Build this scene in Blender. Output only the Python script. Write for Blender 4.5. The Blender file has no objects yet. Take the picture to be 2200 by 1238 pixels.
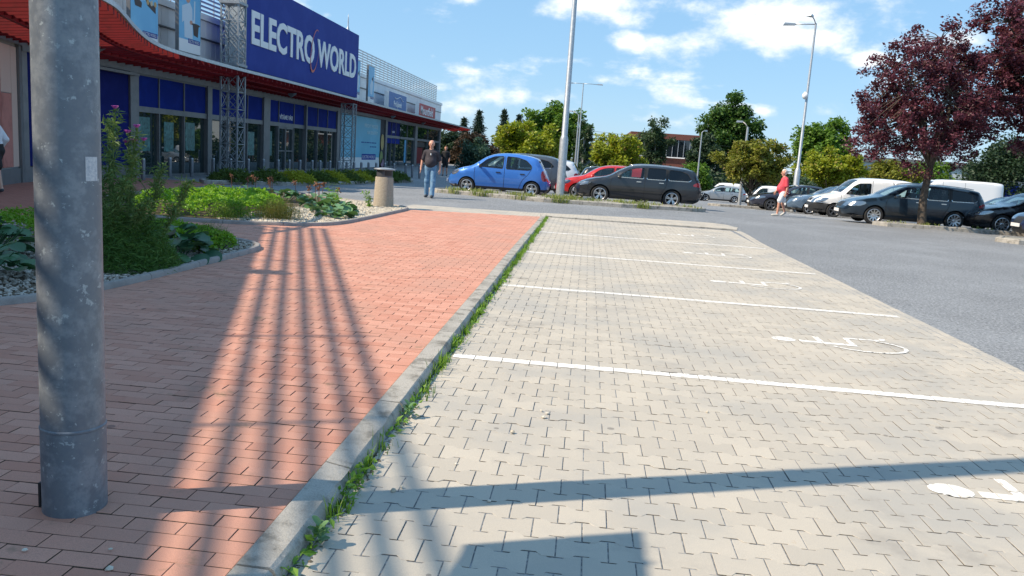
import bpy, bmesh, math, random
import numpy as np
from mathutils import Vector, Matrix
from mathutils.geometry import delaunay_2d_cdt, tessellate_polygon

R = math.radians
SC = bpy.context.scene
COL = SC.collection
rng = random.Random(7)

# ------------------------------------------------------------------ camera
YAW, PITCH, ROLL, CAMH = 0.0831265, 0.1640404, 0.0681690, 1.58297
fwd = Vector((-math.sin(YAW) * math.cos(PITCH), math.cos(YAW) * math.cos(PITCH), -math.sin(PITCH)))
r0 = Vector((math.cos(YAW), math.sin(YAW), 0.0))
u0 = r0.cross(fwd)
rgt = r0 * math.cos(ROLL) + u0 * math.sin(ROLL)
upv = -r0 * math.sin(ROLL) + u0 * math.cos(ROLL)
cd = bpy.data.cameras.new('camera')
cam = bpy.data.objects.new('camera', cd)
COL.objects.link(cam)
cam.matrix_world = Matrix(((rgt.x, upv.x, -fwd.x, 0), (rgt.y, upv.y, -fwd.y, 0),
                           (rgt.z, upv.z, -fwd.z, CAMH), (0, 0, 0, 1)))
cd.sensor_width = 36.0
cd.lens = 1741.185 / 2200 * 36.0
cd.clip_start = 0.05
cd.clip_end = 6000
SC.camera = cam

# ------------------------------------------------------------------ light
SUN_EL = R(44.0)
SUN_AZ = R(21.5)                      # shadows travel along (cos, sin) of this angle
tx, ty = math.cos(SUN_AZ), math.sin(SUN_AZ)
sd = bpy.data.lights.new('sun', 'SUN')
sd.energy = 3.9
sd.angle = R(0.53)
sd.color = (1.0, 0.84, 0.635)
sun = bpy.data.objects.new('sun', sd)
COL.objects.link(sun)
trav = Vector((tx * math.cos(SUN_EL), ty * math.cos(SUN_EL), -math.sin(SUN_EL)))
sun.rotation_euler = trav.to_track_quat('-Z', 'Y').to_euler()

wd = bpy.data.worlds.new('World')
SC.world = wd
wd.use_nodes = True
nt = wd.node_tree
for n in list(nt.nodes):
    nt.nodes.remove(n)


def wn(t, **kw):
    n = nt.nodes.new(t)
    for k, v in kw.items():
        setattr(n, k, v)
    return n


def wmath(op, a, b=None, clamp=False):
    n = wn('ShaderNodeMath', operation=op, use_clamp=clamp)
    for i, v in enumerate((a, b)):
        if v is None:
            continue
        if isinstance(v, (int, float)):
            n.inputs[i].default_value = v
        else:
            nt.links.new(v, n.inputs[i])
    return n.outputs[0]


sky = wn('ShaderNodeTexSky', sky_type='NISHITA')
sky.sun_disc = False
sky.sun_elevation = SUN_EL
# the sun stands opposite to the travel direction of its light
sky.sun_rotation = math.atan2(-tx, -ty)
sky.altitude = 250
sky.air_density = 1.0
sky.dust_density = 0.25
sky.ozone_density = 1.3
tc = wn('ShaderNodeTexCoord')
sep = wn('ShaderNodeSeparateXYZ')
nt.links.new(tc.outputs['Generated'], sep.inputs[0])
X, Y, Z = sep.outputs
az = wmath('ARCTAN2', X, Y)
el = wmath('ARCSINE', Z)
noise = wn('ShaderNodeTexNoise', noise_dimensions='3D')
noise.inputs['Scale'].default_value = 9.0
noise.inputs['Detail'].default_value = 6.0
noise.inputs['Roughness'].default_value = 0.6
mp = wn('ShaderNodeMapping')
mp.inputs['Scale'].default_value = (1, 1, 1.8)
nt.links.new(tc.outputs['Generated'], mp.inputs[0])
nt.links.new(mp.outputs[0], noise.inputs['Vector'])
nf = noise.outputs[0]


def ray_angles(px, py):
    v = fwd * 1741.185 + rgt * (px - 1100) - upv * (py - 619)
    v.normalize()
    return math.atan2(v.x, v.y), math.asin(v.z)


# cumulus banks: direction (picked as picture points), half extents in radians, weight
CLOUDS = [(1640, 60, .125, .048, 1.0), (1740, 20, .115, .040, 1.0), (1500, 95, .075, .026, .9), (1345, 92, .030, .017, .85),
          (1290, 8, .110, .030, .95), (1010, 0, .055, .020, .7), (1060, 210, .062, .026, .8), (1010, 240, .055, .022, .6),
          (1300, 172, .028, .010, .6), (1455, 215, .040, .018, .7), (1450, 262, .055, .020, .62), (1780, 240, .034, .018, .8),
          (1862, 131, .026, .012, .9), (2060, 85, .060, .026, .9), (700, 33, .016, .008, .7), (1640, 238, .022, .012, .7),
          (930, 120, .012, .009, .5), (1010, 128, .012, .006, .5), (1190, 215, .04, .016, .6), (1900, 170, .05, .02, .55)]
dens = None
for px, py, sx, sy, w in CLOUDS:
    a0, e0 = ray_angles(px, py)
    dx = wmath('MULTIPLY', wmath('SUBTRACT', az, a0), math.cos(e0) / sx)
    dy = wmath('MULTIPLY', wmath('SUBTRACT', el, e0), 1 / sy)
    d2 = wmath('ADD', wmath('MULTIPLY', dx, dx), wmath('MULTIPLY', dy, dy))
    g = wmath('MULTIPLY', wmath('SUBTRACT', 1.0, wmath('SQRT', d2)), w)
    dens = g if dens is None else wmath('MAXIMUM', dens, g)
# free-standing fair weather cloud everywhere else; largely unseen, thickened to whiten the ambient light
hgt = wmath('ADD', wmath('MAXIMUM', Z, 0.0), 0.12)
cx = wn('ShaderNodeCombineXYZ')
nt.links.new(wmath('DIVIDE', X, hgt), cx.inputs[0])
nt.links.new(wmath('DIVIDE', Y, hgt), cx.inputs[1])
n2 = wn('ShaderNodeTexNoise', noise_dimensions='3D')
n2.inputs['Scale'].default_value = 1.1
n2.inputs['Detail'].default_value = 5.0
n2.inputs['Roughness'].default_value = 0.58
nt.links.new(cx.outputs[0], n2.inputs['Vector'])
wide = wmath('MULTIPLY', wmath('SUBTRACT', n2.outputs[0], 0.50), 2.5)
dens = wmath('MAXIMUM', dens, wide)
rag = wmath('ADD', dens, wmath('MULTIPLY', wmath('SUBTRACT', nf, 0.52), 3.0))
mr = wn('ShaderNodeMapRange', interpolation_type='SMOOTHSTEP')
mr.inputs[1].default_value = 0.12
mr.inputs[2].default_value = 0.80
nt.links.new(rag, mr.inputs[0])
cov = wmath('MULTIPLY', mr.outputs[0], 0.88)
mixc = wn('ShaderNodeMix', data_type='RGBA')
nt.links.new(cov, mixc.inputs[0])
# gentle lift of the clear sky towards the bright, hazy blue of a summer noon
hz = wn('ShaderNodeMix', data_type='RGBA')
hz.inputs[0].default_value = 0.70
hz.inputs[7].default_value = (1.75, 3.5, 5.5, 1)
nt.links.new(sky.outputs[0], hz.inputs[6])
nt.links.new(hz.outputs[2], mixc.inputs[6])
cc = wn('ShaderNodeMix', data_type='RGBA')
shade = wmath('MULTIPLY', wmath('ADD', wmath('SUBTRACT', nf, 0.45), wmath('MULTIPLY', mr.outputs[0], 0.55)), 1.2, True)
nt.links.new(shade, cc.inputs[0])
cc.inputs[6].default_value = (5.2, 5.9, 6.6, 1)
cc.inputs[7].default_value = (7.7, 7.7, 7.7, 1)
nt.links.new(cc.outputs[2], mixc.inputs[7])
bg = wn('ShaderNodeBackground')
bg.inputs['Strength'].default_value = 0.10
nt.links.new(mixc.outputs[2], bg.inputs['Color'])
wo = wn('ShaderNodeOutputWorld')
nt.links.new(bg.outputs[0], wo.inputs[0])

SC.view_settings.view_transform = 'Standard'
SC.view_settings.look = 'None'
SC.view_settings.gamma = 1.0
SC.view_settings.exposure = 0.78
SC.view_settings.use_curve_mapping = False
SC.render.engine = 'CYCLES'
SC.cycles.max_bounces = 8
SC.cycles.transparent_max_bounces = 16
SC.cycles.caustics_reflective = False
SC.cycles.caustics_refractive = False
SC.cycles.use_denoising = True


# ------------------------------------------------------------------ helpers
def tag(o, label=None, cat=None, group=None, kind=None):
    if label:
        o['label'] = label
    if cat:
        o['category'] = cat
    if group:
        o['group'] = group
    if kind:
        o['kind'] = kind
    return o


def empty(name, loc=(0, 0, 0), rz=0.0):
    o = bpy.data.objects.new(name, None)
    o.empty_display_size = 0.2
    COL.objects.link(o)
    o.location = loc
    o.rotation_euler = (0, 0, rz)
    return o


def link(name, me, parent=None):
    o = bpy.data.objects.new(name, me)
    COL.objects.link(o)
    if parent is not None:
        o.parent = parent
    return o


def copy_tree(o, parent=None):
    c = o.copy()
    COL.objects.link(c)
    c.parent = parent
    for ch in o.children:
        copy_tree(ch, c)
    return c


def fast_mesh(name, verts, faces, mats, mat_idx=None, smooth=False):
    """verts (n,3) array, faces (m,k) array of equal sized polygons"""
    verts = np.asarray(verts, np.float32)
    faces = np.asarray(faces, np.int32)
    m, k = faces.shape
    me = bpy.data.meshes.new(name)
    me.vertices.add(len(verts))
    me.vertices.foreach_set('co', verts.ravel())
    me.loops.add(m * k)
    me.loops.foreach_set('vertex_index', faces.ravel())
    me.polygons.add(m)
    me.polygons.foreach_set('loop_start', np.arange(0, m * k, k, dtype=np.int32))
    me.polygons.foreach_set('loop_total', np.full(m, k, np.int32))
    if mat_idx is not None:
        me.polygons.foreach_set('material_index', np.asarray(mat_idx, np.int32))
    me.polygons.foreach_set('use_smooth', np.full(m, smooth, bool))
    for mt in (mats if isinstance(mats, (list, tuple)) else [mats]):
        me.materials.append(mt)
    me.update(calc_edges=True)
    return me


class MB:
    def __init__(s):
        s.v, s.f, s.m = [], [], []

    def add(s, vs, fs, m=0):
        b = len(s.v)
        s.v += [tuple(v) for v in vs]
        for f in fs:
            s.f.append(tuple(i + b for i in f))
            s.m.append(m)
        return s

    def box(s, x0, x1, y0, y1, z0, z1, m=0):
        vs = [(x0, y0, z0), (x1, y0, z0), (x1, y1, z0), (x0, y1, z0), (x0, y0, z1), (x1, y0, z1), (x1, y1, z1), (x0, y1, z1)]
        return s.add(vs, [(0, 3, 2, 1), (4, 5, 6, 7), (0, 1, 5, 4), (1, 2, 6, 5), (2, 3, 7, 6), (3, 0, 4, 7)], m)

    def cbox(s, x0, x1, y0, y1, z0, z1, c, m=0):
        """box with chamfered top edges"""
        vs = [(x0, y0, z0), (x1, y0, z0), (x1, y1, z0), (x0, y1, z0), (x0, y0, z1 - c), (x1, y0, z1 - c), (x1, y1, z1 - c), (x0, y1, z1 - c),
              (x0 + c, y0 + c, z1), (x1 - c, y0 + c, z1), (x1 - c, y1 - c, z1), (x0 + c, y1 - c, z1)]
        fs = [(0, 3, 2, 1), (8, 9, 10, 11)]
        for i in range(4):
            j = (i + 1) % 4
            fs += [(i, j, j + 4, i + 4), (i + 4, j + 4, j + 8, i + 8)]
        return s.add(vs, fs, m)

    def quad(s, a, b, c, d, m=0):
        return s.add([a, b, c, d], [(0, 1, 2, 3)], m)

    def tube(s, pts, rad, n=8, m=0, cap=True):
        pts = [Vector(p) for p in pts]
        if isinstance(rad, (int, float)):
            rad = [rad] * len(pts)
        rings = []
        prev = None
        for i, p in enumerate(pts):
            if i == 0:
                d = pts[1] - p
            elif i == len(pts) - 1:
                d = p - pts[i - 1]
            else:
                d = (pts[i + 1] - pts[i - 1])
            d.normalize()
            if prev is None:
                a = Vector((0, 0, 1)) if abs(d.z) < 0.9 else Vector((1, 0, 0))
                x = d.cross(a).normalized()
            else:
                x = (prev - d * prev.dot(d)).normalized()
            prev = x
            y = d.cross(x)
            rings.append([p + (x * math.cos(2 * math.pi * k / n) + y * math.sin(2 * math.pi * k / n)) * rad[i] for k in range(n)])
        vs = [v for r in rings for v in r]
        fs = []
        for i in range(len(pts) - 1):
            for k in range(n):
                k2 = (k + 1) % n
                fs.append((i * n + k, i * n + k2, (i + 1) * n + k2, (i + 1) * n + k))
        if cap:
            fs.append(tuple(range(n))[::-1])
            fs.append(tuple(range((len(pts) - 1) * n, len(pts) * n)))
        return s.add(vs, fs, m)

    def bar(s, a, b, w, h, m=0, up=(0, 0, 1)):
        """square bar from a to b, w wide, h high"""
        a, b = Vector(a), Vector(b)
        d = (b - a).normalized()
        u = Vector(up)
        if abs(d.dot(u)) > 0.95:
            u = Vector((1, 0, 0))
        x = d.cross(u).normalized() * (w / 2)
        y = x.cross(d).normalized() * (h / 2)
        vs = [a - x - y, a + x - y, a + x + y, a - x + y, b - x - y, b + x - y, b + x + y, b - x + y]
        return s.add(vs, [(0, 1, 2, 3), (7, 6, 5, 4), (0, 4, 5, 1), (1, 5, 6, 2), (2, 6, 7, 3), (3, 7, 4, 0)], m)

    def lathe(s, prof, c=(0, 0, 0), n=24, m=0, caps=True):
        vs, fs = [], []
        for r, z in prof:
            for k in range(n):
                a = 2 * math.pi * k / n
                vs.append((c[0] + r * math.cos(a), c[1] + r * math.sin(a), c[2] + z))
        for i in range(len(prof) - 1):
            for k in range(n):
                k2 = (k + 1) % n
                fs.append((i * n + k, i * n + k2, (i + 1) * n + k2, (i + 1) * n + k))
        if caps:
            fs.append(tuple(range(n))[::-1])
            fs.append(tuple(range((len(prof) - 1) * n, len(prof) * n)))
        return s.add(vs, fs, m)

    def prism(s, poly, z0, z1, m=0):
        n = len(poly)
        vs = [(p[0], p[1], z0) for p in poly] + [(p[0], p[1], z1) for p in poly]
        tris = tessellate_polygon([[Vector((p[0], p[1], 0)) for p in poly]])
        fs = []
        area = sum(poly[i][0] * poly[(i + 1) % n][1] - poly[(i + 1) % n][0] * poly[i][1] for i in range(n))
        for t in tris:
            a, b, c_ = [Vector((poly[i][0], poly[i][1], 0)) for i in t]
            if (b - a).cross(c_ - a).z < 0:
                t = t[::-1]
            fs.append(tuple(i + n for i in t))
        for i in range(n):
            j = (i + 1) % n
            fs.append((i, j, j + n, i + n) if area > 0 else (j, i, i + n, j + n))
        return s.add(vs, fs, m)

    def build(s, name, mats, parent=None, smooth=False, weld=False, rel=True):
        me = bpy.data.meshes.new(name)
        off = Vector((0, 0, 0))
        if parent is not None and rel:
            p = parent
            while p is not None:
                off += p.location
                p = p.parent
        me.from_pydata([(v[0] - off.x, v[1] - off.y, v[2] - off.z) for v in s.v], [], s.f)
        if not isinstance(mats, (list, tuple)):
            mats = [mats]
        for mt in mats:
            me.materials.append(mt)
        me.polygons.foreach_set('material_index', s.m)
        if smooth:
            me.polygons.foreach_set('use_smooth', [True] * len(s.f))
        if weld:
            bm = bmesh.new()
            bm.from_mesh(me)
            bmesh.ops.remove_doubles(bm, verts=bm.verts, dist=1e-4)
            bmesh.ops.recalc_face_normals(bm, faces=bm.faces)
            bm.to_mesh(me)
            bm.free()
        me.update()
        if smooth and isinstance(smooth, float):
            try:
                me.set_sharp_from_angle(angle=smooth)
            except Exception:
                pass
        return link(name, me, parent)


def smooth01(a, b, x):
    t = min(1.0, max(0.0, (x - a) / (b - a)))
    return t * t * (3 - 2 * t)


def gz(x, y):
    """height of the car park ground: flat by the bays and the shop, falling away behind the islands"""
    d = min(max(0.0, y - 28.5), 55.0)
    return .06 * smooth01(22, 28, y) * (1 - smooth01(3, 7, x)) * smooth01(-8, -5, x) - .033 * d * (d / (d + 1.5)) * smooth01(-9, -3, x)


def rz(y):
    """height of the red paving, lowered to the road at its far end"""
    return .055 - .045 * smooth01(13, 20, y)


def clip(poly, a, b, c):
    """keep the part of poly with a*x+b*y<=c"""
    out = []
    for i in range(len(poly)):
        p, q = poly[i], poly[(i + 1) % len(poly)]
        dp, dq = a * p[0] + b * p[1] - c, a * q[0] + b * q[1] - c
        if dp <= 0:
            out.append(p)
        if dp * dq < 0:
            t = dp / (dp - dq)
            out.append((p[0] + (q[0] - p[0]) * t, p[1] + (q[1] - p[1]) * t))
    return out


def clip_convex(poly, cl):
    """clip poly by the counter-clockwise convex polygon cl"""
    n = len(cl)
    for i in range(n):
        if len(poly) < 3:
            return []
        (x0, y0), (x1, y1) = cl[i], cl[(i + 1) % n]
        a, b = y1 - y0, -(x1 - x0)
        poly = clip(poly, a, b, a * x0 + b * y0)
    return poly if len(poly) >= 3 else []


def inside(poly, x, y):
    c = False
    n = len(poly)
    j = n - 1
    for i in range(n):
        xi, yi = poly[i][0], poly[i][1]
        xj, yj = poly[j][0], poly[j][1]
        if (yi > y) != (yj > y) and x < (xj - xi) * (y - yi) / (yj - yi) + xi:
            c = not c
        j = i
    return c


def chaikin(pts, it=2, closed=False):
    for _ in range(it):
        out = []
        n = len(pts)
        if not closed:
            out.append(pts[0])
        for i in range(n if closed else n - 1):
            p, q = pts[i], pts[(i + 1) % n]
            out.append(tuple(a * .75 + b * .25 for a, b in zip(p, q)))
            out.append(tuple(a * .25 + b * .75 for a, b in zip(p, q)))
        if not closed:
            out.append(pts[-1])
        pts = out
    return pts


def resample(pts, step):
    out = [pts[0]]
    acc = 0.0
    for i in range(len(pts) - 1):
        p, q = pts[i], pts[i + 1]
        L = math.dist(p, q)
        if L < 1e-9:
            continue
        d = step - acc
        while d <= L:
            t = d / L
            out.append(tuple(a + (b - a) * t for a, b in zip(p, q)))
            d += step
        acc = L - (d - step)
    if math.dist(out[-1], pts[-1]) > step * .3:
        out.append(pts[-1])
    else:
        out[-1] = pts[-1]
    return out


# ------------------------------------------------------------------ materials
MATS = {}


def mat(name, color=(.5, .5, .5), rough=.6, metal=0.0, spec=.5, coat=0.0, coat_rough=.05, ior=1.5,
        var=0.0, var_col=None, noise_col=None, noise_scale=3.0, noise_lo=.45, noise_hi=.65, bump=0.0, bump_scale=60.0,
        speck=None, speck_scale=300.0, speck_amt=.4, rough_var=0.0, emit=0.0, alpha=1.0, stain=None, coords='pos', blotch=None, dots=None):
    if name in MATS:
        return MATS[name]
    m = bpy.data.materials.new(name)
    m.use_nodes = True
    t = m.node_tree
    b = t.nodes['Principled BSDF']
    MATS[name] = m
    b.inputs['Roughness'].default_value = rough
    b.inputs['Metallic'].default_value = metal
    b.inputs['Specular IOR Level'].default_value = spec
    b.inputs['IOR'].default_value = ior
    b.inputs['Coat Weight'].default_value = coat
    b.inputs['Coat Roughness'].default_value = coat_rough
    if emit:
        b.inputs['Emission Color'].default_value = (*color, 1)
        b.inputs['Emission Strength'].default_value = emit
    if coords == 'pos':
        geo = t.nodes.new('ShaderNodeNewGeometry')
        P = geo.outputs['Position']
    else:
        P = t.nodes.new('ShaderNodeTexCoord').outputs['Object']
    col = None

    def mixer(fac, a, c2, mode='MIX'):
        n = t.nodes.new('ShaderNodeMix')
        n.data_type = 'RGBA'
        n.blend_type = mode
        if isinstance(fac, (int, float)):
            n.inputs[0].default_value = fac
        else:
            t.links.new(fac, n.inputs[0])
        for i, v in ((6, a), (7, c2)):
            if isinstance(v, tuple):
                n.inputs[i].default_value = (*v[:3], 1)
            else:
                t.links.new(v, n.inputs[i])
        return n.outputs[2]

    def noi(scale, detail=4, rough_=.6):
        n = t.nodes.new('ShaderNodeTexNoise')
        n.inputs['Scale'].default_value = scale
        n.inputs['Detail'].default_value = detail
        n.inputs['Roughness'].default_value = rough_
        t.links.new(P, n.inputs['Vector'])
        return n.outputs[0]

    def ramp(v, lo, hi):
        n = t.nodes.new('ShaderNodeMapRange')
        n.interpolation_type = 'SMOOTHSTEP'
        n.inputs[1].default_value = lo
        n.inputs[2].default_value = hi
        t.links.new(v, n.inputs[0])
        return n.outputs[0]

    cur = tuple(color)
    if var_col is not None:
        oi = t.nodes.new('ShaderNodeObjectInfo')
        g2 = t.nodes.new('ShaderNodeNewGeometry')
        ad = t.nodes.new('ShaderNodeMath')
        ad.operation = 'ADD'
        t.links.new(oi.outputs['Random'], ad.inputs[0])
        t.links.new(g2.outputs['Random Per Island'], ad.inputs[1])
        fr = t.nodes.new('ShaderNodeMath')
        fr.operation = 'FRACT'
        t.links.new(ad.outputs[0], fr.inputs[0])
        cur = mixer(fr.outputs[0], cur, tuple(var_col))
    if noise_col is not None:
        cur = mixer(ramp(noi(noise_scale, 6), noise_lo, noise_hi), cur, tuple(noise_col))
    if stain is not None:
        sc_, sl_, sh_, c_ = stain
        cur = mixer(ramp(noi(sc_, 8, .7), sl_, sh_), cur, tuple(c_))
    if blotch is not None:
        sc_, sl_, sh_, c_ = blotch
        cur = mixer(ramp(noi(sc_, 5, .75), sl_, sh_), cur, tuple(c_))
    if dots is not None:
        vo = t.nodes.new('ShaderNodeTexVoronoi')
        vo.inputs['Scale'].default_value = dots[0]
        t.links.new(P, vo.inputs['Vector'])
        sp = t.nodes.new('ShaderNodeSeparateColor')
        t.links.new(vo.outputs['Color'], sp.inputs[0])
        rd = t.nodes.new('ShaderNodeMath')
        rd.operation = 'MULTIPLY'
        rd.inputs[1].default_value = dots[1]
        t.links.new(sp.outputs[0], rd.inputs[0])
        lt = t.nodes.new('ShaderNodeMath')
        lt.operation = 'LESS_THAN'
        t.links.new(vo.outputs['Distance'], lt.inputs[0])
        t.links.new(rd.outputs[0], lt.inputs[1])
        fd = t.nodes.new('ShaderNodeMath')
        fd.operation = 'MULTIPLY'
        fd.inputs[1].default_value = .75
        t.links.new(lt.outputs[0], fd.inputs[0])
        cur = mixer(fd.outputs[0], cur, tuple(dots[2]))
    if speck is not None:
        n = ramp(noi(speck_scale, 2, .8), .40, .68)
        ml = t.nodes.new('ShaderNodeMath')
        ml.operation = 'MULTIPLY'
        ml.inputs[1].default_value = speck_amt
        t.links.new(n, ml.inputs[0])
        cur = mixer(ml.outputs[0], cur, tuple(speck))
    if isinstance(cur, tuple):
        b.inputs['Base Color'].default_value = (*cur, 1)
    else:
        t.links.new(cur, b.inputs['Base Color'])
    if rough_var:
        n = t.nodes.new('ShaderNodeMapRange')
        n.inputs[3].default_value = max(0, rough - rough_var)
        n.inputs[4].default_value = min(1, rough + rough_var)
        t.links.new(noi(noise_scale * 2, 5), n.inputs[0])
        t.links.new(n.outputs[0], b.inputs['Roughness'])
    if bump:
        bn = t.nodes.new('ShaderNodeBump')
        bn.inputs['Strength'].default_value = bump
        bn.inputs['Distance'].default_value = .01
        t.links.new(noi(bump_scale, 4, .7), bn.inputs['Height'])
        t.links.new(bn.outputs[0], b.inputs['Normal'])
    return m


def leaf_mat(name, c1, c2, trans=.35, rough=.5, c3=None):
    if name in MATS:
        return MATS[name]
    m = bpy.data.materials.new(name)
    MATS[name] = m
    m.use_nodes = True
    t = m.node_tree
    b = t.nodes['Principled BSDF']
    out = t.nodes['Material Output']
    g = t.nodes.new('ShaderNodeNewGeometry')
    oi = t.nodes.new('ShaderNodeObjectInfo')
    ad = t.nodes.new('ShaderNodeMath')
    ad.operation = 'ADD'
    fr = t.nodes.new('ShaderNodeMath')
    fr.operation = 'FRACT'
    t.links.new(g.outputs['Random Per Island'], ad.inputs[0])
    t.links.new(oi.outputs['Random'], ad.inputs[1])
    t.links.new(ad.outputs[0], fr.inputs[0])
    r = t.nodes.new('ShaderNodeValToRGB')
    r.color_ramp.elements[0].color = (*c1, 1)
    r.color_ramp.elements[1].color = (*c2, 1)
    if c3:
        e = r.color_ramp.elements.new(.86)
        e.color = (*c2, 1)
        r.color_ramp.elements[2].color = (*c3, 1)
    t.links.new(fr.outputs[0], r.inputs[0])
    t.links.new(r.outputs[0], b.inputs['Base Color'])
    b.inputs['Roughness'].default_value = rough
    b.inputs['Specular IOR Level'].default_value = .35
    tr = t.nodes.new('ShaderNodeBsdfTranslucent')
    mx = t.nodes.new('ShaderNodeMix')
    mx.data_type = 'RGBA'
    mx.blend_type = 'MULTIPLY'
    mx.inputs[0].default_value = 1.0
    t.links.new(r.outputs[0], mx.inputs[6])
    mx.inputs[7].default_value = (1.5, 1.5, .9, 1)
    t.links.new(mx.outputs[2], tr.inputs[0])
    ms = t.nodes.new('ShaderNodeMixShader')
    ms.inputs[0].default_value = trans
    t.links.new(b.outputs[0], ms.inputs[1])
    t.links.new(tr.outputs[0], ms.inputs[2])
    t.links.new(ms.outputs[0], out.inputs[0])
    return m


def glass_mat(name, tint, opaque, rough=.02, ior=1.5):
    """window glass: Fresnel mirror over a partly see-through tinted pane"""
    if name in MATS:
        return MATS[name]
    m = bpy.data.materials.new(name)
    MATS[name] = m
    m.use_nodes = True
    t = m.node_tree
    for n in list(t.nodes):
        t.nodes.remove(n)
    out = t.nodes.new('ShaderNodeOutputMaterial')
    tr = t.nodes.new('ShaderNodeBsdfTransparent')
    tr.inputs[0].default_value = (*tint, 1)
    df = t.nodes.new('ShaderNodeBsdfDiffuse')
    df.inputs[0].default_value = (tint[0] * .06, tint[1] * .06, tint[2] * .06, 1)
    m1 = t.nodes.new('ShaderNodeMixShader')
    m1.inputs[0].default_value = opaque
    t.links.new(tr.outputs[0], m1.inputs[1])
    t.links.new(df.outputs[0], m1.inputs[2])
    gl = t.nodes.new('ShaderNodeBsdfGlossy')
    gl.inputs['Roughness'].default_value = rough
    gl.inputs[0].default_value = (.95, .97, 1, 1)
    fr = t.nodes.new('ShaderNodeFresnel')
    fr.inputs[0].default_value = ior
    m2 = t.nodes.new('ShaderNodeMixShader')
    t.links.new(fr.outputs[0], m2.inputs[0])
    t.links.new(m1.outputs[0], m2.inputs[1])
    t.links.new(gl.outputs[0], m2.inputs[2])
    t.links.new(m2.outputs[0], out.inputs[0])
    return m


M_ASPH = mat('asphalt', (.125, .135, .149), .85, speck=(.37, .385, .405), speck_scale=32, speck_amt=.85, blotch=(9, .54, .62, (.105, .115, .13)), noise_col=(.20, .215, .235),
             noise_scale=.35, noise_lo=.4, noise_hi=.7, bump=.6, bump_scale=120, stain=(1.3, .58, .75, (.125, .133, .145)))
M_SOILJ = mat('joint_sand', (.085, .068, .048), .95, speck=(.2, .17, .12), speck_scale=200)
M_GREYP = mat('grey_concrete_paver', (.44, .405, .35), .85, var_col=(.52, .475, .405), noise_col=(.39, .375, .345), noise_scale=.8,
              speck=(.34, .32, .29), speck_scale=260, speck_amt=.5, bump=.25, bump_scale=200, stain=(.9, .55, .72, (.31, .29, .262)), blotch=(5.5, .66, .74, (.44, .32, .19)), dots=(3.3, .085, (.15, .14, .13)))
M_REDP = mat('red_concrete_paver', (.53, .235, .165), .85, var_col=(.65, .335, .25), noise_col=(.53, .28, .21), noise_scale=.9,
             speck=(.36, .185, .14), speck_scale=240, speck_amt=.55, bump=.3, bump_scale=180, stain=(1.9, .57, .78, (.30, .185, .14)), blotch=(3.2, .60, .74, (.27, .18, .115)), dots=(3.0, .085, (.16, .09, .075)))
M_KERB = mat('kerb_concrete', (.43, .41, .375), .9, noise_col=(.33, .315, .285), noise_scale=5, speck=(.2, .19, .17), speck_scale=160,
             speck_amt=.5, bump=.5, bump_scale=70, stain=(6, .48, .66, (.175, .165, .145)), dots=(9, .1, (.13, .125, .115)))
M_PAINT = mat('white_road_paint', (.88, .87, .85), .75, noise_col=(.74, .725, .69), noise_scale=9, noise_lo=.45, noise_hi=.65,
              speck=(.50, .48, .44), speck_scale=160, speck_amt=.45, stain=(16, .52, .62, (.56, .53, .475)))
M_GROUND = mat('dry_grass_ground', (.085, .105, .035), .95, noise_col=(.13, .115, .06), noise_scale=.3, bump=.5, bump_scale=12)
M_GALV = mat('galvanised_steel', (.17, .193, .225), .50, metal=.35, noise_col=(.245, .272, .305), noise_scale=11, noise_lo=.44, noise_hi=.60,
             stain=(26, .60, .64, (.40, .45, .48)), rough_var=.10, speck=(.12, .15, .20), speck_scale=45, speck_amt=.35)

# ================================================================== ground
def sheet(name, x0, x1, y0, y1, step, zoff, m, hole=None):
    nx, ny = max(1, int((x1 - x0) / step)), max(1, int((y1 - y0) / step))
    vs, fs = [], []
    for j in range(ny + 1):
        for i in range(nx + 1):
            x, y = x0 + (x1 - x0) * i / nx, y0 + (y1 - y0) * j / ny
            vs.append((x, y, gz(x, y) + zoff))
    for j in range(ny):
        for i in range(nx):
            a = j * (nx + 1) + i
            fs.append((a, a + 1, a + nx + 2, a + nx + 1))
    me = fast_mesh(name, vs, fs, m, smooth=True)
    return link(name, me)


g = sheet('ground', -1500, 1500, -600, 2400, 20, -.16, M_GROUND)
tag(g, kind='structure')
a = sheet('asphalt_road', -60, 70, -8, 112, 1.0, -.004, M_ASPH)
tag(a, kind='structure')

# -------- beds: outlines measured on the ground
BED_A = [(-6.6, 4.9), (-5.4, 5.55), (-4.78, 6.15), (-4.5, 6.9), (-4.42, 8.0), (-4.40, 9.3), (-4.37, 10.3), (-4.42, 10.75), (-4.62, 11.05),
         (-5.0, 11.3), (-6.2, 11.75), (-8.0, 12.2), (-8.6, 10.4), (-8.3, 7.5), (-7.6, 5.6)]
BED_B = [(-9.2, 13.2), (-7.4, 13.35), (-6.2, 13.5), (-5.4, 13.85), (-4.85, 14.25), (-4.58, 14.8), (-4.52, 16.2), (-4.48, 18.5), (-4.42, 20.0),
         (-4.55, 20.5), (-5.0, 20.85), (-6.6, 21.7), (-8.3, 22.9), (-10.2, 23.6), (-10.9, 20.5), (-10.6, 16)]
BED_A = resample(chaikin(BED_A + [BED_A[0]], 2), .25)[:-1]
BED_B = resample(chaikin(BED_B + [BED_B[0]], 2), .25)[:-1]
M_SOIL = mat('bed_soil', (.10, .075, .05), .95, speck=(.2, .16, .11), speck_scale=60, bump=.6, bump_scale=40)
M_EDGE = mat('edging_concrete', (.34, .315, .30), .9, noise_col=(.27, .25, .24), noise_scale=6, speck=(.2, .18, .17), speck_scale=150,
             speck_amt=.4, bump=.4, bump_scale=80)


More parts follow.
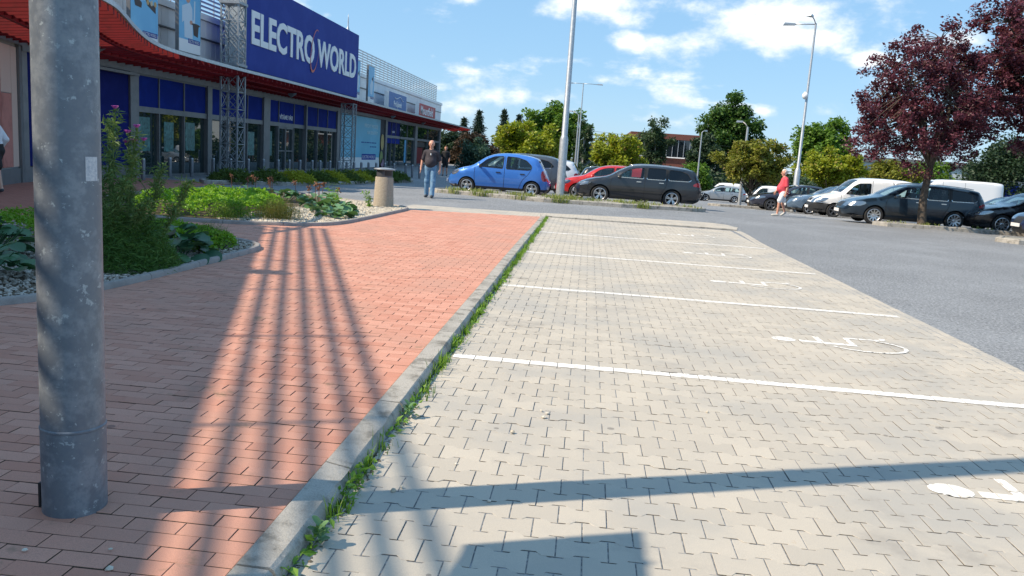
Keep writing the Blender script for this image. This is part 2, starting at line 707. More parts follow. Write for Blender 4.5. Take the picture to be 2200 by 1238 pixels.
def make_bed(name, poly, grp):
    m = MB()
    ymid = sum(p[1] for p in poly) / len(poly)
    vs = [(p[0], p[1], rz(p[1]) + .025) for p in poly]
    tris = tessellate_polygon([[Vector((p[0], p[1], 0)) for p in poly]])
    fs = []
    for t in tris:
        a_, b_, c_ = [Vector((poly[i][0], poly[i][1], 0)) for i in t]
        fs.append(tuple(t) if (b_ - a_).cross(c_ - a_).z > 0 else tuple(t[::-1]))
    m.add(vs, fs)
    o = m.build(name, M_SOIL)
    tag(o, kind='structure')
    # rounded concrete edging, a stone about every metre
    n = len(poly)
    per = 4
    prof = [(-.045, -.06), (-.045, .035), (-.030, .058), (0, .066), (.030, .058), (.045, .035), (.045, -.06)]
    ctr = Vector((sum(p[0] for p in poly) / n, sum(p[1] for p in poly) / n, 0))
    for s in range(0, n, per):
        idx = [(s + k) % n for k in range(per + 1) if s + k <= n]
        if len(idx) < 2:
            continue
        mb = MB()
        rings = []
        for q, i in enumerate(idx):
            p = Vector((*poly[i], 0))
            d = (Vector((*poly[(i + 1) % n], 0)) - Vector((*poly[i - 1], 0))).normalized()
            nrm = Vector((d.y, -d.x, 0))
            sh = d * (.005 if q == 0 else (-.005 if q == len(idx) - 1 else 0))
            rings.append([tuple(p + sh + nrm * a_ + Vector((0, 0, rz(p.y) + h))) for a_, h in prof])
        k = len(prof)
        vs = [v for r in rings for v in r]
        fs = []
        for i in range(len(rings) - 1):
            for j in range(k - 1):
                fs.append((i * k + j, i * k + j + 1, (i + 1) * k + j + 1, (i + 1) * k + j))
        fs.append(tuple(range(k))[::-1])
        fs.append(tuple(range((len(rings) - 1) * k, len(rings) * k)))
        mb.add(vs, fs)
        mb.build('edging_stone', M_EDGE, o, smooth=.6)
    return o


# -------- red pavement: base sheet with joint sand, bricks laid on it
M_REDFAR = bpy.data.materials.new('red_paving_far')
MATS['red_paving_far'] = M_REDFAR
M_REDFAR.use_nodes = True
_t = M_REDFAR.node_tree
_b = _t.nodes['Principled BSDF']
_b.inputs['Roughness'].default_value = .85
_br = _t.nodes.new('ShaderNodeTexBrick')
_br.inputs['Color1'].default_value = (.37, .15, .11, 1)
_br.inputs['Color2'].default_value = (.43, .19, .14, 1)
_br.inputs['Mortar'].default_value = (.16, .09, .07, 1)
_br.inputs['Scale'].default_value = 1.0
_br.inputs['Brick Width'].default_value = .213
_br.inputs['Row Height'].default_value = .0995
_br.inputs['Mortar Size'].default_value = .004
_g = _t.nodes.new('ShaderNodeNewGeometry')
_t.links.new(_g.outputs['Position'], _br.inputs['Vector'])
_t.links.new(_br.outputs[0], _b.inputs['Base Color'])

RED_FAR = [(-4.4, 20.28), (-1.14, 21.22)]


def red_limit(x):
    return 20.28 + (x + 4.4) / 3.26 * .94


mb = MB()
N = 40
ys = [-3 + (24.6) * i / N for i in range(N + 1)]
for i in range(N):
    y0, y1 = ys[i], ys[i + 1]
    if y0 < 21.2:
        mb.quad((-7.0, y0, rz(y0) - .008), (-1.142, y0, rz(y0) - .008), (-1.142, min(y1, 21.2), rz(y1) - .008), (-7.0, min(y1, 21.2), rz(y1) - .008), 0)
red = mb.build('red_pavement', M_SOILJ)
tag(red, kind='structure')
mb = MB()
for i in range(46):
    y0 = -3 + i * .615
    y1 = y0 + .615
    if y0 > 20.5:
        mb.quad((-15.2, y0, rz(y0) - .004), (-11.4, y0, rz(y0) - .004), (-11.4, y1, rz(y1) - .004), (-15.2, y1, rz(y1) - .004), 0)
        continue
    mb.quad((-15.2, y0, rz(y0) - .004), (-7.0, y0, rz(y0) - .004), (-7.0, y1, rz(y1) - .004), (-15.2, y1, rz(y1) - .004), 0)
mb.build('shop_forecourt', M_REDFAR)
tag(bpy.data.objects['shop_forecourt'], kind='structure')

BL, BW, GAP = .213, .0995, .0056


def brick_mesh(l, w, mt, name, c=.0016, h=.04):
    m_ = MB()
    m_.cbox(-l / 2 - .0008, l / 2 + .0008, -w / 2, w / 2, -h, 0, c)
    me = bpy.data.meshes.new(name)
    me.from_pydata(m_.v, [], m_.f)
    me.materials.append(mt)
    me.materials.append(M_SOILJ)
    me.polygons.foreach_set('material_index', [0, 0] + [1, 0] * 4)
    return me


POLE = (-1.962, 2.935)
bricks = []
rows = int((21.3 - 1.9) / BW)
for j in range(rows):
    y = 1.9 + (j + .5) * BW
    x = -1.148 - BL / 2 - (BL / 2 if j % 2 else 0)
    if j % 2:
        bricks.append((-1.148 - BL / 4, y, BL / 2))
    while x > -7.0 + BL / 2:
        bricks.append((x, y, BL))
        x -= BL
# the far edge is cut by the grey strip
keep = []
BEDS = [BED_A, BED_B]


def deep_in_bed(x, y):
    for b_ in BEDS:
        if inside(b_, x, y) and all(inside(b_, x + dx, y + dy) for dx, dy in ((.12, 0), (-.12, 0), (0, .12), (0, -.12))):
            return True
    return False


for x, y, l in bricks:
    if y > red_limit(x) - .02 or deep_in_bed(x, y):
        continue
    if math.hypot(x - POLE[0], y - POLE[1]) < .06:
        continue
    keep.append((x, y, l))


def in_view(x, y, z, margin=60):
    v = Vector((x, y, z - CAMH))
    d = v.dot(fwd)
    if d < .5:
        return None
    px, py = 1100 + 1741.2 * v.dot(rgt) / d, 619 - 1741.2 * v.dot(upv) / d
    if -margin < px < 2200 + margin and -margin < py < 1238 + margin:
        return d
    return None


vis = []
hid = []
for b_ in keep:
    d = in_view(b_[0], b_[1], .09)
    (vis if d else hid).append((d or 99, b_))
vis.sort()
near, rest = vis[:300], [q[1] for q in vis[300:]] + [q[1] for q in hid if -6.9 < q[1][0]]
me_full, me_half = brick_mesh(BL - GAP, BW - GAP, M_REDP, 'red_brick'), brick_mesh(BL / 2 - GAP, BW - GAP, M_REDP, 'red_half_brick')
for d, (x, y, l) in near:
    o = link('brick', me_full if l == BL else me_half, red)
    o.location = (x + rng.uniform(-.0008, .0008), y, rz(y) + rng.uniform(-.0018, .0012))
    o.rotation_euler = (rng.gauss(0, .006), rng.gauss(0, .005), rng.gauss(0, .004))


def scatter_boxes(name, items, mt, parent, zf, w, c=.0016):
    V, Fq = [], []
    for (x, y, l) in items:
        hx, hy = (l - GAP + .0016) / 2, (w - GAP) / 2
        z = zf(y) + rng.uniform(-.0016, .001)
        ta, tb = rng.gauss(0, .005), rng.gauss(0, .005)
        b0 = len(V)
        for sx, sy in ((-1, -1), (1, -1), (1, 1), (-1, 1)):
            V.append((x + sx * hx, y + sy * hy, z - .03))
        for sx, sy in ((-1, -1), (1, -1), (1, 1), (-1, 1)):
            V.append((x + sx * hx, y + sy * hy, z - c + sx * hx * ta + sy * hy * tb))
        for sx, sy in ((-1, -1), (1, -1), (1, 1), (-1, 1)):
            V.append((x + sx * (hx - c), y + sy * (hy - c), z + sx * hx * ta + sy * hy * tb))
        Fq.append((b0 + 8, b0 + 9, b0 + 10, b0 + 11))
        for i in range(4):
            k = (i + 1) % 4
            Fq.append((b0 + i, b0 + k, b0 + k + 4, b0 + i + 4))
            Fq.append((b0 + i + 4, b0 + k + 4, b0 + k + 8, b0 + i + 8))
    o = link(name, fast_mesh(name, V, Fq, [mt, M_SOILJ], [0, 1, 0, 1, 0, 1, 0, 1, 0] * len(items)), parent)
    return tag(o, kind='stuff')


scatter_boxes('far_bricks', rest, M_REDP, red, rz, BW)
bedA = make_bed('planting_bed', BED_A, 'a')
bedB = make_bed('planting_bed', BED_B, 'b')

# -------- parking bays: wave-edged concrete pavers
mb = MB()
mb.quad((-.99, .8, -.010), (3.96, .8, -.010), (3.96, 21.5, -.010), (-.99, 21.5, -.010))
mb.quad((-4.9, 20.0, -.006), (-1.14, 21.0, -.006), (-1.14, 23.0, -.006), (-4.9, 22.3, -.006))
bay = mb.build('parking_bay', M_SOILJ)
tag(bay, kind='structure')
PL, PW, AMP = .215, .155, .0145


def paver_outline(cx, cy):
    L2, W2 = PL / 2 - .0026, PW / 2 - .0042
    a = AMP
    t1, t2 = PL * .13, PL * .24
    top = [(-L2, W2 + a), (-t2, W2 + a), (-t1, W2 - a), (t1, W2 - a), (t2, W2 + a), (L2, W2 + a)]
    bot = [(L2, -W2 - a), (t2, -W2 - a), (t1, -W2 + a), (-t1, -W2 + a), (-t2, -W2 - a), (-L2, -W2 - a)]
    return [(cx + x, cy + y) for x, y in bot[::-1] + top[::-1]]


def extrude_paver(mbuf, poly, z, c=.0016, tilt=(0, 0), ctr=None):
    n = len(poly)
    cx = sum(p[0] for p in poly) / n
    cy = sum(p[1] for p in poly) / n
    inner = []
    for i in range(n):
        p0, p1, p2 = Vector(poly[i - 1]), Vector(poly[i]), Vector(poly[(i + 1) % n])
        e1, e2 = (p1 - p0), (p2 - p1)
        if e1.length < 1e-6 or e2.length < 1e-6:
            inner.append(p1)
            continue
        n1 = Vector((-e1.y, e1.x)).normalized()
        n2 = Vector((-e2.y, e2.x)).normalized()
        b_ = n1 + n2
        b_ = b_ / max(.4, b_.length_squared) * 2
        inner.append(p1 + b_ * c)
    zz = lambda p: z + (p[0] - cx) * tilt[0] + (p[1] - cy) * tilt[1]
    vs = [(p[0], p[1], z - .03) for p in poly] + [(p[0], p[1], zz(p) - c) for p in poly] + [(p.x, p.y, zz(p)) for p in inner]
    fs = [tuple(range(2 * n, 3 * n))]
    sd_ = []
    for i in range(n):
        k = (i + 1) % n
        sd_.append((i, k, k + n, i + n))
        fs.append((i + n, k + n, k + 2 * n, i + 2 * n))
    b0 = len(mbuf.f)
    mbuf.add(vs, fs + sd_)
    for i in range(len(sd_)):
        mbuf.m[b0 + len(fs) + i] = 1


X0, X1, Y0, Y1 = -.975, 3.76, 1.2, 21.30
BOX = [(X0, Y0), (X1, Y0), (X1, Y1), (X0, Y1)]
pav = []
nrow = int((Y1 - Y0) / PW) + 1
for j in range(nrow):
    cy = Y0 + (j + .5) * PW
    off = PL / 2 if j % 2 else 0
    for i in range(-1, int((X1 - X0) / PL) + 2):
        cx = X0 + i * PL + off
        whole = cx - PL / 2 > X0 and cx + PL / 2 < X1 and cy - PW > Y0 and cy + PW < Y1
        poly = paver_outline(cx, cy)
        if not whole:
            poly = clip_convex(poly, BOX)
            if not poly or max(p[0] for p in poly) - min(p[0] for p in poly) < .02:
                continue
        pav.append((cx, cy, whole, poly))
full = MB()
extrude_paver(full, paver_outline(0, 0), 0)
me_pav = bpy.data.meshes.new('concrete_paver')
me_pav.from_pydata(full.v, [], full.f)
me_pav.materials.append(M_GREYP)
me_pav.materials.append(M_SOILJ)
me_pav.polygons.foreach_set('material_index', full.m)
cand = []
for k, (cx, cy, whole, poly) in enumerate(pav):
    d = in_view(cx, cy, 0)
    cand.append((d if (d and whole) else 999, k))
cand.sort()
nearset = {k for d, k in cand[:300] if d < 900}
mb = MB()
for k, (cx, cy, whole, poly) in enumerate(pav):
    z = rng.uniform(-.002, .001)
    if k in nearset:
        o = link('paver', me_pav, bay)
        o.location = (cx, cy, z)
        o.rotation_euler = (rng.gauss(0, .006), rng.gauss(0, .005), rng.gauss(0, .003))
    elif cy < 2.0 and not in_view(cx, cy, 0):
        extrude_paver(mb, poly, z)
    else:
        extrude_paver(mb, poly, z, tilt=(rng.gauss(0, .005), rng.gauss(0, .005)))
# grey strip between paving and road
STRIP = [[(-4.85, 20.45), (-4.45, 20.28), (-3.3, 20.60), (-3.3, 22.3), (-4.75, 22.25)], [(-3.3, 20.60), (-1.14, 21.22), (-1.25, 22.65), (-3.3, 22.3)],
         [(-1.14, 21.36), (.6, 21.4), (.6, 23.25), (-1.25, 22.65)], [(.6, 21.4), (2.6, 21.5), (2.6, 23.62), (.6, 23.25)],
         [(2.6, 21.5), (3.96, 21.55), (4.18, 22.6), (4.0, 23.3), (3.65, 23.6), (2.6, 23.62)]]
for piece in STRIP:
    xs_, ys_ = [p[0] for p in piece], [p[1] for p in piece]
    for j in range(int(min(ys_) / .11) - 1, int(max(ys_) / .11) + 2):
        for i in range(int(min(xs_) / .21) - 2, int(max(xs_) / .21) + 2):
            x, y = i * .21 + (.105 if j % 2 else 0), j * .11
            q = clip_convex([(x + .002, y + .002), (x + .208, y + .002), (x + .208, y + .108), (x + .002, y + .108)], piece)
            if q and len(q) >= 3:
                zt = .012 + (.03 if y < 20 else 0)
                extrude_paver(mb, q, gz(x, y) + .006 + rng.uniform(-.0015, .0015), c=.003)
# setts along the road side
for j in range(200):
    y = 1.2 + j * .105
    if y > 21.4:
        break
    bx = .10 * smooth01(17.5, 21, y)
    for c_ in range(2):
        x = 3.768 + c_ * .096 + bx
        extrude_paver(mb, [(x, y), (x + .09, y), (x + .09, y + .099), (x, y + .099)], -.002 + rng.uniform(-.002, .002), c=.005)
o = mb.build('far_pavers', [M_GREYP, M_SOILJ], bay)
tag(o, kind='stuff')

# -------- painted markings: laid paver by paver, so that the joints stay open
def paint(name, shapes, z0=.0022):
    m_ = MB()
    for si, cl in enumerate(shapes):
        xs_, ys_ = [p[0] for p in cl], [p[1] for p in cl]
        x0, x1, y0, y1 = min(xs_), max(xs_), min(ys_), max(ys_)
        for cx, cy, whole, poly in pav:
            if cx < x0 - .15 or cx > x1 + .15 or cy < y0 - .12 or cy > y1 + .12:
                continue
            q = clip_convex(poly, cl)
            if len(q) < 3:
                continue
            z = z0 + si * .00025
            b0 = len(m_.v)
            tris = tessellate_polygon([[Vector((p[0], p[1], 0)) for p in q]])
            m_.v += [(p[0], p[1], z) for p in q]
            for t in tris:
                a_, b_, c_ = [Vector((q[i][0], q[i][1], 0)) for i in t]
                t = t if (b_ - a_).cross(c_ - a_).z > 0 else t[::-1]
                m_.f.append(tuple(i + b0 for i in t))
                m_.m.append(0)
    o_ = m_.build(name, M_PAINT)
    return tag(o_, kind='structure')


LINES_Y = [6.10, 9.72, 13.30, 17.05]
for ly in LINES_Y:
    pts = [(-.93 + 4.72 * i / 8, ly + (rng.uniform(-.012, .012) if 0 < i < 8 else 0)) for i in range(9)]
    paint('parking_line', [[(a_[0], a_[1] - .058), (b_[0], b_[1] - .058), (b_[0], b_[1] + .058), (a_[0], a_[1] + .058)]
                           for a_, b_ in zip(pts, pts[1:])])


def stroke(pts, w):
    out = []
    for (x0, y0), (x1, y1) in zip(pts, pts[1:]):
        d = Vector((x1 - x0, y1 - y0)).normalized()
        n_ = Vector((-d.y, d.x)) * (w / 2)
        e = d * (w * .18)
        out.append([(x0 - n_.x * -1 - e.x, y0 + n_.y - e.y), (x0 - n_.x - e.x, y0 - n_.y - e.y), (x1 - n_.x + e.x, y1 - n_.y + e.y),
                    (x1 + n_.x + e.x, y1 + n_.y + e.y)])
    return out


def wheelchair(ox, oy, s=1.0):
    """symbol lying on its back: head towards the kerb, wheel towards the road"""
    S = []
    S.append([(ox + .13 * s * math.cos(t) * 1.15, oy + .115 * s * math.sin(t)) for t in [2 * math.pi * k / 16 for k in range(16)]])
    P = lambda a_, b_: (ox + a_ * s, oy + b_ * s)
    S += stroke([P(.20, -.02), P(.86, -.05)], .105 * s)                        # trunk
    S += stroke([P(.46, .0), P(.46, .30)], .075 * s)                           # arm
    S += stroke([P(.84, -.05), P(.86, .36), P(1.34, .40)], .07 * s)           # thigh, shin
    S += stroke([P(1.34, .40), P(1.36, .50)], .075 * s)                        # foot
    arc = [P(.98 + .36 * math.cos(t) * 1.35, -.02 + .36 * math.sin(t)) for t in [R(d) for d in range(-150, 62, 15)]]
    S += stroke(arc, .05 * s)
    out = []
    for q in S:
        ar = sum(q[i][0] * q[(i + 1) % len(q)][1] - q[(i + 1) % len(q)][0] * q[i][1] for i in range(len(q)))
        out.append(q if ar > 0 else q[::-1])
    return out


for wx, wy in ((2.02, 4.22), (2.0, 7.85), (1.95, 11.55), (1.95, 15.10), (1.85, 18.85)):
    paint('wheelchair_symbol', wheelchair(wx, wy, .77), .0024)

# -------- kerb between paving and bays
ker = MB()
ker.quad((-1.142, 0, -.03), (-.985, 0, -.03), (-.985, 21.3, -.03), (-1.142, 21.3, -.03))
kerb = ker.build('kerb', M_SOILJ)
tag(kerb, kind='structure')
y = .6
kk = 0
while y < 21.3:
    L = 1.0
    y1 = min(y + L - .012, 21.32)
    m_ = MB()
    nseg = 8
    prof = [(-1.140, -.05), (-1.140, 0.0), (-1.132, .008), (-1.012, .008), (-.994, -.004), (-.985, -.024), (-.985, -.2)]
    rings = []
    for i in range(nseg + 1):
        yy = y + (y1 - y) * i / nseg
        top = rz(yy) + .012
        wear = rng.uniform(0, .007)
        if kk in (2,) and i in (7, 8):
            wear += .02
        if kk in (3,) and i in (0, 5):
            wear += .018
        rings.append([(px_ - (wear if q in (4, 5) else 0), yy, top + pz_ - (wear * .9 if q in (3, 4, 5) else 0) if q < 6 else -.02)
                      for q, (px_, pz_) in enumerate(prof)])
    k = len(prof)
    m_.v = [v for r_ in rings for v in r_]
    for i in range(nseg):
        for q in range(k - 1):
            m_.f.append((i * k + q, (i + 1) * k + q, (i + 1) * k + q + 1, i * k + q + 1))
    m_.f.append(tuple(range(k)))
    m_.f.append(tuple(range(nseg * k, (nseg + 1) * k))[::-1])
    m_.m = [0] * len(m_.f)
    m_.build('kerb_stone', M_KERB, kerb, smooth=.5)
    y += L
    kk += 1
# low kerb along the far end of the bays
for i in range(5):
    x0 = -.98 + i * .99
    m_ = MB()
    yv = 21.34 + (x0 + 1) * .035
    m_.cbox(x0, x0 + .975, yv, yv + .09, -.05, .035, .01)
    m_.build('kerb_stone', M_KERB, kerb)

# -------- traffic islands with kerbs
M_ISL = mat('island_gravel', (.30, .29, .26), .95, noise_col=(.20, .20, .13), noise_scale=2.5, speck=(.5, .48, .44), speck_scale=40, speck_amt=.6,
            bump=.7, bump_scale=45)


def island(name, poly, h=.13, w=.13):
    n = len(poly)
    m_ = MB()
    vs = [(p[0], p[1], gz(*p) + h - .03) for p in poly]
    m_.add(vs, [tuple(range(n))])
    o_ = m_.build(name, M_ISL)
    tag(o_, kind='structure')
    c = Vector((sum(p[0] for p in poly) / n, sum(p[1] for p in poly) / n))
    for i in range(n):
        p, q = Vector(poly[i]), Vector(poly[(i + 1) % n])
        d = q - p
        k = max(1, round(d.length / 1.25))
        nn = Vector((d.y, -d.x)).normalized()
        if nn.dot((p + q) / 2 - c) < 0:
            nn = -nn
        for s in range(k):
            a_, b_ = p + d * (s / k), p + d * ((s + 1) / k)
            e = d.normalized() * .006
            a_, b_ = a_ + e, b_ - e
            ai, bi = a_ - nn * w, b_ - nn * w
            za, zb = gz(a_.x, a_.y), gz(b_.x, b_.y)
            ch = nn * .02
            mb_ = MB()
            vs = [(a_.x, a_.y, za - .1), (b_.x, b_.y, zb - .1), (b_.x, b_.y, zb + h - .02), (a_.x, a_.y, za + h - .02),
                  (a_.x - ch.x, a_.y - ch.y, za + h), (b_.x - ch.x, b_.y - ch.y, zb + h), (bi.x, bi.y, zb + h), (ai.x, ai.y, za + h),
                  (bi.x, bi.y, zb - .1), (ai.x, ai.y, za - .1)]
            mb_.add(vs, [(0, 1, 2, 3), (3, 2, 5, 4), (4, 5, 6, 7), (7, 6, 8, 9), (0, 3, 4, 7, 9), (1, 8, 6, 5, 2)])
            ob = mb_.build('kerb_stone', M_KERB, o_)
            bm = bmesh.new()
            bm.from_mesh(ob.data)
            bmesh.ops.recalc_face_normals(bm, faces=bm.faces)
            bm.to_mesh(ob.data)
            bm.free()
    return o_


ISL_L = [(-5.7, 28.8), (-5.2, 28.25), (-1.4, 27.2), (1.2, 27.35), (3.6, 28.0), (4.1, 28.35), (4.15, 28.7), (3.8, 29.1), (-1.4, 29.2), (-5.2, 29.5)]
island('traffic_island', ISL_L)
ISL_R = [(9.9, 29.1), (10.3, 28.75), (18.5, 28.7), (18.5, 29.55), (10.4, 29.6)]
island('traffic_island', ISL_R)
ISL_R2 = [(12.0, 24.9), (12.4, 24.35), (18, 25.0), (18, 26.6), (12.6, 25.9)]
island('traffic_island', ISL_R2)
ISL_F = [(6.9, 47.2), (7.5, 46.7), (14.5, 46.9), (14.5, 47.9), (7.5, 48.0)]
island('traffic_island', ISL_F)
# white bay lines under the parked cars by the plum tree
m_ = MB()
for (x0, y0, x1, y1) in [(8.9, 33.8, 14.4, 33.8), (9.0, 37.0, 15, 37.0), (9.0, 40.3, 14.6, 40.3), (8.6, 43.6, 14.4, 43.6), (8.2, 47.0, 14, 47.0)]:
    if x1 - x0 < 1:
        continue
    k = 12
    for i in range(k):
        xa, xb = x0 + (x1 - x0) * i / k, x0 + (x1 - x0) * (i + 1) / k
        m_.quad((xa, y0 - .06, gz(xa, y0) + .002), (xb, y0 - .06, gz(xb, y0) + .002), (xb, y0 + .06, gz(xb, y0) + .002), (xa, y0 + .06, gz(xa, y0) + .002))
tag(m_.build('bay_marking', M_PAINT), kind='structure')

# ================================================================== shop building
FX = -14.5
M_FRAME = mat('grey_aluminium', (.20, .205, .215), .45, metal=.3, noise_col=(.17, .175, .185), noise_scale=3)
M_BLUE = mat('blue_panel', (.008, .024, .20), .7, spec=.08, noise_col=(.010, .030, .24), noise_scale=2)
M_NAVY = mat('navy_panel', (.010, .017, .135), .7, spec=.08, noise_col=(.013, .021, .16), noise_scale=2)
M_SIGNB = mat('sign_blue', (.022, .045, .27), .65, spec=.15, noise_col=(.028, .055, .30), noise_scale=1.0)
M_WHITE = mat('white_plastic', (.78, .79, .80), .5)
M_CLAD = mat('white_cladding', (.90, .90, .90), .6, noise_col=(.84, .845, .85), noise_scale=1.2, bump=.1, bump_scale=8)
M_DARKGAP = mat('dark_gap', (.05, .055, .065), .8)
M_CORE = mat('core_wall', (.33, .33, .33), .8, noise_col=(.28, .28, .29), noise_scale=1)
M_RED = mat('red_steel', (.21, .010, .013), .6, spec=.2, noise_col=(.16, .009, .011), noise_scale=3)
M_REDD = mat('dark_red_deck', (.22, .02, .02), .6, noise_col=(.17, .018, .018), noise_scale=2)
M_STEEL = mat('zinc_steel', (.42, .45, .48), .42, metal=.55, noise_col=(.50, .53, .56), noise_scale=10, rough_var=.08)
M_SHOP = glass_mat('shop_glass', (.25, .5, .5), 1.0, .015, 2.0)
M_SKYB = mat('light_blue_print', (.13, .42, .68), .4, noise_col=(.18, .5, .74), noise_scale=.7)
M_TURQ = mat('turquoise_print', (.13, .45, .62), .4, noise_col=(.17, .52, .70), noise_scale=.5)
M_PINK = mat('pink_cladding', (.55, .22, .18), .6, noise_col=(.36, .13, .11), noise_scale=1.5)
M_PINKL = mat('cream_cladding', (.66, .48, .40), .6)
M_BLACK = mat('black_plastic', (.015, .015, .017), .5)
M_ORANGE = mat('orange_print', (.58, .10, .05), .5)
M_SKIN = mat('skin', (.56, .28, .20), .55, noise_col=(.60, .33, .24), noise_scale=20)
M_TEALPOST = mat('teal_poster', (.05, .17, .17), .35, noise_col=(.10, .28, .27), noise_scale=5, stain=(9, .52, .6, (.02, .06, .07)))

bld = empty('retail_building', (FX, 20, 0))
tag(bld, 'long grey and blue glass-fronted shop with white upper wall and red canopy', 'building')
B = lambda mb_, name, mt, parent=None, **k: mb_.build(name, mt, parent or bld, **k)

m_ = MB()
m_.box(-45, FX - .12, 19.8, 78.45, 0, 5.82)
B(m_, 'wall', M_CORE)
WDIR = Vector((.345, -.939, 0))
WN = Vector((.939, .345, 0))
wing_a = Vector((FX, 19.8, 0))
wing_b = wing_a + WDIR * 26
WS = 9.0
wing_k = wing_a + WDIR * WS
m_ = MB()
m_.prism([(wing_k.x, wing_k.y), (wing_k.x - 9, wing_k.y + 1), (-45, wing_k.y + 1), (-45, -10), (wing_b.x - 9, -10), (wing_b.x, wing_b.y)], 0, 6.17)
ww = B(m_, 'wall', M_CORE)
ww['label'] = 'high near wing of the shop'
m_ = MB()
m_.prism([(wing_a.x, wing_a.y), (-40, 19.79), (-40, wing_k.y + 1.02), (wing_k.x - 8.9, wing_k.y + 1.02), (wing_k.x + .002, wing_k.y + .005)], 0, 3.75)
B(m_, 'wall', M_CORE)

# pink printed cladding on the wing, beside the blue panel
def wing_panel(s0, s1, z0, z1, mt, name, proud=.03, parent=None):
    a_, b_ = wing_a + WDIR * s0 + WN * proud, wing_a + WDIR * s1 + WN * proud
    ai, bi = a_ - WN * proud, b_ - WN * proud
    q = MB()
    q.prism([(b_.x, b_.y), (a_.x, a_.y), (ai.x, ai.y), (bi.x, bi.y)], z0, z1)
    return B(q, name, mt, parent)


for i in range(9):
    s0 = .25 + i * 1.2
    wing_panel(s0, s0 + .42, .42, 3.35, M_PINK if i % 3 else M_PINKL, 'cladding_panel')
    wing_panel(s0 + .44, s0 + 1.18, .42, 2.2, M_PINK, 'cladding_panel')
    wing_panel(s0 + .44, s0 + 1.18, 2.22, 3.35, M_PINKL, 'cladding_panel')
wing_panel(.0, 12, 0, .38, M_FRAME, 'plinth', .05)
wing_panel(.02, .22, 0, 3.42, M_FRAME, 'corner_column', .09)
wing_panel(0, 14, 3.42, 3.72, M_FRAME, 'fascia', .12)

# plinth, columns, transoms
Hs, Hg, Hp, Ht = .08, 2.10, 2.28, 3.30
cols = [(19.8, 20.0), (24.72, 25.2), (29.95, 30.3), (35.3, 36.0), (45.9, 46.6), (57.0, 57.5), (66.85, 67.75), (77.8, 78.5)]
for y0, y1 in cols:
    m_ = MB()
    m_.box(FX - .1, FX + .10, y0, y1, 0, Ht)
    B(m_, 'column', M_FRAME)
m_ = MB()
m_.box(FX - .1, FX + .13, 19.8, 78.6, Ht, Ht + .22)
B(m_, 'fascia', M_FRAME)
m_ = MB()
m_.box(FX - .11, FX + .03, 20.0, 24.72, .42, Ht)
B(m_, 'blue_panel', M_NAVY)
m_ = MB()
m_.box(FX - .11, FX + .02, 20.0, 24.72, 0, .40)
B(m_, 'plinth', M_FRAME)
m_ = MB()
m_.box(FX + .10, FX + .3, 22.5, 24.9, Ht - .12, Ht - .04)
B(m_, 'roller_cover', M_FRAME)


def bay_glazing(panes, panel_mt, posters=(), glass=True):
    """one window bay: frame, blue spandrel panels, panes"""
    y0, y1 = panes[0], panes[-1]
    f = MB()
    f.box(FX - .1, FX + .05, y0, y1, Hg, Hp)
    f.box(FX - .1, FX + .05, y0, y1, 0, Hs)
    f.box(FX - .1, FX + .05, y0, y1, Ht - .05, Ht - .001)
    for y in panes[1:-1]:
        f.box(FX - .1, FX + .048, y - .025, y + .025, Hs, Hg)
        f.box(FX - .1, FX + .048, y - .02, y + .02, Hp, Ht - .05)
    fr = B(f, 'window_frame', M_FRAME)
    for a_, b_ in zip(panes, panes[1:]):
        q = MB()
        q.box(FX - .08, FX - .05, a_ + .02, b_ - .02, Hs, Hg)
        B(q, 'pane', M_SHOP, fr)
        q = MB()
        q.box(FX - .06, FX + .0, a_ + .02, b_ - .02, Hp, Ht - .05)
        B(q, 'spandrel_panel', panel_mt, fr)
    for (a_, b_, z0, z1) in posters:
        q = MB()
        q.box(FX - .048, FX - .043, a_, b_, z0, z1)
        B(q, 'poster', M_TEALPOST, fr)
    return fr


bay_glazing([25.2, 26.55, 28.26, 29.95], M_BLUE, [(25.3, 26.1, .85, 1.95), (27.0, 27.65, .85, 1.85), (28.5, 29.2, .9, 1.9)])
bay_glazing([30.3, 31.68, 33.69, 35.3], M_BLUE, [(33.9, 34.6, .75, 1.75)])
f3 = bay_glazing([36.0, 37.18, 39.16, 40.62], M_BLUE, [(36.1, 36.6, .75, 1.85)])
bay_glazing([40.78, 42.67, 44.3, 45.9], M_BLUE)
bay_glazing([57.5, 59.0, 60.3, 61.65], M_NAVY)
bay_glazing([61.8, 64.2, 66.85], M_SHOP)
bay_glazing([67.75, 72.5, 77.8], M_SHOP)
m_ = MB()
m_.box(FX - .1, FX + .14, 40.62, 40.78, 0, Ht)
B(m_, 'column', M_FRAME)
# sliding door leaves of the main entrance
dr = MB()
dr.box(FX - .045, FX + .02, 37.22, 37.30, Hs, Hg)
dr.box(FX - .045, FX + .02, 38.1, 38.2, Hs, Hg)
dr.box(FX - .045, FX + .02, 39.04, 39.12, Hs, Hg)
dr.box(FX - .045, FX + .02, 37.3, 39.04, Hg - .09, Hg - .001)
dr.box(FX - .045, FX + .02, 37.3, 39.04, .95, 1.0)
B(dr, 'sliding_door', M_FRAME)
# shop sign colours beyond
m_ = MB()
m_.box(FX - .03, FX + .03, 57.55, 61.6, 1.72, 2.08)
B(m_, 'door_banner', M_BLUE)
m_ = MB()
m_.box(FX - .045, FX - .02, 63.6, 64.1, .3, 2.05)
B(m_, 'door_banner', M_SKYB)
m_ = MB()
m_.box(FX - .045, FX - .02, 68.2, 70.6, .2, 1.55)
B(m_, 'door_banner', M_RED)
m_ = MB()
m_.box(FX - .045, FX - .02, 68.0, 71.4, 1.6, 2.0)
B(m_, 'door_banner', M_BLACK)
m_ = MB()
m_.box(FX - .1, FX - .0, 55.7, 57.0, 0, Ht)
B(m_, 'dark_recess', M_DARKGAP)


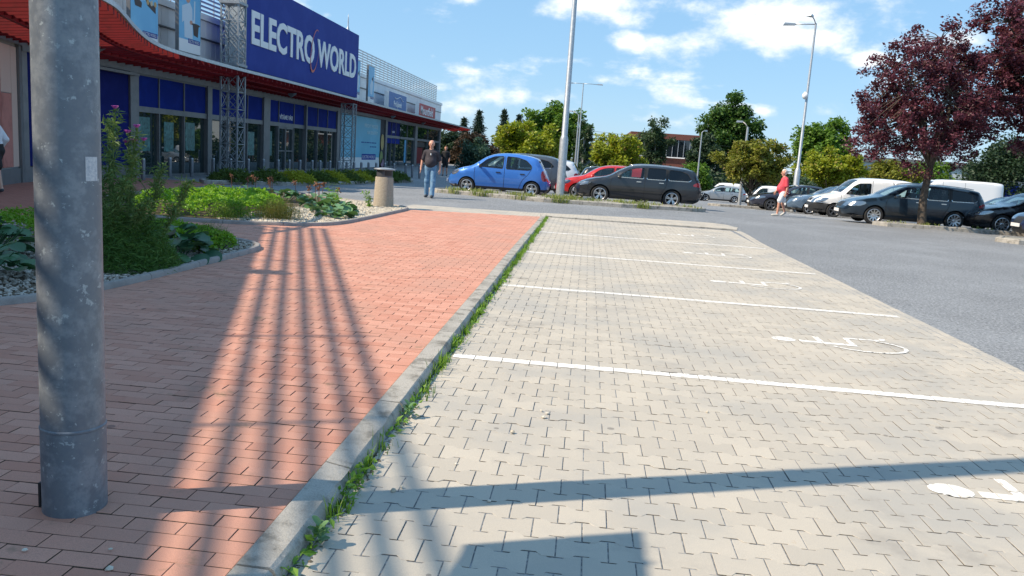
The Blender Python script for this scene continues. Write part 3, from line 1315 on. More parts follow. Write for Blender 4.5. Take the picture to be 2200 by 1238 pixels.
def text_obj(txt, name, size, loc, mt, parent=None, sx=1.0, bold=0.0, depth=.01, align='LEFT', shear=0.0):
    """lettering on a face that looks towards +X: reads along +Y"""
    cu = bpy.data.curves.new('lettering', 'FONT')
    cu.body = txt
    cu.size = size
    cu.extrude = depth
    cu.offset = bold
    cu.align_x = align
    cu.shear = shear
    cu.resolution_u = 3
    ob = bpy.data.objects.new('lettering_tmp', cu)
    COL.objects.link(ob)
    dg = bpy.context.evaluated_depsgraph_get()
    me = bpy.data.meshes.new_from_object(ob.evaluated_get(dg))
    bpy.data.objects.remove(ob)
    off = Vector((0, 0, 0))
    p = parent
    while p is not None:
        off += p.location
        p = p.parent
    for v in me.vertices:
        x, y, z = v.co
        v.co = (loc[0] + z - off.x, loc[1] + x * sx - off.y, loc[2] + y - off.z)
    me.materials.clear()
    me.materials.append(mt)
    return link(name, me, parent)


text_obj('VÍTÁME VÁS!', 'lettering', .27, (FX + .006, 37.36, 2.45), M_WHITE, bld, sx=1.10, bold=.006, depth=.004)
text_obj('ProSpánek', 'lettering', .22, (FX + .006, 59.1, 2.5), M_WHITE, bld, sx=1.0, depth=.004)

# upper wall: white cladding panels in two courses
UY = [20.0 + i * 2.25 for i in range(27)]
m_ = MB()
m_.box(FX - .115, FX - .06, 19.85, 78.4, Ht + .22, 5.80)
B(m_, 'wall_backing', M_DARKGAP)
for i in range(26):
    y0, y1 = UY[i] + .02, min(UY[i + 1] - .02, 78.4)
    for z0, z1 in ((3.55, 4.15), (4.20, 4.95), (5.02, 5.62)):
        m_ = MB()
        m_.box(FX - .06, FX - .01 + (.02 if z0 > 4.9 else 0), y0, y1, z0, z1)
        for k in range(1, 5):
            yy = y0 + (y1 - y0) * k / 5
            m_.box(FX - .02, FX + .0 + (.02 if z0 > 4.9 else 0), yy - .03, yy + .03, z0 + .02, z1 - .02)
        B(m_, 'cladding_panel', M_CLAD)
for z in (4.175, 4.985):
    m_ = MB()
    m_.box(FX - .06, FX + .05, 20, 78.4, z - .02, z + .015)
    B(m_, 'drip_rail', M_FRAME)
m_ = MB()
m_.box(FX - .12, FX + .08, 19.8, 78.5, 5.64, 5.86)
B(m_, 'parapet_coping', M_CLAD)

# roof screen of steel rails
def rail_screen(a_, b_, zs, post, wid=.05, hgt=.07):
    sc_ = empty('roof_screen', (0, 0, 0))
    sc_.parent = bld
    sc_.location = (-bld.location.x, -bld.location.y, 0)
    d = b_ - a_
    for z in zs:
        q = MB()
        q.bar((a_.x, a_.y, z), (b_.x, b_.y, z), wid, hgt)
        B(q, 'rail', M_STEEL, sc_)
    n_ = int(d.length / post)
    for k in range(n_ + 1):
        p = a_ + d * (k / n_)
        q = MB()
        back = Vector((-d.y, d.x, 0)).normalized() * .06
        q.bar((p.x + back.x, p.y + back.y, zs[0] - .35), (p.x + back.x, p.y + back.y, zs[-1] + .03), .035, .035)
        B(q, 'post', M_STEEL, sc_)
    return sc_


rail_screen(Vector((FX - .5, 24.0, 0)), Vector((FX - .5, 78.3, 0)), [6.12 + .158 * k for k in range(9)], 1.1)
ws = rail_screen(wing_k + WDIR * .1 - WN * .15, wing_b - WDIR * .5 - WN * .15, [6.17 + .30 + .195 * k for k in range(5)], 1.93, .03, .075)

# canopy
EDGE = [(-9.6, 9.6), (-8.9, 10.4), (-8.55, 11.8), (-8.62, 13.2), (-8.95, 14.8), (-9.65, 16.35), (-10.6, 18.4), (-11.55, 20.7), (-12.1, 22.6), (-12.25, 24.5),
        (-12.38, 27.5), (-12.33, 30.0), (-12.3, 33.5), (-12.4, 42.6), (-12.5, 52), (-12.55, 62), (-12.6, 72), (-12.6, 86)]
EDGE = resample(chaikin(EDGE, 2), .3)


def edge_x(y):
    best = None
    for (x0, y0), (x1, y1) in zip(EDGE, EDGE[1:]):
        if min(y0, y1) <= y <= max(y0, y1) and abs(y1 - y0) > 1e-6:
            x = x0 + (x1 - x0) * (y - y0) / (y1 - y0)
            best = x if best is None else max(best, x)
    return best if best is not None else EDGE[0][0]


def wall_x(y):
    return FX if y >= 19.8 else wing_a.x + WDIR.x * (19.8 - y) / .939


ZI, ZO = 3.56, 3.78
can = empty('canopy', (0, 0, 0))
can.parent = bld
can.location = (-bld.location.x, -bld.location.y, 0)
y = 9.9
while y < 85.6:
    xe, xw = edge_x(y), wall_x(y) if y < 78.5 else -14.5
    if xe - xw > .4:
        q = MB()
        q.bar((xw + .02, y, ZI), (xe - .03, y, ZO - .02), .05, .19)
        B(q, 'slat', M_RED, can)
    y += .44
for fr_ in (.38, .74):
    q = MB()
    pts = [10.2 + k * .9 for k in range(84)]
    P = [(wall_x(v) + (edge_x(v) - wall_x(v)) * fr_, v, ZI + (ZO - ZI) * fr_ - .07) for v in pts]
    for a_, b_ in zip(P, P[1:]):
        q.bar(a_, b_, .10, .12)
    B(q, 'beam', M_RED, can)
q = MB()
for (x0, y0), (x1, y1) in zip(EDGE, EDGE[1:]):
    q.bar((x0, y0, ZO + .05), (x1, y1, ZO + .05), .06, .10)
B(q, 'fascia', M_STEEL, can)
for ly_ in (20.9, 36.2, 55.6, 66.0):
    q = MB()
    xx = wall_x(ly_) + (edge_x(ly_) - wall_x(ly_)) * .45
    z = 3.62
    q.add([(xx - .24, ly_ - .24, z), (xx + .24, ly_ - .24, z), (xx + .24, ly_ + .24, z), (xx - .24, ly_ + .24, z), (xx, ly_, z - .24)],
          [(0, 1, 2, 3), (0, 4, 1), (1, 4, 2), (2, 4, 3), (3, 4, 0)])
    B(q, 'canopy_lamp', M_FRAME, can)


# ------------------------------------------------------------------ signs, banners, trusses
M_TRUSS = mat('dull_zinc', (.27, .295, .325), .5, metal=.45, noise_col=(.33, .36, .39), noise_scale=10)


def truss(cx, cy, s, z0, z1, label, panel=.62):
    t = empty('truss_column', (cx, cy, 0))
    tag(t, label, 'truss column', 'steel truss columns of the shop canopy')
    h = s / 2
    cs = [(cx - h, cy - h), (cx + h, cy - h), (cx + h, cy + h), (cx - h, cy + h)]
    for x, y_ in cs:
        q = MB()
        q.bar((x, y_, z0), (x, y_, z1), .055, .055)
        q.build('post', M_TRUSS, t)
    n_ = int(round((z1 - z0) / panel))
    for i in range(4):
        q = MB()
        a_, b_ = cs[i], cs[(i + 1) % 4]
        for k in range(n_ + 1):
            z = z0 + (z1 - z0) * k / n_
            q.bar((*a_, min(z, z1 - .03) + .02), (*b_, min(z, z1 - .03) + .02), .028, .028)
            if k < n_:
                zb = z0 + (z1 - z0) * (k + 1) / n_
                q.bar((*a_, z + .02), (*b_, zb), .022, .022)
                q.bar((*b_, z + .022), (*a_, zb + .002), .020, .020)
        q.build('bracing', M_TRUSS, t)
    if z1 > 5:
        for z in (3.98, 6.1):
            q = MB()
            q.box(cx - h - .06, cx + h + .06, cy - h - .06, cy + h + .06, z, z + .09)
            q.build('collar', M_TRUSS, t)
    return t


truss(-12.95, 28.85, .62, 0, 8.6, 'tall zinc lattice column rising through the canopy beside the big blue sign')
truss(-12.85, 42.8, .62, 0, 3.6, 'short zinc lattice column in front of the turquoise poster')

sg = empty('shop_sign', (-13.3, 37.4, 4.03))
tag(sg, 'huge dark blue sign box with two white words and an orange orbit above the canopy', 'sign')
m_ = MB()
m_.box(-13.72, -13.0, 30.0, 44.75, 4.03, 7.35)
m_.build('sign_box', [M_SIGNB], sg)
m_ = MB()
m_.box(-13.74, -13.02, 29.9, 29.998, 4.03, 7.35)
m_.build('end_panel', mat('pale_grey_panel', (.38, .43, .47), .5), sg)
text_obj('ELECTRO WORLD', 'lettering', 1.66, (-12.985, 30.40, 5.04), M_WHITE, sg, sx=1.02, bold=.045, depth=.02)
# orbit round the O: a crescent ring of varying width
m_ = MB()
cy_, cz_ = 37.55, 5.62
N_ = 48
tilt = R(-20)
pr = []
for k in range(N_ + 1):
    t = R(78) + R(305) * k / N_
    wv = .02 + .10 * math.sin(math.pi * k / N_)
    o_, i_ = 1.0, 1.0 - wv
    def pt(sc_):
        a_, b_ = .50 * math.cos(t) * sc_, 1.04 * math.sin(t) * sc_
        return (cy_ + a_ * math.cos(tilt) - b_ * math.sin(tilt), cz_ + a_ * math.sin(tilt) + b_ * math.cos(tilt))
    pr.append((pt(o_), pt(i_)))
for (a_, b_), (c_, d_) in zip(pr, pr[1:]):
    m_.quad((-12.952, *a_), (-12.952, *b_), (-12.952, *d_), (-12.952, *c_))
m_.build('orbit_ring', M_ORANGE, sg)
m_ = MB()
m_.lathe([(.30, 0), (.10, .12), (.035, .35), (.03, .75), (.004, 1.0)], (-13.4, 44.0, 7.35), 10)
m_.build('spire', M_STEEL, sg, smooth=True)


def flat_poly(mb_, pts, x, m=0):
    """thin printed shape on a face looking towards +X; pts in (y, z)"""
    n_ = len(pts)
    tr_ = tessellate_polygon([[Vector((p[0], p[1], 0)) for p in pts]])
    fs = []
    for t in tr_:
        a_, b_, c_ = [Vector((*pts[i], 0)) for i in t]
        fs.append(tuple(t) if (b_ - a_).cross(c_ - a_).z > 0 else tuple(t[::-1]))
    mb_.add([(x, p[0], p[1]) for p in pts], fs, m)


def ell(cy__, cz__, ry, rz_, n_=14, rot=0):
    return [(cy__ + ry * math.cos(t) * math.cos(rot) - rz_ * math.sin(t) * math.sin(rot), cz__ + ry * math.cos(t) * math.sin(rot) + rz_ * math.sin(t) * math.cos(rot))
            for t in [2 * math.pi * k / n_ for k in range(n_)]]


M_SHIRT = mat('printed_shirt', (.55, .66, .76), .5)
M_HAIR = mat('printed_hair', (.06, .04, .035), .6)


def banner(y0, y1, z0, z1, x, label, art):
    b_ = empty('banner_panel', (x, (y0 + y1) / 2, z0))
    tag(b_, label, 'banner', 'light blue banners on the upper wall')
    q = MB()
    q.box(x - .12, x - .003, y0, y1, z0, z1)
    q.build('board', [M_FRAME], b_)
    q = MB()
    q.box(x - .003, x + .002, y0 + .02, y1 - .02, z0 + .42, z1 - .02)
    q.build('print', M_SKYB, b_)
    q = MB()
    q.box(x - .003, x + .002, y0 + .02, y1 - .02, z0 + .02, z0 + .418)
    q.build('print', M_WHITE, b_)
    q = MB()
    q.box(x + .002, x + .006, y0 + (y1 - y0) * .42, y1 - .06, z0 + .33, z0 + .47)
    q.build('label_strip', M_SIGNB, b_)
    text_obj('ELECTRO WORLD', 'lettering', .135, (x + .009, y0 + (y1 - y0) * .44, z0 + .355), M_WHITE, b_, sx=(y1 - y0) * .5 / 1.15, depth=.001)
    w = y1 - y0
    c = (y0 + y1) / 2
    xx = x + .004
    if art == 'conjuror':
        q = MB()
        flat_poly(q, [(c - .45 * w * .8, z0 + 1.45), (c - .02, z0 + 1.62), (c + .10 * w, z0 + 1.45), (c + .12 * w, z0 + .48), (c - .25 * w, z0 + .48), (c - .27 * w, z0 + 1.0), (c - .36 * w, z0 + .92)], xx)
        flat_poly(q, [(c + .08 * w, z0 + 1.02), (c + .22 * w, z0 + .92), (c + .24 * w, z0 + 1.72), (c + .18 * w, z0 + 1.72), (c + .16 * w, z0 + 1.12)], xx + .001)
        q.build('printed_figure', M_SHIRT, b_)
        q = MB()
        flat_poly(q, ell(c - .10 * w, z0 + 1.76, .11 * w, .17), xx + .001)
        flat_poly(q, ell(c + .05 * w, z0 + 1.0, .07 * w, .07), xx + .002)
        q.build('printed_face', M_SKIN, b_)
        q = MB()
        flat_poly(q, ell(c - .10 * w, z0 + 1.90, .125 * w, .10), xx + .002)
        flat_poly(q, [(c + .12 * w, z0 + .98), (c + .40 * w, z0 + .95), (c + .36 * w, z0 + .58), (c + .16 * w, z0 + .62)], xx + .002)
        flat_poly(q, ell(c + .26 * w, z0 + .965, .2 * w, .045), xx + .003)
        q.build('printed_hat', M_HAIR, b_)
    elif art == 'kitchen':
        q = MB()
        flat_poly(q, [(c - .42 * w, z0 + 2.0), (c - .05 * w, z0 + 2.1), (c + .02 * w, z0 + 1.35), (c - .2 * w, z0 + 1.3), (c - .36 * w, z0 + 1.5)], xx)
        q.build('printed_figure', M_SHIRT, b_)
        q = MB()
        flat_poly(q, [(c - .42 * w, z0 + 1.5), (c - .1 * w, z0 + 1.25), (c - .12 * w, z0 + 1.1), (c - .34 * w, z0 + 1.12)], xx + .001)
        flat_poly(q, [(c + .02 * w, z0 + 1.4), (c + .40 * w, z0 + 1.25), (c + .40 * w, z0 + 1.05), (c + .1 * w, z0 + 1.22)], xx + .001)
        q.build('printed_shadow', M_HAIR, b_)
        q = MB()
        for k in range(9):
            flat_poly(q, ell(c + (.02 + .045 * k) * w, z0 + 1.5 + .2 * math.sin(k * 2.1), .05 * w, .08), xx + .002 + k * .0003)
        q.build('printed_food', mat('food_print', (.55, .30, .08), .6, var_col=(.6, .55, .4)), b_)
    else:
        q = MB()
        flat_poly(q, [(c - .1 * w, z0 + .6), (c + .2 * w, z0 + .6), (c + .3 * w, z0 + 1.3), (c + .05 * w, z0 + 1.5), (c - .2 * w, z0 + 1.1)], xx)
        q.build('printed_figure', M_SHIRT, b_)
        q = MB()
        flat_poly(q, [(c + .05 * w, z0 + 1.5), (c + .3 * w, z0 + 1.7), (c + .3 * w, z0 + 1.35)], xx + .001)
        q.build('printed_shadow', M_HAIR, b_)
    return b_


banner(23.2, 24.74, 3.98, 6.3, -13.5, 'light blue banner of a person with food, nearest the grey pole', 'kitchen')
banner(26.0, 27.5, 4.14, 6.3, -13.5, 'light blue banner of a man in white shirt holding a black hat', 'conjuror')
banner(46.0, 46.98, 4.0, 6.2, -13.5, 'narrow light blue banner tucked against the big sign\'s far end', 'plain')
banner(48.75, 50.1, 3.95, 6.2, -13.5, 'light blue banner standing free between the big sign and the mid blue mountain sign', 'plain')

sp = empty('shop_sign', (-13.8, 56.7, 3.9))
tag(sp, 'mid blue sign with a white mountain line over its lettering, above the canopy', 'sign')
m_ = MB()
m_.box(-13.8, -13.5, 54.0, 59.1, 3.9, 5.1)
m_.build('sign_box', mat('mid_blue', (.035, .13, .38), .45), sp)
m_ = MB()
m_.box(-13.81, -13.52, 53.92, 53.998, 3.9, 5.1)
m_.build('end_panel', M_CLAD, sp)
text_obj('ProSpánek', 'lettering', .52, (-13.49, 55.25, 4.22), M_WHITE, sp, sx=1.05, bold=.008, depth=.008)
m_ = MB()
ln = [(55.4, 4.80), (55.9, 4.72), (56.4, 4.80), (57.1, 4.95), (57.5, 4.80), (57.9, 4.66), (58.1, 4.72)]
ln = chaikin(ln, 2)
for a_, b_ in zip(ln, ln[1:]):
    m_.bar((-13.495, *a_), (-13.495, *b_), .03, .055, up=(1, 0, 0))
m_.lathe([(.05, -.005), (.05, .005)], (-13.49, 58.15, 4.86), 8)
m_.build('mountain_line', M_WHITE, sp)
sm = empty('shop_sign', (-13.8, 67, 3.9))
tag(sm, 'red sign with white lettering at the far end of the shop', 'sign')
m_ = MB()
m_.box(-13.8, -13.5, 63.7, 70.3, 3.92, 4.98)
m_.build('sign_box', mat('sign_red', (.42, .018, .03), .45), sm)
m_ = MB()
m_.box(-13.81, -13.52, 63.6, 63.698, 3.92, 4.98)
m_.build('end_panel', M_CLAD, sm)
text_obj('Mountfield', 'lettering', .92, (-13.49, 64.15, 4.18), M_WHITE, sm, sx=1.28, bold=.014, depth=.008)

# turquoise poster wall
po = empty('poster_wall', (FX + .1, 51, 0))
tag(po, 'big turquoise poster over the shop window behind the lattice column', 'poster')
m_ = MB()
m_.box(FX - .09, FX + .06, 46.6, 55.7, .02, Ht - .02)
m_.build('board', M_FRAME, po)
m_ = MB()
m_.box(FX + .06, FX + .065, 46.65, 55.6, .70, Ht - .06)
m_.build('print', M_TURQ, po)
m_ = MB()
m_.box(FX + .06, FX + .065, 46.65, 55.6, .05, .698)
m_.build('print', M_WHITE, po)
M_PALE = mat('pale_letters', (.55, .74, .80), .5)
text_obj('FÉROVÝ PRODEJ', 'lettering', .30, (FX + .072, 54.9, 2.62), M_PALE, po, sx=1.5, bold=.004, depth=.002, align='RIGHT')
text_obj('NA SPLÁTKY', 'lettering', .30, (FX + .072, 54.9, 2.20), M_PALE, po, sx=1.5, bold=.004, depth=.002, align='RIGHT')
m_ = MB()
for k in range(9):
    m_.box(FX + .066, FX + .069, 51.0 + k * .42, 51.0 + k * .42 + .28 + .08 * (k % 3 == 0), 1.62, 1.69)
for k in range(4):
    m_.box(FX + .066, FX + .069, 53.1 + k * .42, 53.1 + k * .42 + .3, 1.36, 1.43)
m_.build('small_print', M_SIGNB, po)
m_ = MB()
m_.box(FX + .066, FX + .071, 51.2, 54.6, .55, .92)
m_.build('label_strip', M_SIGNB, po)
text_obj('ELECTRO WORLD', 'lettering', .27, (FX + .073, 51.35, .64), M_WHITE, po, sx=1.38, depth=.001)
# beach flags beside the poster
for k, (yy, z0, z1, cname, c_) in enumerate([(56.1, 1.2, 2.3, 'ochre_flag', (.45, .33, .12)), (55.95, .3, 1.15, 'olive_flag', (.20, .26, .08)), (56.3, .05, .62, 'mauve_flag', (.33, .20, .27))]):
    q = MB()
    flat_poly(q, ell(yy, (z0 + z1) / 2, .42, (z1 - z0) / 2, 18), FX + .12)
    flat_poly(q, ell(yy, (z0 + z1) / 2, .42, (z1 - z0) / 2, 18)[::-1], FX + .10)
    ob = q.build('window_disc', mat(cname, c_, .6))
    tag(ob, ['oval ochre sign beside the turquoise poster', 'oval olive green sign low beside the turquoise poster',
             'mauve rounded sign at the foot of the turquoise poster'][k], 'sign')

# ------------------------------------------------------------------ bollards
M_BOLL = mat('grey_bollard', (.19, .20, .225), .4, metal=.4, noise_col=(.15, .16, .18), noise_scale=6)
M_CAP = mat('bollard_cap', (.42, .44, .46), .35, metal=.6)
BOL = [(-13.62, 24.04), (-14.02, 26.4), (-14.0, 27.9), (-13.95, 29.45), (-13.75, 30.5), (-13.62, 31.85), (-13.5, 33.1), (-13.1, 33.7), (-13.05, 34.85),
       (-12.85, 35.65), (-12.6, 36.55), (-12.43, 37.15), (-12.2, 37.9), (-12.0, 38.6), (-11.69, 38.9), (-11.5, 39.5), (-11.3, 40.1), (-11.1, 40.7),
       (-10.78, 41.0), (-10.4, 41.3), (-10.0, 41.6), (-9.45, 41.9), (-9.1, 41.9), (-8.65, 41.6)]
proto = empty('bollard', (0, 0, 0))
q = MB()
q.lathe([(.062, 0), (.062, .60), (.055, .62)], n=14)
q.build('post', M_BOLL, proto, smooth=.6, rel=False)
q = MB()
q.lathe([(.058, .62), (.058, .645), (.045, .665), (.01, .67)], n=14)
q.build('cap', M_CAP, proto, smooth=.6, rel=False)
for i, (x, y_) in enumerate(BOL):
    o = proto if i == 0 else copy_tree(proto)
    o.location = (x, y_, gz(x, y_) if y_ > 27 else .02)
    ORD = ('first second third fourth fifth sixth seventh eighth ninth tenth eleventh twelfth thirteenth fourteenth fifteenth sixteenth '
           'seventeenth eighteenth nineteenth twentieth twenty-first twenty-second twenty-third last').split()
    tag(o, 'slim grey steel bollard, %s in the shop-front row counted from the near end' % ORD[i], 'bollard', 'grey bollards along the shop front')

# ================================================================== street furniture
# near galvanised lamp pole
px_, py_ = POLE
pz0 = rz(py_)
pole = empty('lamp_pole', (px_, py_, pz0))
tag(pole, 'thick galvanised steel pole standing in the red paving, cut off by the frame', 'pole')
m_ = MB()
m_.lathe([(.1185, -.3), (.1185, .335), (.1170, .345)], (px_, py_, pz0), 64)
m_.build('sleeve', M_GALV, pole, smooth=.6)
m_ = MB()
m_.lathe([(.1165, .345), (.110, 3.0), (.099, 6.0), (.085, 8.5)], (px_, py_, pz0), 64)
m_.build('shaft', M_GALV, pole, smooth=.6)
m_ = MB()
m_.lathe([(.1170, .338), (.1205, .342), (.1205, .349), (.1165, .353)], (px_, py_, pz0), 64)
m_.build('weld_ring', M_GALV, pole, smooth=.6)
# worn sticker, curved on the shaft
m_ = MB()
a0, a1 = R(-26), R(2)
rr = .1149
for i in range(8):
    t0, t1 = a0 + (a1 - a0) * i / 8, a0 + (a1 - a0) * (i + 1) / 8
    m_.quad((px_ + rr * math.cos(t0), py_ + rr * math.sin(t0), 1.375), (px_ + rr * math.cos(t1), py_ + rr * math.sin(t1), 1.375),
            (px_ + rr * math.cos(t1), py_ + rr * math.sin(t1), 1.465), (px_ + rr * math.cos(t0), py_ + rr * math.sin(t0), 1.465))
m_.build('sticker', mat('worn_sticker', (.50, .52, .56), .6, noise_col=(.38, .41, .47), noise_scale=60, stain=(90, .5, .6, (.6, .6, .62))), pole)
m_ = MB()
m_.box(px_ - .130, px_ - .121, py_ - .04, py_ - .02, pz0 - .02, pz0 + .10)
m_.build('earth_strap', M_BLACK, pole)
# parking sign just outside the picture: only its shadow is seen
ps = empty('parking_sign', (-2.79, 1.83, rz(2.2)))
tag(ps, 'small sign plate on a thin post, seen by its square shadow on the bay', 'sign')
m_ = MB()
m_.lathe([(.025, -.2), (.025, 3.3)], (-2.82, 1.83, 0), 12)
m_.build('post', M_GALV, ps, smooth=.6)
m_ = MB()
m_.box(-2.793, -2.787, 1.50, 2.12, 2.50, 3.27)
m_.build('plate', M_SIGNB, ps)

# litter bin of washed concrete
M_AGG = mat('washed_concrete', (.40, .355, .285), .9, speck=(.16, .13, .10), speck_scale=90, speck_amt=.85, noise_col=(.5, .44, .36), noise_scale=70,
            noise_lo=.5, noise_hi=.6, bump=.9, bump_scale=110)
M_HOOD = mat('dark_sheet_metal', (.085, .09, .105), .45, metal=.4)
bx, by = -5.10, 20.25
bz = rz(by) + .03
bn = empty('litter_bin', (bx, by, bz))
tag(bn, 'round washed concrete litter bin with dark metal hood on white gravel', 'bin')
m_ = MB()
m_.lathe([(.265, -.05), (.265, .02), (.255, .05), (.225, .73), (.215, .745)], (bx, by, bz), 40)
m_.build('body', M_AGG, bn, smooth=.7)
m_ = MB()
m_.lathe([(.20, .745), (.20, .93)], (bx, by, bz), 40)
m_.build('hood', M_HOOD, bn, smooth=.7)
m_ = MB()
m_.lathe([(.262, .925), (.268, .935), (.262, .955), (.10, .975), (.01, .98)], (bx, by, bz), 40)
m_.build('lid', mat('lid_grey', (.33, .35, .37), .4, metal=.4), bn, smooth=.7)
m_ = MB()
for i in range(6):
    t0, t1 = R(-75 + i * 11), R(-75 + (i + 1) * 11)
    m_.quad(*[(bx + .203 * math.cos(t), by + .203 * math.sin(t), bz + z) for t, z in ((t0, .785), (t1, .785), (t1, .905), (t0, .905))])
m_.build('slot', M_BLACK, bn)


def lamp_mast(x, y, h, arms, label, r=.06, base=None, z=None, cam_z=None, head=(.62, .17)):
    z0 = gz(x, y) if z is None else z
    t = empty('street_lamp', (x, y, z0))
    tag(t, label, 'street lamp', 'street lamps of the car park')
    m_ = MB()
    if base:
        br_, bh = base
        m_.lathe([(br_, -.2), (br_, bh - .12), (r + .01, bh), (r, bh + .02), (r * .62, h)], (x, y, z0), 18)
    else:
        m_.lathe([(r, -.2), (r * .55, h)], (x, y, z0), 14)
    m_.build('mast', M_STEEL, t, smooth=.7)
    for dx, dy, dz in arms:
        q = MB()
        L = math.hypot(dx, dy)
        ux, uy = dx / L, dy / L
        q.tube([(x, y, z0 + h - .05), (x + dx * .5, y + dy * .5, z0 + h + dz * .6), (x + dx, y + dy, z0 + h + dz)], .03, 8)
        arm = q.build('arm', M_STEEL, t, smooth=True)
        q = MB()
        hx, hy, hz_ = x + dx, y + dy, z0 + h + dz
        hl, hw = head
        n_ = Vector((-uy, ux, 0)) * hw
        d_ = Vector((ux, uy, 0)) * hl
        p = Vector((hx, hy, hz_))
        q.add([p - n_ * .5 - Vector((0, 0, .04)), p + n_ * .5 - Vector((0, 0, .04)), p + d_ + n_ - Vector((0, 0, .05)), p + d_ - n_ - Vector((0, 0, .05)),
               p - n_ * .4 + Vector((0, 0, .06)), p + n_ * .4 + Vector((0, 0, .06)), p + d_ * .9 + n_ * .8 + Vector((0, 0, .07)), p + d_ * .9 - n_ * .8 + Vector((0, 0, .07))],
              [(0, 3, 2, 1), (4, 5, 6, 7), (0, 1, 5, 4), (1, 2, 6, 5), (2, 3, 7, 6), (3, 0, 4, 7)])
        q.build('lantern', M_CAP, arm)
    return t


lamp_mast(-.93, 28.75, 10.5, [(-1.2, 0, .1), (1.2, 0, .1)], 'tall galvanised lamp mast on the island beside the small blue car', .105, (.145, 2.2), z=.1)
lamp_mast(-1.25, 87, 11.0, [(-1.1, .1, -.05), (1.4, .1, -.05)], 'far twin-armed lamp mast right behind the near island mast', .09)
lamp_mast(-1.05, 62, 5.8, [(-.5, .2, .2)], 'pale short lamp post beside the far twin-armed mast', .075)
t = lamp_mast(11.48, 46.5, 10.1, [(-1.05, .1, -.1), (-.35, -.5, .25)], 'tall lamp mast with two arms and a dome camera behind the red-shirted walker', .085, (.16, 2.4))
q = MB()
q.lathe([(.02, .28), (.10, .24), (.16, .15), (.16, .06), (.12, -.04), (.03, -.1)], (11.36, 46.40, 5.65), 16)
q.bar((11.48, 46.5, 5.9), (11.31, 46.4, 5.9), .06, .1)
q.build('dome_camera', M_WHITE, t, smooth=True)
M_CONC = mat('concrete_post', (.50, .49, .46), .8)
t = lamp_mast(9.65, 52.6, 4.95, [(-.32, .1, .30)], 'white concrete lamp post rising through the yellow-green tree', .12, head=(.4, .10))
t.children[0].data.materials[0] = M_CONC
t = lamp_mast(7.84, 60, 5.0, [(.2, .1, .1)], 'thin wooden pole beside the red brick building', .07, head=(.2, .06))
lamp_mast(22.2, 62, 4.6, [(.7, .1, .25)], 'small green curved lamp seen under the plum tree', .06)

# ================================================================== planting beds
def leaf_shape(l, w, cup=.18, n=5):
    """rounded obovate leaf, stalk at the origin, growing along +Y, cupped upward"""
    vs, fs = [], []
    for i in range(n + 1):
        t = i / n
        half = w * (math.sin(math.pi * min(1, t * .94 + .03)) ** .5) * (.66 + .34 * t)
        z = -.12 * l * t * t
        vs += [(-half, l * t, z + cup * half), (0, l * t, z - .02 * l), (half, l * t, z + cup * half)]
    for i in range(n):
        a_ = i * 3
        fs += [(a_, a_ + 1, a_ + 4, a_ + 3), (a_ + 1, a_ + 2, a_ + 5, a_ + 4)]
    return vs, fs


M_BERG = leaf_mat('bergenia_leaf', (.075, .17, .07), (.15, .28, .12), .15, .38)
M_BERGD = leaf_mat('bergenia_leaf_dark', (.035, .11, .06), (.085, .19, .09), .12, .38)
M_STALK = mat('brown_stalk', (.20, .085, .05), .8)
LEAVES = []
for i in range(3):
    for mt in (M_BERG, M_BERGD):
        vs, fs = leaf_shape(.165 + .02 * i, .088 + .010 * i, .2 + .08 * i, 6)
        me = bpy.data.meshes.new('broad_leaf')
        me.from_pydata(vs, [], fs)
        me.materials.append(mt)
        me.polygons.foreach_set('use_smooth', [True] * len(fs))
        LEAVES.append(me)


def bergenia(x, y, rx, ry, h, n, dark, label, stalks=0):
    z0 = rz(y) + .03
    t = empty('bergenia_plant', (x, y, z0))
    tag(t, label, 'plant', 'broad-leaved plants in the beds')
    for i in range(n):
        a_, r_ = rng.uniform(0, 2 * math.pi), math.sqrt(rng.random())
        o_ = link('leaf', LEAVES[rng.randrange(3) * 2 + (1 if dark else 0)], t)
        dome = h * (1 - .75 * r_ * r_)
        o_.location = (rx * r_ * math.cos(a_) * .85, ry * r_ * math.sin(a_) * .85, dome * rng.uniform(.45, 1.0))
        o_.rotation_euler = (rng.uniform(-.55, .45) + .35 * (1 - r_), rng.uniform(-.45, .45), a_ - math.pi / 2 + rng.uniform(-.6, .6))
        s = rng.uniform(.75, 1.2)
        o_.scale = (s, s, s)
    q = MB()
    for i in range(n // 2):
        a_, r_ = rng.uniform(0, 2 * math.pi), math.sqrt(rng.random())
        q.tube([(x + rx * r_ * .3 * math.cos(a_), y + ry * r_ * .3 * math.sin(a_), z0 - .02), (x + rx * r_ * .8 * math.cos(a_), y + ry * r_ * .8 * math.sin(a_), z0 + h * .6)], .006, 5)
    for i in range(stalks):
        sx_, sy_ = x + rng.uniform(-rx, rx) * .8, y + rng.uniform(-ry, ry) * .8
        top = (sx_ + rng.uniform(-.05, .05), sy_, z0 + h + rng.uniform(.08, .22))
        q.tube([(sx_, sy_, z0), top], .007, 5, 1)
        for k in range(14):
            q.tube([top, (top[0] + rng.gauss(0, .035), top[1] + rng.gauss(0, .03), top[2] + rng.uniform(-.09, .05))], [.006, .013], 4, 1)
    q.build('stems', [M_BERGD, M_STALK], t)
    return t


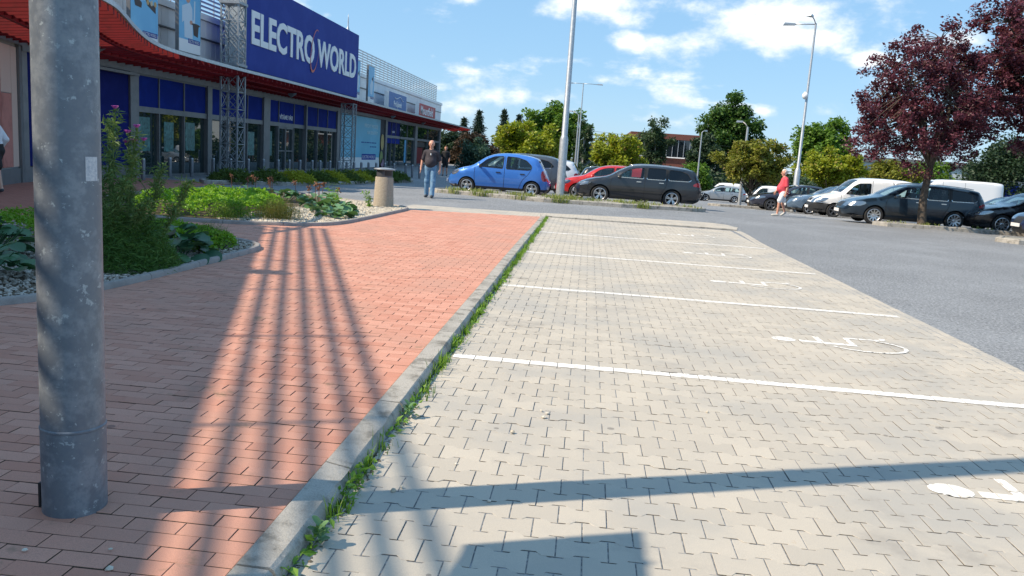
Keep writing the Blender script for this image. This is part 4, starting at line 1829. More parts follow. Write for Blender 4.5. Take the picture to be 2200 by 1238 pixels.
bergenia(-4.88, 9.3, .42, .55, .36, 62, True, 'dark broad-leaved clump at the near bed\'s edge beside the tall thistle')
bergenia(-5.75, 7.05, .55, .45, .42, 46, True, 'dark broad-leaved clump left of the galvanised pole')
bergenia(-5.35, 16.9, .48, .50, .36, 60, False, 'sunlit pale green broad-leaved clump on the white gravel')
bergenia(-5.0, 15.95, .30, .34, .28, 34, False, 'small broad-leaved clump nearest the paving on the white gravel')
bergenia(-6.1, 18.3, .55, .5, .36, 46, False, 'broad-leaved clump behind the feathery herb, with brown seed heads', 6)
bergenia(-7.5, 19.6, .70, .5, .34, 46, False, 'broad-leaved clump at the back of the far bed with brown seed heads', 5)
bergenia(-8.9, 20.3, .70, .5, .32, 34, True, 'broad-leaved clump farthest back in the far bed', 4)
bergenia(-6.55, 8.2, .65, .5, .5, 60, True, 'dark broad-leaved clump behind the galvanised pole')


nrg = np.random.default_rng(11)


def leaf_cloud(pts, size, mt, name, aspect=.55, updir=.35, fold=True, parent=None, jitter=.3):
    """a small diamond leaf at each point, randomly turned"""
    n = len(pts)
    pts = np.asarray(pts, float)
    d = nrg.normal(size=(n, 3))
    d[:, 2] = d[:, 2] * .6
    d /= np.linalg.norm(d, axis=1)[:, None]
    up = nrg.normal(size=(n, 3)) * .8 + np.array([0, 0, updir * 2])
    s = np.cross(d, up)
    s /= np.linalg.norm(s, axis=1)[:, None] + 1e-9
    sz = size * (1 + jitter * nrg.normal(size=n)).clip(.4, 1.8)
    L, Wd = d * sz[:, None], s * (sz * aspect * .5)[:, None]
    nrm = np.cross(s, d)
    v = np.empty((n, 4, 3))
    v[:, 0] = pts
    v[:, 1] = pts + L * .45 + Wd + nrm * (sz * .08)[:, None]
    v[:, 2] = pts + L
    v[:, 3] = pts + L * .45 - Wd + nrm * (sz * .08)[:, None]
    f = np.arange(4 * n).reshape(n, 4)
    return link(name, fast_mesh(name, v.reshape(-1, 3), f, mt), parent)


def mound_points(poly, h, n, edge=.35):
    xs_, ys_ = [p[0] for p in poly], [p[1] for p in poly]
    out = []
    P = np.array(poly)
    while len(out) < n:
        x, y = rng.uniform(min(xs_), max(xs_)), rng.uniform(min(ys_), max(ys_))
        if not inside(poly, x, y):
            continue
        A, Bq = P, np.roll(P, -1, 0)
        ab = Bq - A
        t = (((np.array([x, y]) - A) * ab).sum(1) / (ab * ab).sum(1)).clip(0, 1)
        d = np.min(np.linalg.norm(A + ab * t[:, None] - np.array([x, y]), axis=1))
        e = min(1, d / edge)
        bumpy = .75 + .25 * math.sin(x * 5.1 + math.sin(y * 4)) * math.cos(y * 4.7 + x)
        z = h * math.sqrt(e * (2 - e)) * bumpy * rng.uniform(.55, 1.0) ** .4
        out.append((x, y, rz(y) + .03 + z))
    return out


M_COVER = leaf_mat('ground_cover_leaf', (.13, .30, .02), (.27, .46, .04), .35, .45)
M_COVER2 = leaf_mat('ground_cover_leaf2', (.12, .27, .02), (.23, .40, .04), .35, .45)
cov_b = [(-8.9, 15.2), (-8.2, 14.1), (-7.2, 13.9), (-6.3, 14.1), (-5.95, 14.6), (-6.0, 15.6), (-6.4, 17.0), (-7.4, 18.4), (-8.8, 18.2)]
o = leaf_cloud(mound_points(cov_b, .40, 15000), .055, M_COVER, 'ground_cover', .6)
tag(o, 'bright green low ground cover filling the far bed', 'ground cover', kind='stuff')
cov_a = [(-6.3, 10.7), (-6.2, 9.7), (-5.3, 9.75), (-4.66, 9.75), (-4.58, 10.35), (-4.75, 10.75), (-5.3, 11.1), (-6.0, 11.3)]
o = leaf_cloud(mound_points(cov_a, .30, 9000), .045, M_COVER2, 'ground_cover', .55)
tag(o, 'green low ground cover at the tip of the near bed', 'ground cover', kind='stuff')


cov_c = [(-7.8, 11.4), (-8.1, 9.6), (-7.2, 9.0), (-6.2, 9.2), (-5.7, 9.6), (-5.8, 10.8), (-6.4, 11.4)]
o = leaf_cloud(mound_points(cov_c, .34, 6000), .05, M_COVER2, 'ground_cover', .55)
tag(o, 'green low ground cover behind the tall thistle in the near bed', 'ground cover', kind='stuff')


def blades(name, n, base, spread, hgt, mt, parent=None, width=.006, lean=.5, clump=None):
    """thin tapering blades"""
    V, Fq = [], []
    for i in range(n):
        bx_, by_ = base[0] + rng.gauss(0, spread[0]), base[1] + rng.gauss(0, spread[1])
        a_ = rng.uniform(0, 2 * math.pi)
        ln_ = rng.uniform(.1, 1) * lean
        h = hgt * rng.uniform(.45, 1.0)
        z0 = base[2]
        dx, dy = math.cos(a_) * ln_ * h, math.sin(a_) * ln_ * h
        w = width * rng.uniform(.6, 1.3)
        nx, ny = -math.sin(a_) * w, math.cos(a_) * w
        b0 = len(V)
        V += [(bx_ - nx, by_ - ny, z0), (bx_ + nx, by_ + ny, z0), (bx_ + dx * .4 + nx * .8, by_ + dy * .4 + ny * .8, z0 + h * .6),
              (bx_ + dx * .4 - nx * .8, by_ + dy * .4 - ny * .8, z0 + h * .6), (bx_ + dx + nx * .15, by_ + dy + ny * .15, z0 + h), (bx_ + dx - nx * .15, by_ + dy - ny * .15, z0 + h)]
        Fq += [(b0, b0 + 1, b0 + 2, b0 + 3), (b0 + 3, b0 + 2, b0 + 4, b0 + 5)]
    return V, Fq


# tall thistle
M_THIS = leaf_mat('thistle_leaf', (.09, .17, .05), (.20, .30, .10), .25, .6)  # pale upper leaves, with the sunlit look of the tops put into the colour
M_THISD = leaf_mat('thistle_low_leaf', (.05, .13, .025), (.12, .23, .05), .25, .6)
M_PURP = mat('thistle_flower', (.42, .06, .34), .6, var_col=(.5, .1, .42))
tx_, ty_ = -5.0, 8.35
tz_ = rz(ty_) + .03
th = empty('thistle_plant', (tx_, ty_, tz_))
tag(th, 'tall bushy thistle with pink flower heads beside the galvanised pole', 'plant')
STEMS = [(-.02, -.1, 1.66, .04), (-.14, .05, 1.56, .0), (.10, 0, 1.48, .10), (-.25, .1, 1.15, -.1), (.27, .15, 1.12, .14), (.05, -.25, .95, .15), (-.32, -.2, 1.0, -.05), (.18, -.1, .75, .2), (.42, .3, .95, .22), (-.05, .3, 1.2, .0)]
lp = []
heads = []
for k, (dx, dy, h, ln_) in enumerate(STEMS):
    q = MB()
    p0 = Vector((tx_ + dx * .5, ty_ + dy * .5, tz_))
    p1 = Vector((tx_ + dx, ty_ + dy, tz_ + h * .55))
    p2 = Vector((tx_ + dx + ln_, ty_ + dy, tz_ + h))
    q.tube([p0, p1, p2], [.014, .010, .006], 6)
    heads.append(p2)
    for b_ in range(9):
        f_ = rng.uniform(.35, .95)
        pp = p1.lerp(p2, (f_ - .5) * 2) if f_ > .5 else p0.lerp(p1, f_ * 2)
        a_ = rng.uniform(0, 6.28)
        L = rng.uniform(.10, .26) * (1.2 - f_ * .6)
        e = pp + Vector((math.cos(a_) * L * .7, math.sin(a_) * L * .5, L))
        q.tube([pp, e], [.006, .004], 5)
        if rng.random() < .6:
            heads.append(e)
        for w_ in range(16):
            lp.append(tuple(pp.lerp(e, rng.random())))
    q.build('stem', M_THIS, th)
    for w_ in range(380):
        f_ = rng.uniform(.1, 1)
        pp = p1.lerp(p2, (f_ - .5) * 2) if f_ > .5 else p0.lerp(p1, f_ * 2)
        lp.append((pp.x + rng.gauss(0, .02), pp.y + rng.gauss(0, .02), pp.z))
lpl = [(p[0] - tx_, p[1] - ty_, p[2] - tz_) for p in lp]
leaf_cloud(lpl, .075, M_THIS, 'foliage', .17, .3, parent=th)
low = []
for i in range(15000):
    a_, r_ = rng.uniform(0, 6.28), math.sqrt(rng.random())
    hh = .74 * (1 - r_ ** 2.2) * (.8 + .2 * math.sin(a_ * 3)) + .03
    low.append((r_ * .56 * math.cos(a_) + .02, r_ * .60 * math.sin(a_), hh * rng.uniform(.02, 1) ** .6))
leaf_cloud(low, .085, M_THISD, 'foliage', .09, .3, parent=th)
q = MB()
for i, p in enumerate(heads):
    q.lathe([(.004, -.012), (.014, .0), (.016, .012), (.010, .024)], p, 8)
tag(q.build('buds', M_THIS, th, smooth=True), kind='stuff')
heads.sort(key=lambda v: -v.z - .6 * (v.x - tx_))
for i in (0, 1, 2, 4, 7, 11):
    p = heads[i]
    q = MB()
    for k in range(26):
        a_ = 2 * math.pi * k / 26
        q.tube([(p.x, p.y, p.z + .018), (p.x + .034 * math.cos(a_) * (.4 + .6 * (k % 3) / 2), p.y + .034 * math.sin(a_) * (.4 + .6 * (k % 3) / 2), p.z + .052)], [.006, .005], 4)
    q.build('flower_head', M_PURP, th)

# feathery herbs
M_FEA = leaf_mat('feathery_leaf', (.09, .12, .025), (.17, .18, .045), .25, .7, (.22, .13, .06))
M_FEAG = leaf_mat('feathery_green', (.06, .13, .02), (.13, .22, .04), .25, .7)


def feathery(x, y, r, h, n, mt, label):
    z0 = rz(y) + .03
    t = empty('feathery_herb', (x, y, z0))
    tag(t, label, 'plant')
    V, Fq = blades('f', n // 6, (0, 0, 0), (r * .35, r * .35), h, mt, width=.003, lean=.7)
    link('stems', fast_mesh('stems', V, Fq, mt), t)
    pts = []
    for i in range(n):
        a_, q_ = rng.uniform(0, 6.28), math.sqrt(rng.random())
        pts.append((r * q_ * math.cos(a_), r * q_ * math.sin(a_), h * (1 - .7 * q_ ** 2) * rng.uniform(.05, 1) ** .6))
    leaf_cloud(pts, .06, mt, 'foliage', .07, .6, parent=t)


feathery(-5.72, 14.75, .42, .42, 3200, M_FEA, 'olive brown feathery herb at the far bed\'s kerb')
feathery(-6.4, 14.2, .40, .35, 2200, M_FEAG, 'soft green feathery herb beside the bright ground cover')
feathery(-4.95, 10.35, .30, .33, 1800, M_FEAG, 'green feathery herb on the rounded tip of the near bed')
# seeding weeds
M_WEED = leaf_mat('weed_leaf', (.12, .26, .03), (.22, .38, .06), .3, .5)


def weed(x, y, h, n, label, base=None):
    z0 = (rz(y) + .03) if base is None else base
    t = empty('leafy_weed', (x, y, z0))
    tag(t, label, 'weed')
    q = MB()
    pts = []
    for k in range(n):
        a_ = rng.uniform(0, 6.28)
        tip = Vector((rng.gauss(0, .10 * h / .5), rng.gauss(0, .08), h * rng.uniform(.55, 1)))
        q.tube([(0, 0, 0), tuple(tip * .5 + Vector((.01, 0, 0))), tuple(tip)], [.005, .004, .002], 5)
        for j in range(24):
            f_ = rng.random()
            pts.append(tuple(tip * f_ + Vector((rng.gauss(0, .012), rng.gauss(0, .012), 0))))
    q.build('stem', M_WEED, t, rel=False)
    leaf_cloud(pts, .07 if h > .3 else .05, M_WEED, 'foliage', .35, .5, parent=t)


weed(-5.5, 17.35, .62, 7, 'tall seeding weed in the sunlit broad-leaved clump')
weed(-5.25, 17.0, .52, 6, 'reddish seeding weed at the right side of the sunlit clump')
weed(-5.33, 19.7, .42, 6, 'small green weed at the foot of the concrete bin')

# gravel
_ico = None


def pebbles(name, pts, size, mt, label):
    t_ = (1 + 5 ** .5) / 2
    iv = np.array([(-1, t_, 0), (1, t_, 0), (-1, -t_, 0), (1, -t_, 0), (0, -1, t_), (0, 1, t_), (0, -1, -t_), (0, 1, -t_), (t_, 0, -1), (t_, 0, 1), (-t_, 0, -1), (-t_, 0, 1)], float)
    iv /= np.linalg.norm(iv[0])
    fi = np.array([(0, 11, 5), (0, 5, 1), (0, 1, 7), (0, 7, 10), (0, 10, 11), (1, 5, 9), (5, 11, 4), (11, 10, 2), (10, 7, 6), (7, 1, 8), (3, 9, 4), (3, 4, 2), (3, 2, 6),
                   (3, 6, 8), (3, 8, 9), (4, 9, 5), (2, 4, 11), (6, 2, 10), (8, 6, 7), (9, 8, 1)])
    n = len(pts)
    pts = np.asarray(pts, float)
    sc_ = size * nrg.uniform(.5, 1.25, size=(n, 1, 1)) * nrg.uniform(.6, 1.2, size=(n, 1, 3)) * np.array([1, 1, .62])
    a_ = nrg.uniform(0, 6.28, n)
    ca, sa = np.cos(a_)[:, None], np.sin(a_)[:, None]
    v = iv[None] * (1 + nrg.normal(size=(n, 12, 1)) * .12) * sc_
    x = v[:, :, 0] * ca - v[:, :, 1] * sa
    y = v[:, :, 0] * sa + v[:, :, 1] * ca
    v = np.stack([x, y, v[:, :, 2]], -1) + pts[:, None]
    f = (fi[None] + (np.arange(n) * 12)[:, None, None]).reshape(-1, 3)
    o_ = link(name, fast_mesh(name, v.reshape(-1, 3), f, mt))
    return tag(o_, label, 'gravel', kind='stuff')


M_PEB = mat('pale_pebble', (.50, .45, .36), .8, var_col=(.66, .62, .54), noise_col=(.42, .36, .28), noise_scale=30)
M_PEBG = mat('mixed_pebble', (.30, .26, .22), .75, var_col=(.62, .58, .53), noise_col=(.24, .19, .15), noise_scale=30)


def bed_pts(poly, n, cond, inset=.05):
    xs_, ys_ = [p[0] for p in poly], [p[1] for p in poly]
    out = []
    while len(out) < n:
        x, y = rng.uniform(min(xs_), max(xs_)), rng.uniform(min(ys_), max(ys_))
        if cond(x, y) and inside(poly, x, y):
            out.append((x, y, rz(y) + .03 + rng.uniform(-.005, .012)))
    return out


pebbles('gravel', bed_pts(BED_B, 9000, lambda x, y: x > -6.6 and y > 14), .026, M_PEB, 'pale cream gravel round the concrete bin')
pebbles('gravel', bed_pts(BED_A, 11000, lambda x, y: x > -8.4 and y < 11.3), .024, M_PEBG, 'mixed grey and white gravel in the shaded near bed')

# weeds in the kerb joint
V, Fq = [], []
y = 2.55
while y < 21.0:
    dens_ = .5 + .5 * math.sin(y * 1.9) * math.sin(y * .7 + 1)
    if rng.random() < .22 + .55 * dens_ and (y > 4.2 or rng.random() < .5):
        v, f = blades('w', rng.randint(10, 26), (-.962 + rng.gauss(0, .012), y, -.005), (.022, .05), rng.uniform(.05, .115), None, width=.0042, lean=1.1)
        b0 = len(V)
        V += v
        Fq += [tuple(i + b0 for i in q_) for q_ in f]
    y += rng.uniform(.05, .12)
for i in range(26):
    y = rng.uniform(3.0, 20)
    v, f = blades('w', 6, (-.955, y, -.003), (.02, .03), .16, None, width=.003, lean=.6)
    b0 = len(V)
    V += v
    Fq += [tuple(i_ + b0 for i_ in q_) for q_ in f]
o = link('kerb_weeds', fast_mesh('kerb_weeds', V, Fq, leaf_mat('kerb_grass', (.07, .17, .015), (.19, .32, .03), .3, .5)))
tag(o, 'green weeds and grass growing along the kerb joint', 'weeds', kind='stuff')
pts = []
for i in range(210):
    y = 2.5 + (rng.random() ** 1.3) * 18
    for k in range(rng.randint(2, 7)):
        pts.append((-.965 + rng.gauss(0, .022), y + rng.gauss(0, .03), rng.uniform(0, .045)))
o = leaf_cloud(pts, .045, M_WEED, 'kerb_weed_leaves', .45, .7)
tag(o, 'small leafy weeds sprouting along the kerb', 'weeds', kind='stuff')
for k, (wy, hh) in enumerate(((2.93, .10), (4.55, .09))):
    t = empty('broadleaf_weed', (-.945, wy, 0))
    tag(t, ('glossy broadleaf weed at the kerb foot nearest the viewer', 'low broadleaf weed tuft at the kerb below the first white line')[k], 'weed')
    for i in range(12):
        o = link('leaf', LEAVES[0], t)
        a_ = i * 2.4
        o.location = (.008 * math.cos(a_), .01 * math.sin(a_), .01 + .006 * i * hh / .1)
        o.rotation_euler = (.35 + .05 * i, 0, a_)
        s = .31 * hh / .1
        o.scale = (s * .75, s, s)
mos = bed_pts([(-.985, 2.4), (-.925, 2.4), (-.935, 20.8), (-.985, 20.8)], 1500, lambda x, y: True)
mos = [(p[0], p[1], -.003 + rng.uniform(0, .004)) for p in mos]
pebbles('joint_soil', mos, .009, mat('crumbly_soil', (.10, .085, .06), .95, var_col=(.2, .17, .12)), 'crumbly soil in the joint at the kerb foot')

# stray pebbles on the bays
pp = [(-.17, 4.9, .008), (-.13, 4.86, .008), (-.15, 4.78, .007), (-.31, 4.45, .01), (-.33, 3.5, .006), (-.55, 3.9, .006), (-1.62, 2.62, rz(2.6) + .01), (-1.9, 2.55, rz(2.6) + .01),
      (-1.55, 2.5, rz(2.6) + .006), (.9, 5.2, .006), (-.75, 3.55, .008), (-.78, 3.5, .006)]
pebbles('stray_pebbles', pp, .016, M_PEB, 'a few pale pebbles lying on the paving')

# ------------------------------------------------------------------ hedge bed in front of the shop
HB = [(-12.4, 25.2), (-11.9, 24.5), (-11.0, 26.0), (-10.1, 26.8), (-9.35, 28.7), (-8.65, 32.4), (-7.95, 36.9), (-8.4, 37.4), (-9.6, 36.6), (-10.4, 32.6), (-11.2, 29.6), (-12.0, 27.4)]
island('hedge_bed', HB, .12, .12)
M_JUN = leaf_mat('juniper_needles', (.055, .10, .02), (.11, .165, .03), .2, .7)
M_JUNY = leaf_mat('golden_juniper', (.24, .26, .02), (.36, .38, .03), .2, .7)
HS = [(-11.6, 25.9, 0), (-10.9, 27.0, 0), (-10.3, 28.0, 1), (-9.9, 29.2, 0), (-9.75, 30.3, 1), (-9.5, 31.4, 0), (-9.35, 32.5, 1), (-9.1, 33.7, 0), (-8.85, 34.9, 0), (-8.65, 36.0, 0)]
NM = ['first', 'second', 'third', 'fourth', 'fifth', 'sixth', 'seventh', 'eighth', 'ninth', 'last']
for k, (x, y, yel) in enumerate(HS):
    z0 = gz(x, y) + .1
    t = empty('low_juniper', (x, y, z0))
    tag(t, '%s low juniper from the near end of the shop hedge, %s' % (NM[k], 'golden' if yel else 'dark green'), 'shrub', 'low junipers in the hedge bed')
    pts = []
    for i in range(1700):
        a_, r_ = rng.uniform(0, 6.28), math.sqrt(rng.random())
        pts.append((.75 * r_ * math.cos(a_), .75 * r_ * math.sin(a_), (.36 + .06 * math.sin(k * 3 + a_ * 2)) * (1 - r_ ** 2.5) * rng.uniform(.1, 1) ** .5))
    leaf_cloud(pts, .13, M_JUNY if yel else M_JUN, 'foliage', .28, .1, parent=t)
    q = MB()
    for i in range(7):
        a_ = i * .9
        q.tube([(0, 0, -.1), (.3 * math.cos(a_), .3 * math.sin(a_), .15)], [.02, .008], 5)
    q.build('stem', M_STALK, t, rel=False)

# weeds on the islands
V, Fq = [], []
for i in range(70):
    f_ = rng.random()
    x, y = (rng.uniform(-5.2, 3.8), rng.uniform(28.0, 29.1)) if i < 55 else (rng.uniform(10.4, 18), rng.uniform(28.8, 29.4))
    v, f = blades('w', 14, (x, y, gz(x, y) + .1), (.10, .06), .14, None, width=.012, lean=1.0)
    b0 = len(V)
    V += v
    Fq += [tuple(j + b0 for j in q_) for q_ in f]
for x, y in ((-4.6, 28.1), (-3.6, 27.75), (-2.2, 27.4), (-1.1, 27.3), (-.8, 27.2), (1.9, 27.45), (-.95, 28.2), (-.5, 27.9), (-.6, 28.3)):
    v, f = blades('w', 60, (x, y, gz(x, y) + .02), (.16, .08), .30, None, width=.012, lean=.8)
    b0 = len(V)
    V += v
    Fq += [tuple(j + b0 for j in q_) for q_ in f]
o = link('island_weeds', fast_mesh('island_weeds', V, Fq, leaf_mat('island_grass', (.14, .20, .04), (.30, .32, .11), .3, .6)))
tag(o, 'straggly weeds on the kerbed islands', 'weeds', kind='stuff')

# ================================================================== vehicles
M_TYRE = mat('tyre_rubber', (.018, .018, .019), .75, coords='obj')
M_RIM = mat('alloy_rim', (.55, .56, .58), .3, metal=.85)
M_RIMD = mat('dark_rim', (.16, .16, .17), .35, metal=.7)
M_CARGLASS = glass_mat('car_glass', (.74, .90, .90), .06, .01, 1.55)
M_PRIV = glass_mat('privacy_glass', (.08, .09, .11), .75, .01, 1.55)
M_LAMP = mat('headlamp_glass', (.30, .33, .36), .18, coat=1.0, metal=.85)
M_TAIL = mat('tail_lamp_red', (.42, .012, .014), .15, coat=1.0)
M_CHROME = mat('chrome_strip', (.70, .72, .74), .18, metal=.9)
M_SEAT = mat('seat_cloth', (.07, .072, .08), .85)
M_UNDER = mat('underbody_black', (.012, .012, .013), .8)
M_PLATE = mat('number_plate', (.74, .75, .76), .5)
M_TRIM = mat('black_trim', (.022, .023, .025), .5)


def paint_mat(name, c, metal=.35, rough=.32):
    return mat(name, c, rough, metal=metal, coat=.9, coat_rough=.03)


def poly_dist(pts, u, z):
    best = 9
    for (a_, b_), (c_, d_) in zip(pts, pts[1:]):
        vx, vz = c_ - a_, d_ - b_
        L = vx * vx + vz * vz
        t = 0 if L == 0 else max(0, min(1, ((u - a_) * vx + (z - b_) * vz) / L))
        dd = math.hypot(u - a_ - vx * t, z - b_ - vz * t)
        if dd < best:
            best = dd
    return best


def rounded(poly, r=.05):
    out = []
    n = len(poly)
    for i in range(n):
        p0, p1, p2 = Vector(poly[i - 1]), Vector(poly[i]), Vector(poly[(i + 1) % n])
        a_, b_ = (p0 - p1), (p2 - p1)
        ra, rb = min(r, a_.length * .4), min(r, b_.length * .4)
        s_, e_ = p1 + a_.normalized() * ra, p1 + b_.normalized() * rb
        for k in range(4):
            t = k / 3
            out.append(tuple(s_ * (1 - t) ** 2 + p1 * 2 * t * (1 - t) + e_ * t * t))
    return out


def make_wheel(Rw, wid, style, rim_mt):
    """wheel at the origin, axle along Y, outer face towards -Y"""
    def spin(q, prof, n=28, m=0):
        vs, fs = [], []
        for r_, y in prof:
            for k in range(n):
                a_ = 2 * math.pi * k / n
                vs.append((r_ * math.cos(a_), y, r_ * math.sin(a_)))
        for i in range(len(prof) - 1):
            for k in range(n):
                k2 = (k + 1) % n
                fs.append((i * n + k, (i + 1) * n + k, (i + 1) * n + k2, i * n + k2))
        q.add(vs, fs, m)
    h = wid / 2
    rr_ = Rw * .70
    t = MB()
    spin(t, [(rr_, -h + .01), (rr_ + .02, -h), (Rw - .03, -h), (Rw - .008, -h + .02), (Rw, -h + .05), (Rw, h - .05), (Rw - .008, h - .02), (Rw - .03, h), (rr_, h)])
    r_ = MB()
    spin(r_, [(rr_ + .004, -h + .004), (rr_ - .012, -h - .002), (rr_ - .03, -h + .02), (rr_ - .03, h - .02)], 28, 0)
    spin(r_, [(rr_ - .03, -.005), (.0, -.005)], 20, 1)
    n_, wsp = style
    for k in range(n_):
        a_ = 2 * math.pi * k / n_ + .3
        for off in ((-.5, .5) if wsp == 'twin' else (0,)):
            w_in, w_out = (.022, .020) if wsp == 'twin' else ((.045, .035) if wsp == 'wide' else (.03, .022))
            da = off * (.36 if n_ == 5 else .2)
            c0, s0 = math.cos(a_ + da * .55), math.sin(a_ + da * .55)
            c1, s1 = math.cos(a_ + da), math.sin(a_ + da)
            i0, o0 = .05, rr_ - .02
            tx0, tz0 = -s1, c1
            y0, y1 = -h + .035, -h + .012
            vs = [(c0 * i0 - tx0 * w_in, y0, s0 * i0 - tz0 * w_in), (c0 * i0 + tx0 * w_in, y0, s0 * i0 + tz0 * w_in),
                  (c1 * o0 + tx0 * w_out, y1, s1 * o0 + tz0 * w_out), (c1 * o0 - tx0 * w_out, y1, s1 * o0 - tz0 * w_out)]
            vs += [(a, y + .03, c) for a, y, c in vs]
            r_.add(vs, [(0, 3, 2, 1), (0, 1, 5, 4), (1, 2, 6, 5), (2, 3, 7, 6), (3, 0, 4, 7)], 0)
    spin(r_, [(.055, -h + .05), (.055, -h + .02), (.04, -h + .012), (0, -h + .012)], 14, 0)
    return t, r_


def make_car(name, L, W, H, prof, wheels, Rw, windows, belt, paint, label, ws=None, rw=None, style=(5, 'wide'), rim=None, headlight=None, tail=None,
             grille=None, seams=(), handles=(), mirror=None, trim='chrome', tum=.30, rail=False, tints=None, low_black=.30, front_plate=True, bumper_black=None,
             roof_r=.11, rear_plate=True, cargo=False, pillars=()):
    car = empty(name, (0, 0, 0))
    prof = resample(chaikin(prof, 2), .055)
    wb = [w for w in wheels]
    Ra = Rw + .045
    # closed side outline: over the top, then back along the sill with wheel arches
    zs = min(prof[0][1], prof[-1][1])
    bottom = []
    def arch(cx):
        cz = Rw
        a_end = math.asin(max(-1, min(1, (zs - cz) / Ra)))
        out = []
        nn = 16
        for k in range(nn + 1):
            t = a_end + (math.pi - 2 * a_end) * k / nn
            out.append((cx + Ra * math.cos(t), cz + Ra * math.sin(t)))
        return out
    bottom += [(prof[-1][0] - .04, zs)]
    for cx in reversed(wb):
        bottom += arch(cx)
    bottom += [(prof[0][0] + .04, zs)]
    outline = prof + bottom
    uf, ur = min(p[0] for p in prof), max(p[0] for p in prof)

    def hw(u, z, d=None):
        w = W / 2
        if u < .85:
            w -= .25 * ((.85 - u) / .85) ** 2.2
        if u > L - .7:
            w -= .15 * ((u - (L - .7)) / .7) ** 2
        if z < .62:
            w -= .07 * ((.62 - z) / .4) ** 2
        elif z < belt:
            w -= .025 * ((z - .62) / max(.1, belt - .62)) ** 2
        if z >= belt:
            w -= .025 + (z - belt) * tum
        if d is None:
            d = poly_dist(prof, u, z)
        r_ = roof_r
        if d < r_:
            w -= r_ * .8 * (1 - math.sqrt(max(0, 1 - (1 - d / r_) ** 2)))
        return w

    def ccw(p):
        ar = sum(p[i][0] * p[(i + 1) % len(p)][1] - p[(i + 1) % len(p)][0] * p[i][1] for i in range(len(p)))
        return list(p) if ar > 0 else list(p)[::-1]
    outline = ccw(outline)
    verts = [Vector(p) for p in outline]
    faces = [list(range(len(outline)))]
    ids = ['body']
    def addpoly(p, i):
        p = ccw(p)
        b0 = len(verts)
        verts.extend(Vector(q_) for q_ in p)
        faces.append(list(range(b0, b0 + len(p))))
        ids.append(i)
    for k, wpoly in enumerate(windows):
        addpoly(rounded(wpoly), 'w%d' % k)
    for k, pp_ in enumerate(pillars):
        addpoly(pp_, 'pil%d' % k)
    if headlight:
        addpoly(chaikin(headlight, 1, True), 'head')
    if tail:
        addpoly(chaikin(tail, 1, True), 'tail')
    st = .11
    for i in range(int(L / st) + 1):
        for j in range(int(H / st) + 1):
            u, z = i * st + .02, j * st + .03
            if inside(outline, u, z) and poly_dist(outline + [outline[0]], u, z) > .035:
                if all(poly_dist(list(wp) + [wp[0]], u, z) > .03 for wp in windows):
                    verts.append(Vector((u, z)))
    cons = []
    for zc_, ua, ub in ((low_black, .02, L - .02),) + (((bumper_black, .0, .86), (bumper_black, L - .6, L)) if bumper_black else ()):
        verts.extend([Vector((ua, zc_)), Vector((ub, zc_))])
        cons.append((len(verts) - 2, len(verts) - 1))
    if bumper_black:
        for ua in (.855, L - .6):
            verts.extend([Vector((ua, .2)), Vector((ua, bumper_black))])
            cons.append((len(verts) - 2, len(verts) - 1))
    ov, oe, of, _, _, oface = delaunay_2d_cdt(verts, cons, faces, 1, 1e-5, True)
    groups = {}
    for f, orig in zip(of, oface):
        if 0 not in orig:
            continue
        key = 'body'
        for q_ in orig:
            if q_ != 0:
                key = ids[q_]
        groups.setdefault(key, []).append(tuple(f))
    hwc = {}
    def P3(i, s):
        if i not in hwc:
            hwc[i] = hw(ov[i].x, ov[i].y)
        return (ov[i].x, s * hwc[i], ov[i].y)
    def side_mesh(keys, q, s, m=0, inset=0.0):
        for key in keys:
            for f in groups.get(key, []):
                vs = [P3(i, s) for i in f]
                if inset:
                    vs = [(a, b - s * inset, c) for a, b, c in vs]
                n_ = (Vector(vs[1]) - Vector(vs[0])).cross(Vector(vs[2]) - Vector(vs[0]))
                if n_.y * s < 0:
                    vs = vs[::-1]
                q.add(vs, [tuple(range(len(vs)))], m(vs) if callable(m) else m)
    # strip over the top of the car
    NS = 14
    nrm = []
    for i in range(len(prof)):
        a_, b_ = prof[max(0, i - 1)], prof[min(len(prof) - 1, i + 1)]
        d = Vector((b_[0] - a_[0], b_[1] - a_[1])).normalized()
        nrm.append(Vector((-d.y, d.x)))
    rows = []
    for i, (u, z) in enumerate(prof):
        h_ = hw(u, z, 0.0)
        n_ = nrm[i]
        flat = abs(n_.y)
        bul = .03 * flat + .11 * (1 - flat) ** 1.2
        rows.append([(u + n_.x * bul * (1 - (s * s)), h_ * s, z + n_.y * bul * (1 - s * s)) for s in [-1 + 2 * k / NS for k in range(NS + 1)]])
    def seg_range(r_):
        return [i for i in range(len(prof) - 1) if r_ and r_[0] <= (prof[i][0] + prof[i + 1][0]) / 2 <= r_[1] and (prof[i][1] + prof[i + 1][1]) / 2 > r_[2]]
    wsi, rwi = set(seg_range(ws)), set(seg_range(rw))
    def zone(i, k):
        zc, uc = (prof[i][1] + prof[i + 1][1]) / 2, (prof[i][0] + prof[i + 1][0]) / 2
        s = abs(-1 + 2 * (k + .5) / NS)
        if i in wsi and s < .90:
            return 'windscreen'
        if i in rwi and s < .88:
            return 'rear_window'
        if uc < .9 and headlight:
            z0, z1 = min(p[1] for p in headlight), max(p[1] for p in headlight)
            if z0 - .01 < zc < z1 + .01 and s > .56:
                return 'headlight'
        if uc > L - 1.0 and tail:
            z0, z1 = min(p[1] for p in tail), max(p[1] for p in tail)
            if z0 < zc < z1 and s > .60:
                return 'tail_light'
        if uc < .6 and grille:
            for g0, g1, gs in grille:
                if g0 < zc < g1 and s < gs:
                    return 'grille'
        if zc < low_black:
            return 'lower'
        if bumper_black and ((uc < .5 and zc < bumper_black) or (uc > L - .3 and zc < bumper_black)):
            return 'lower'
        return 'body'
    zones = {}
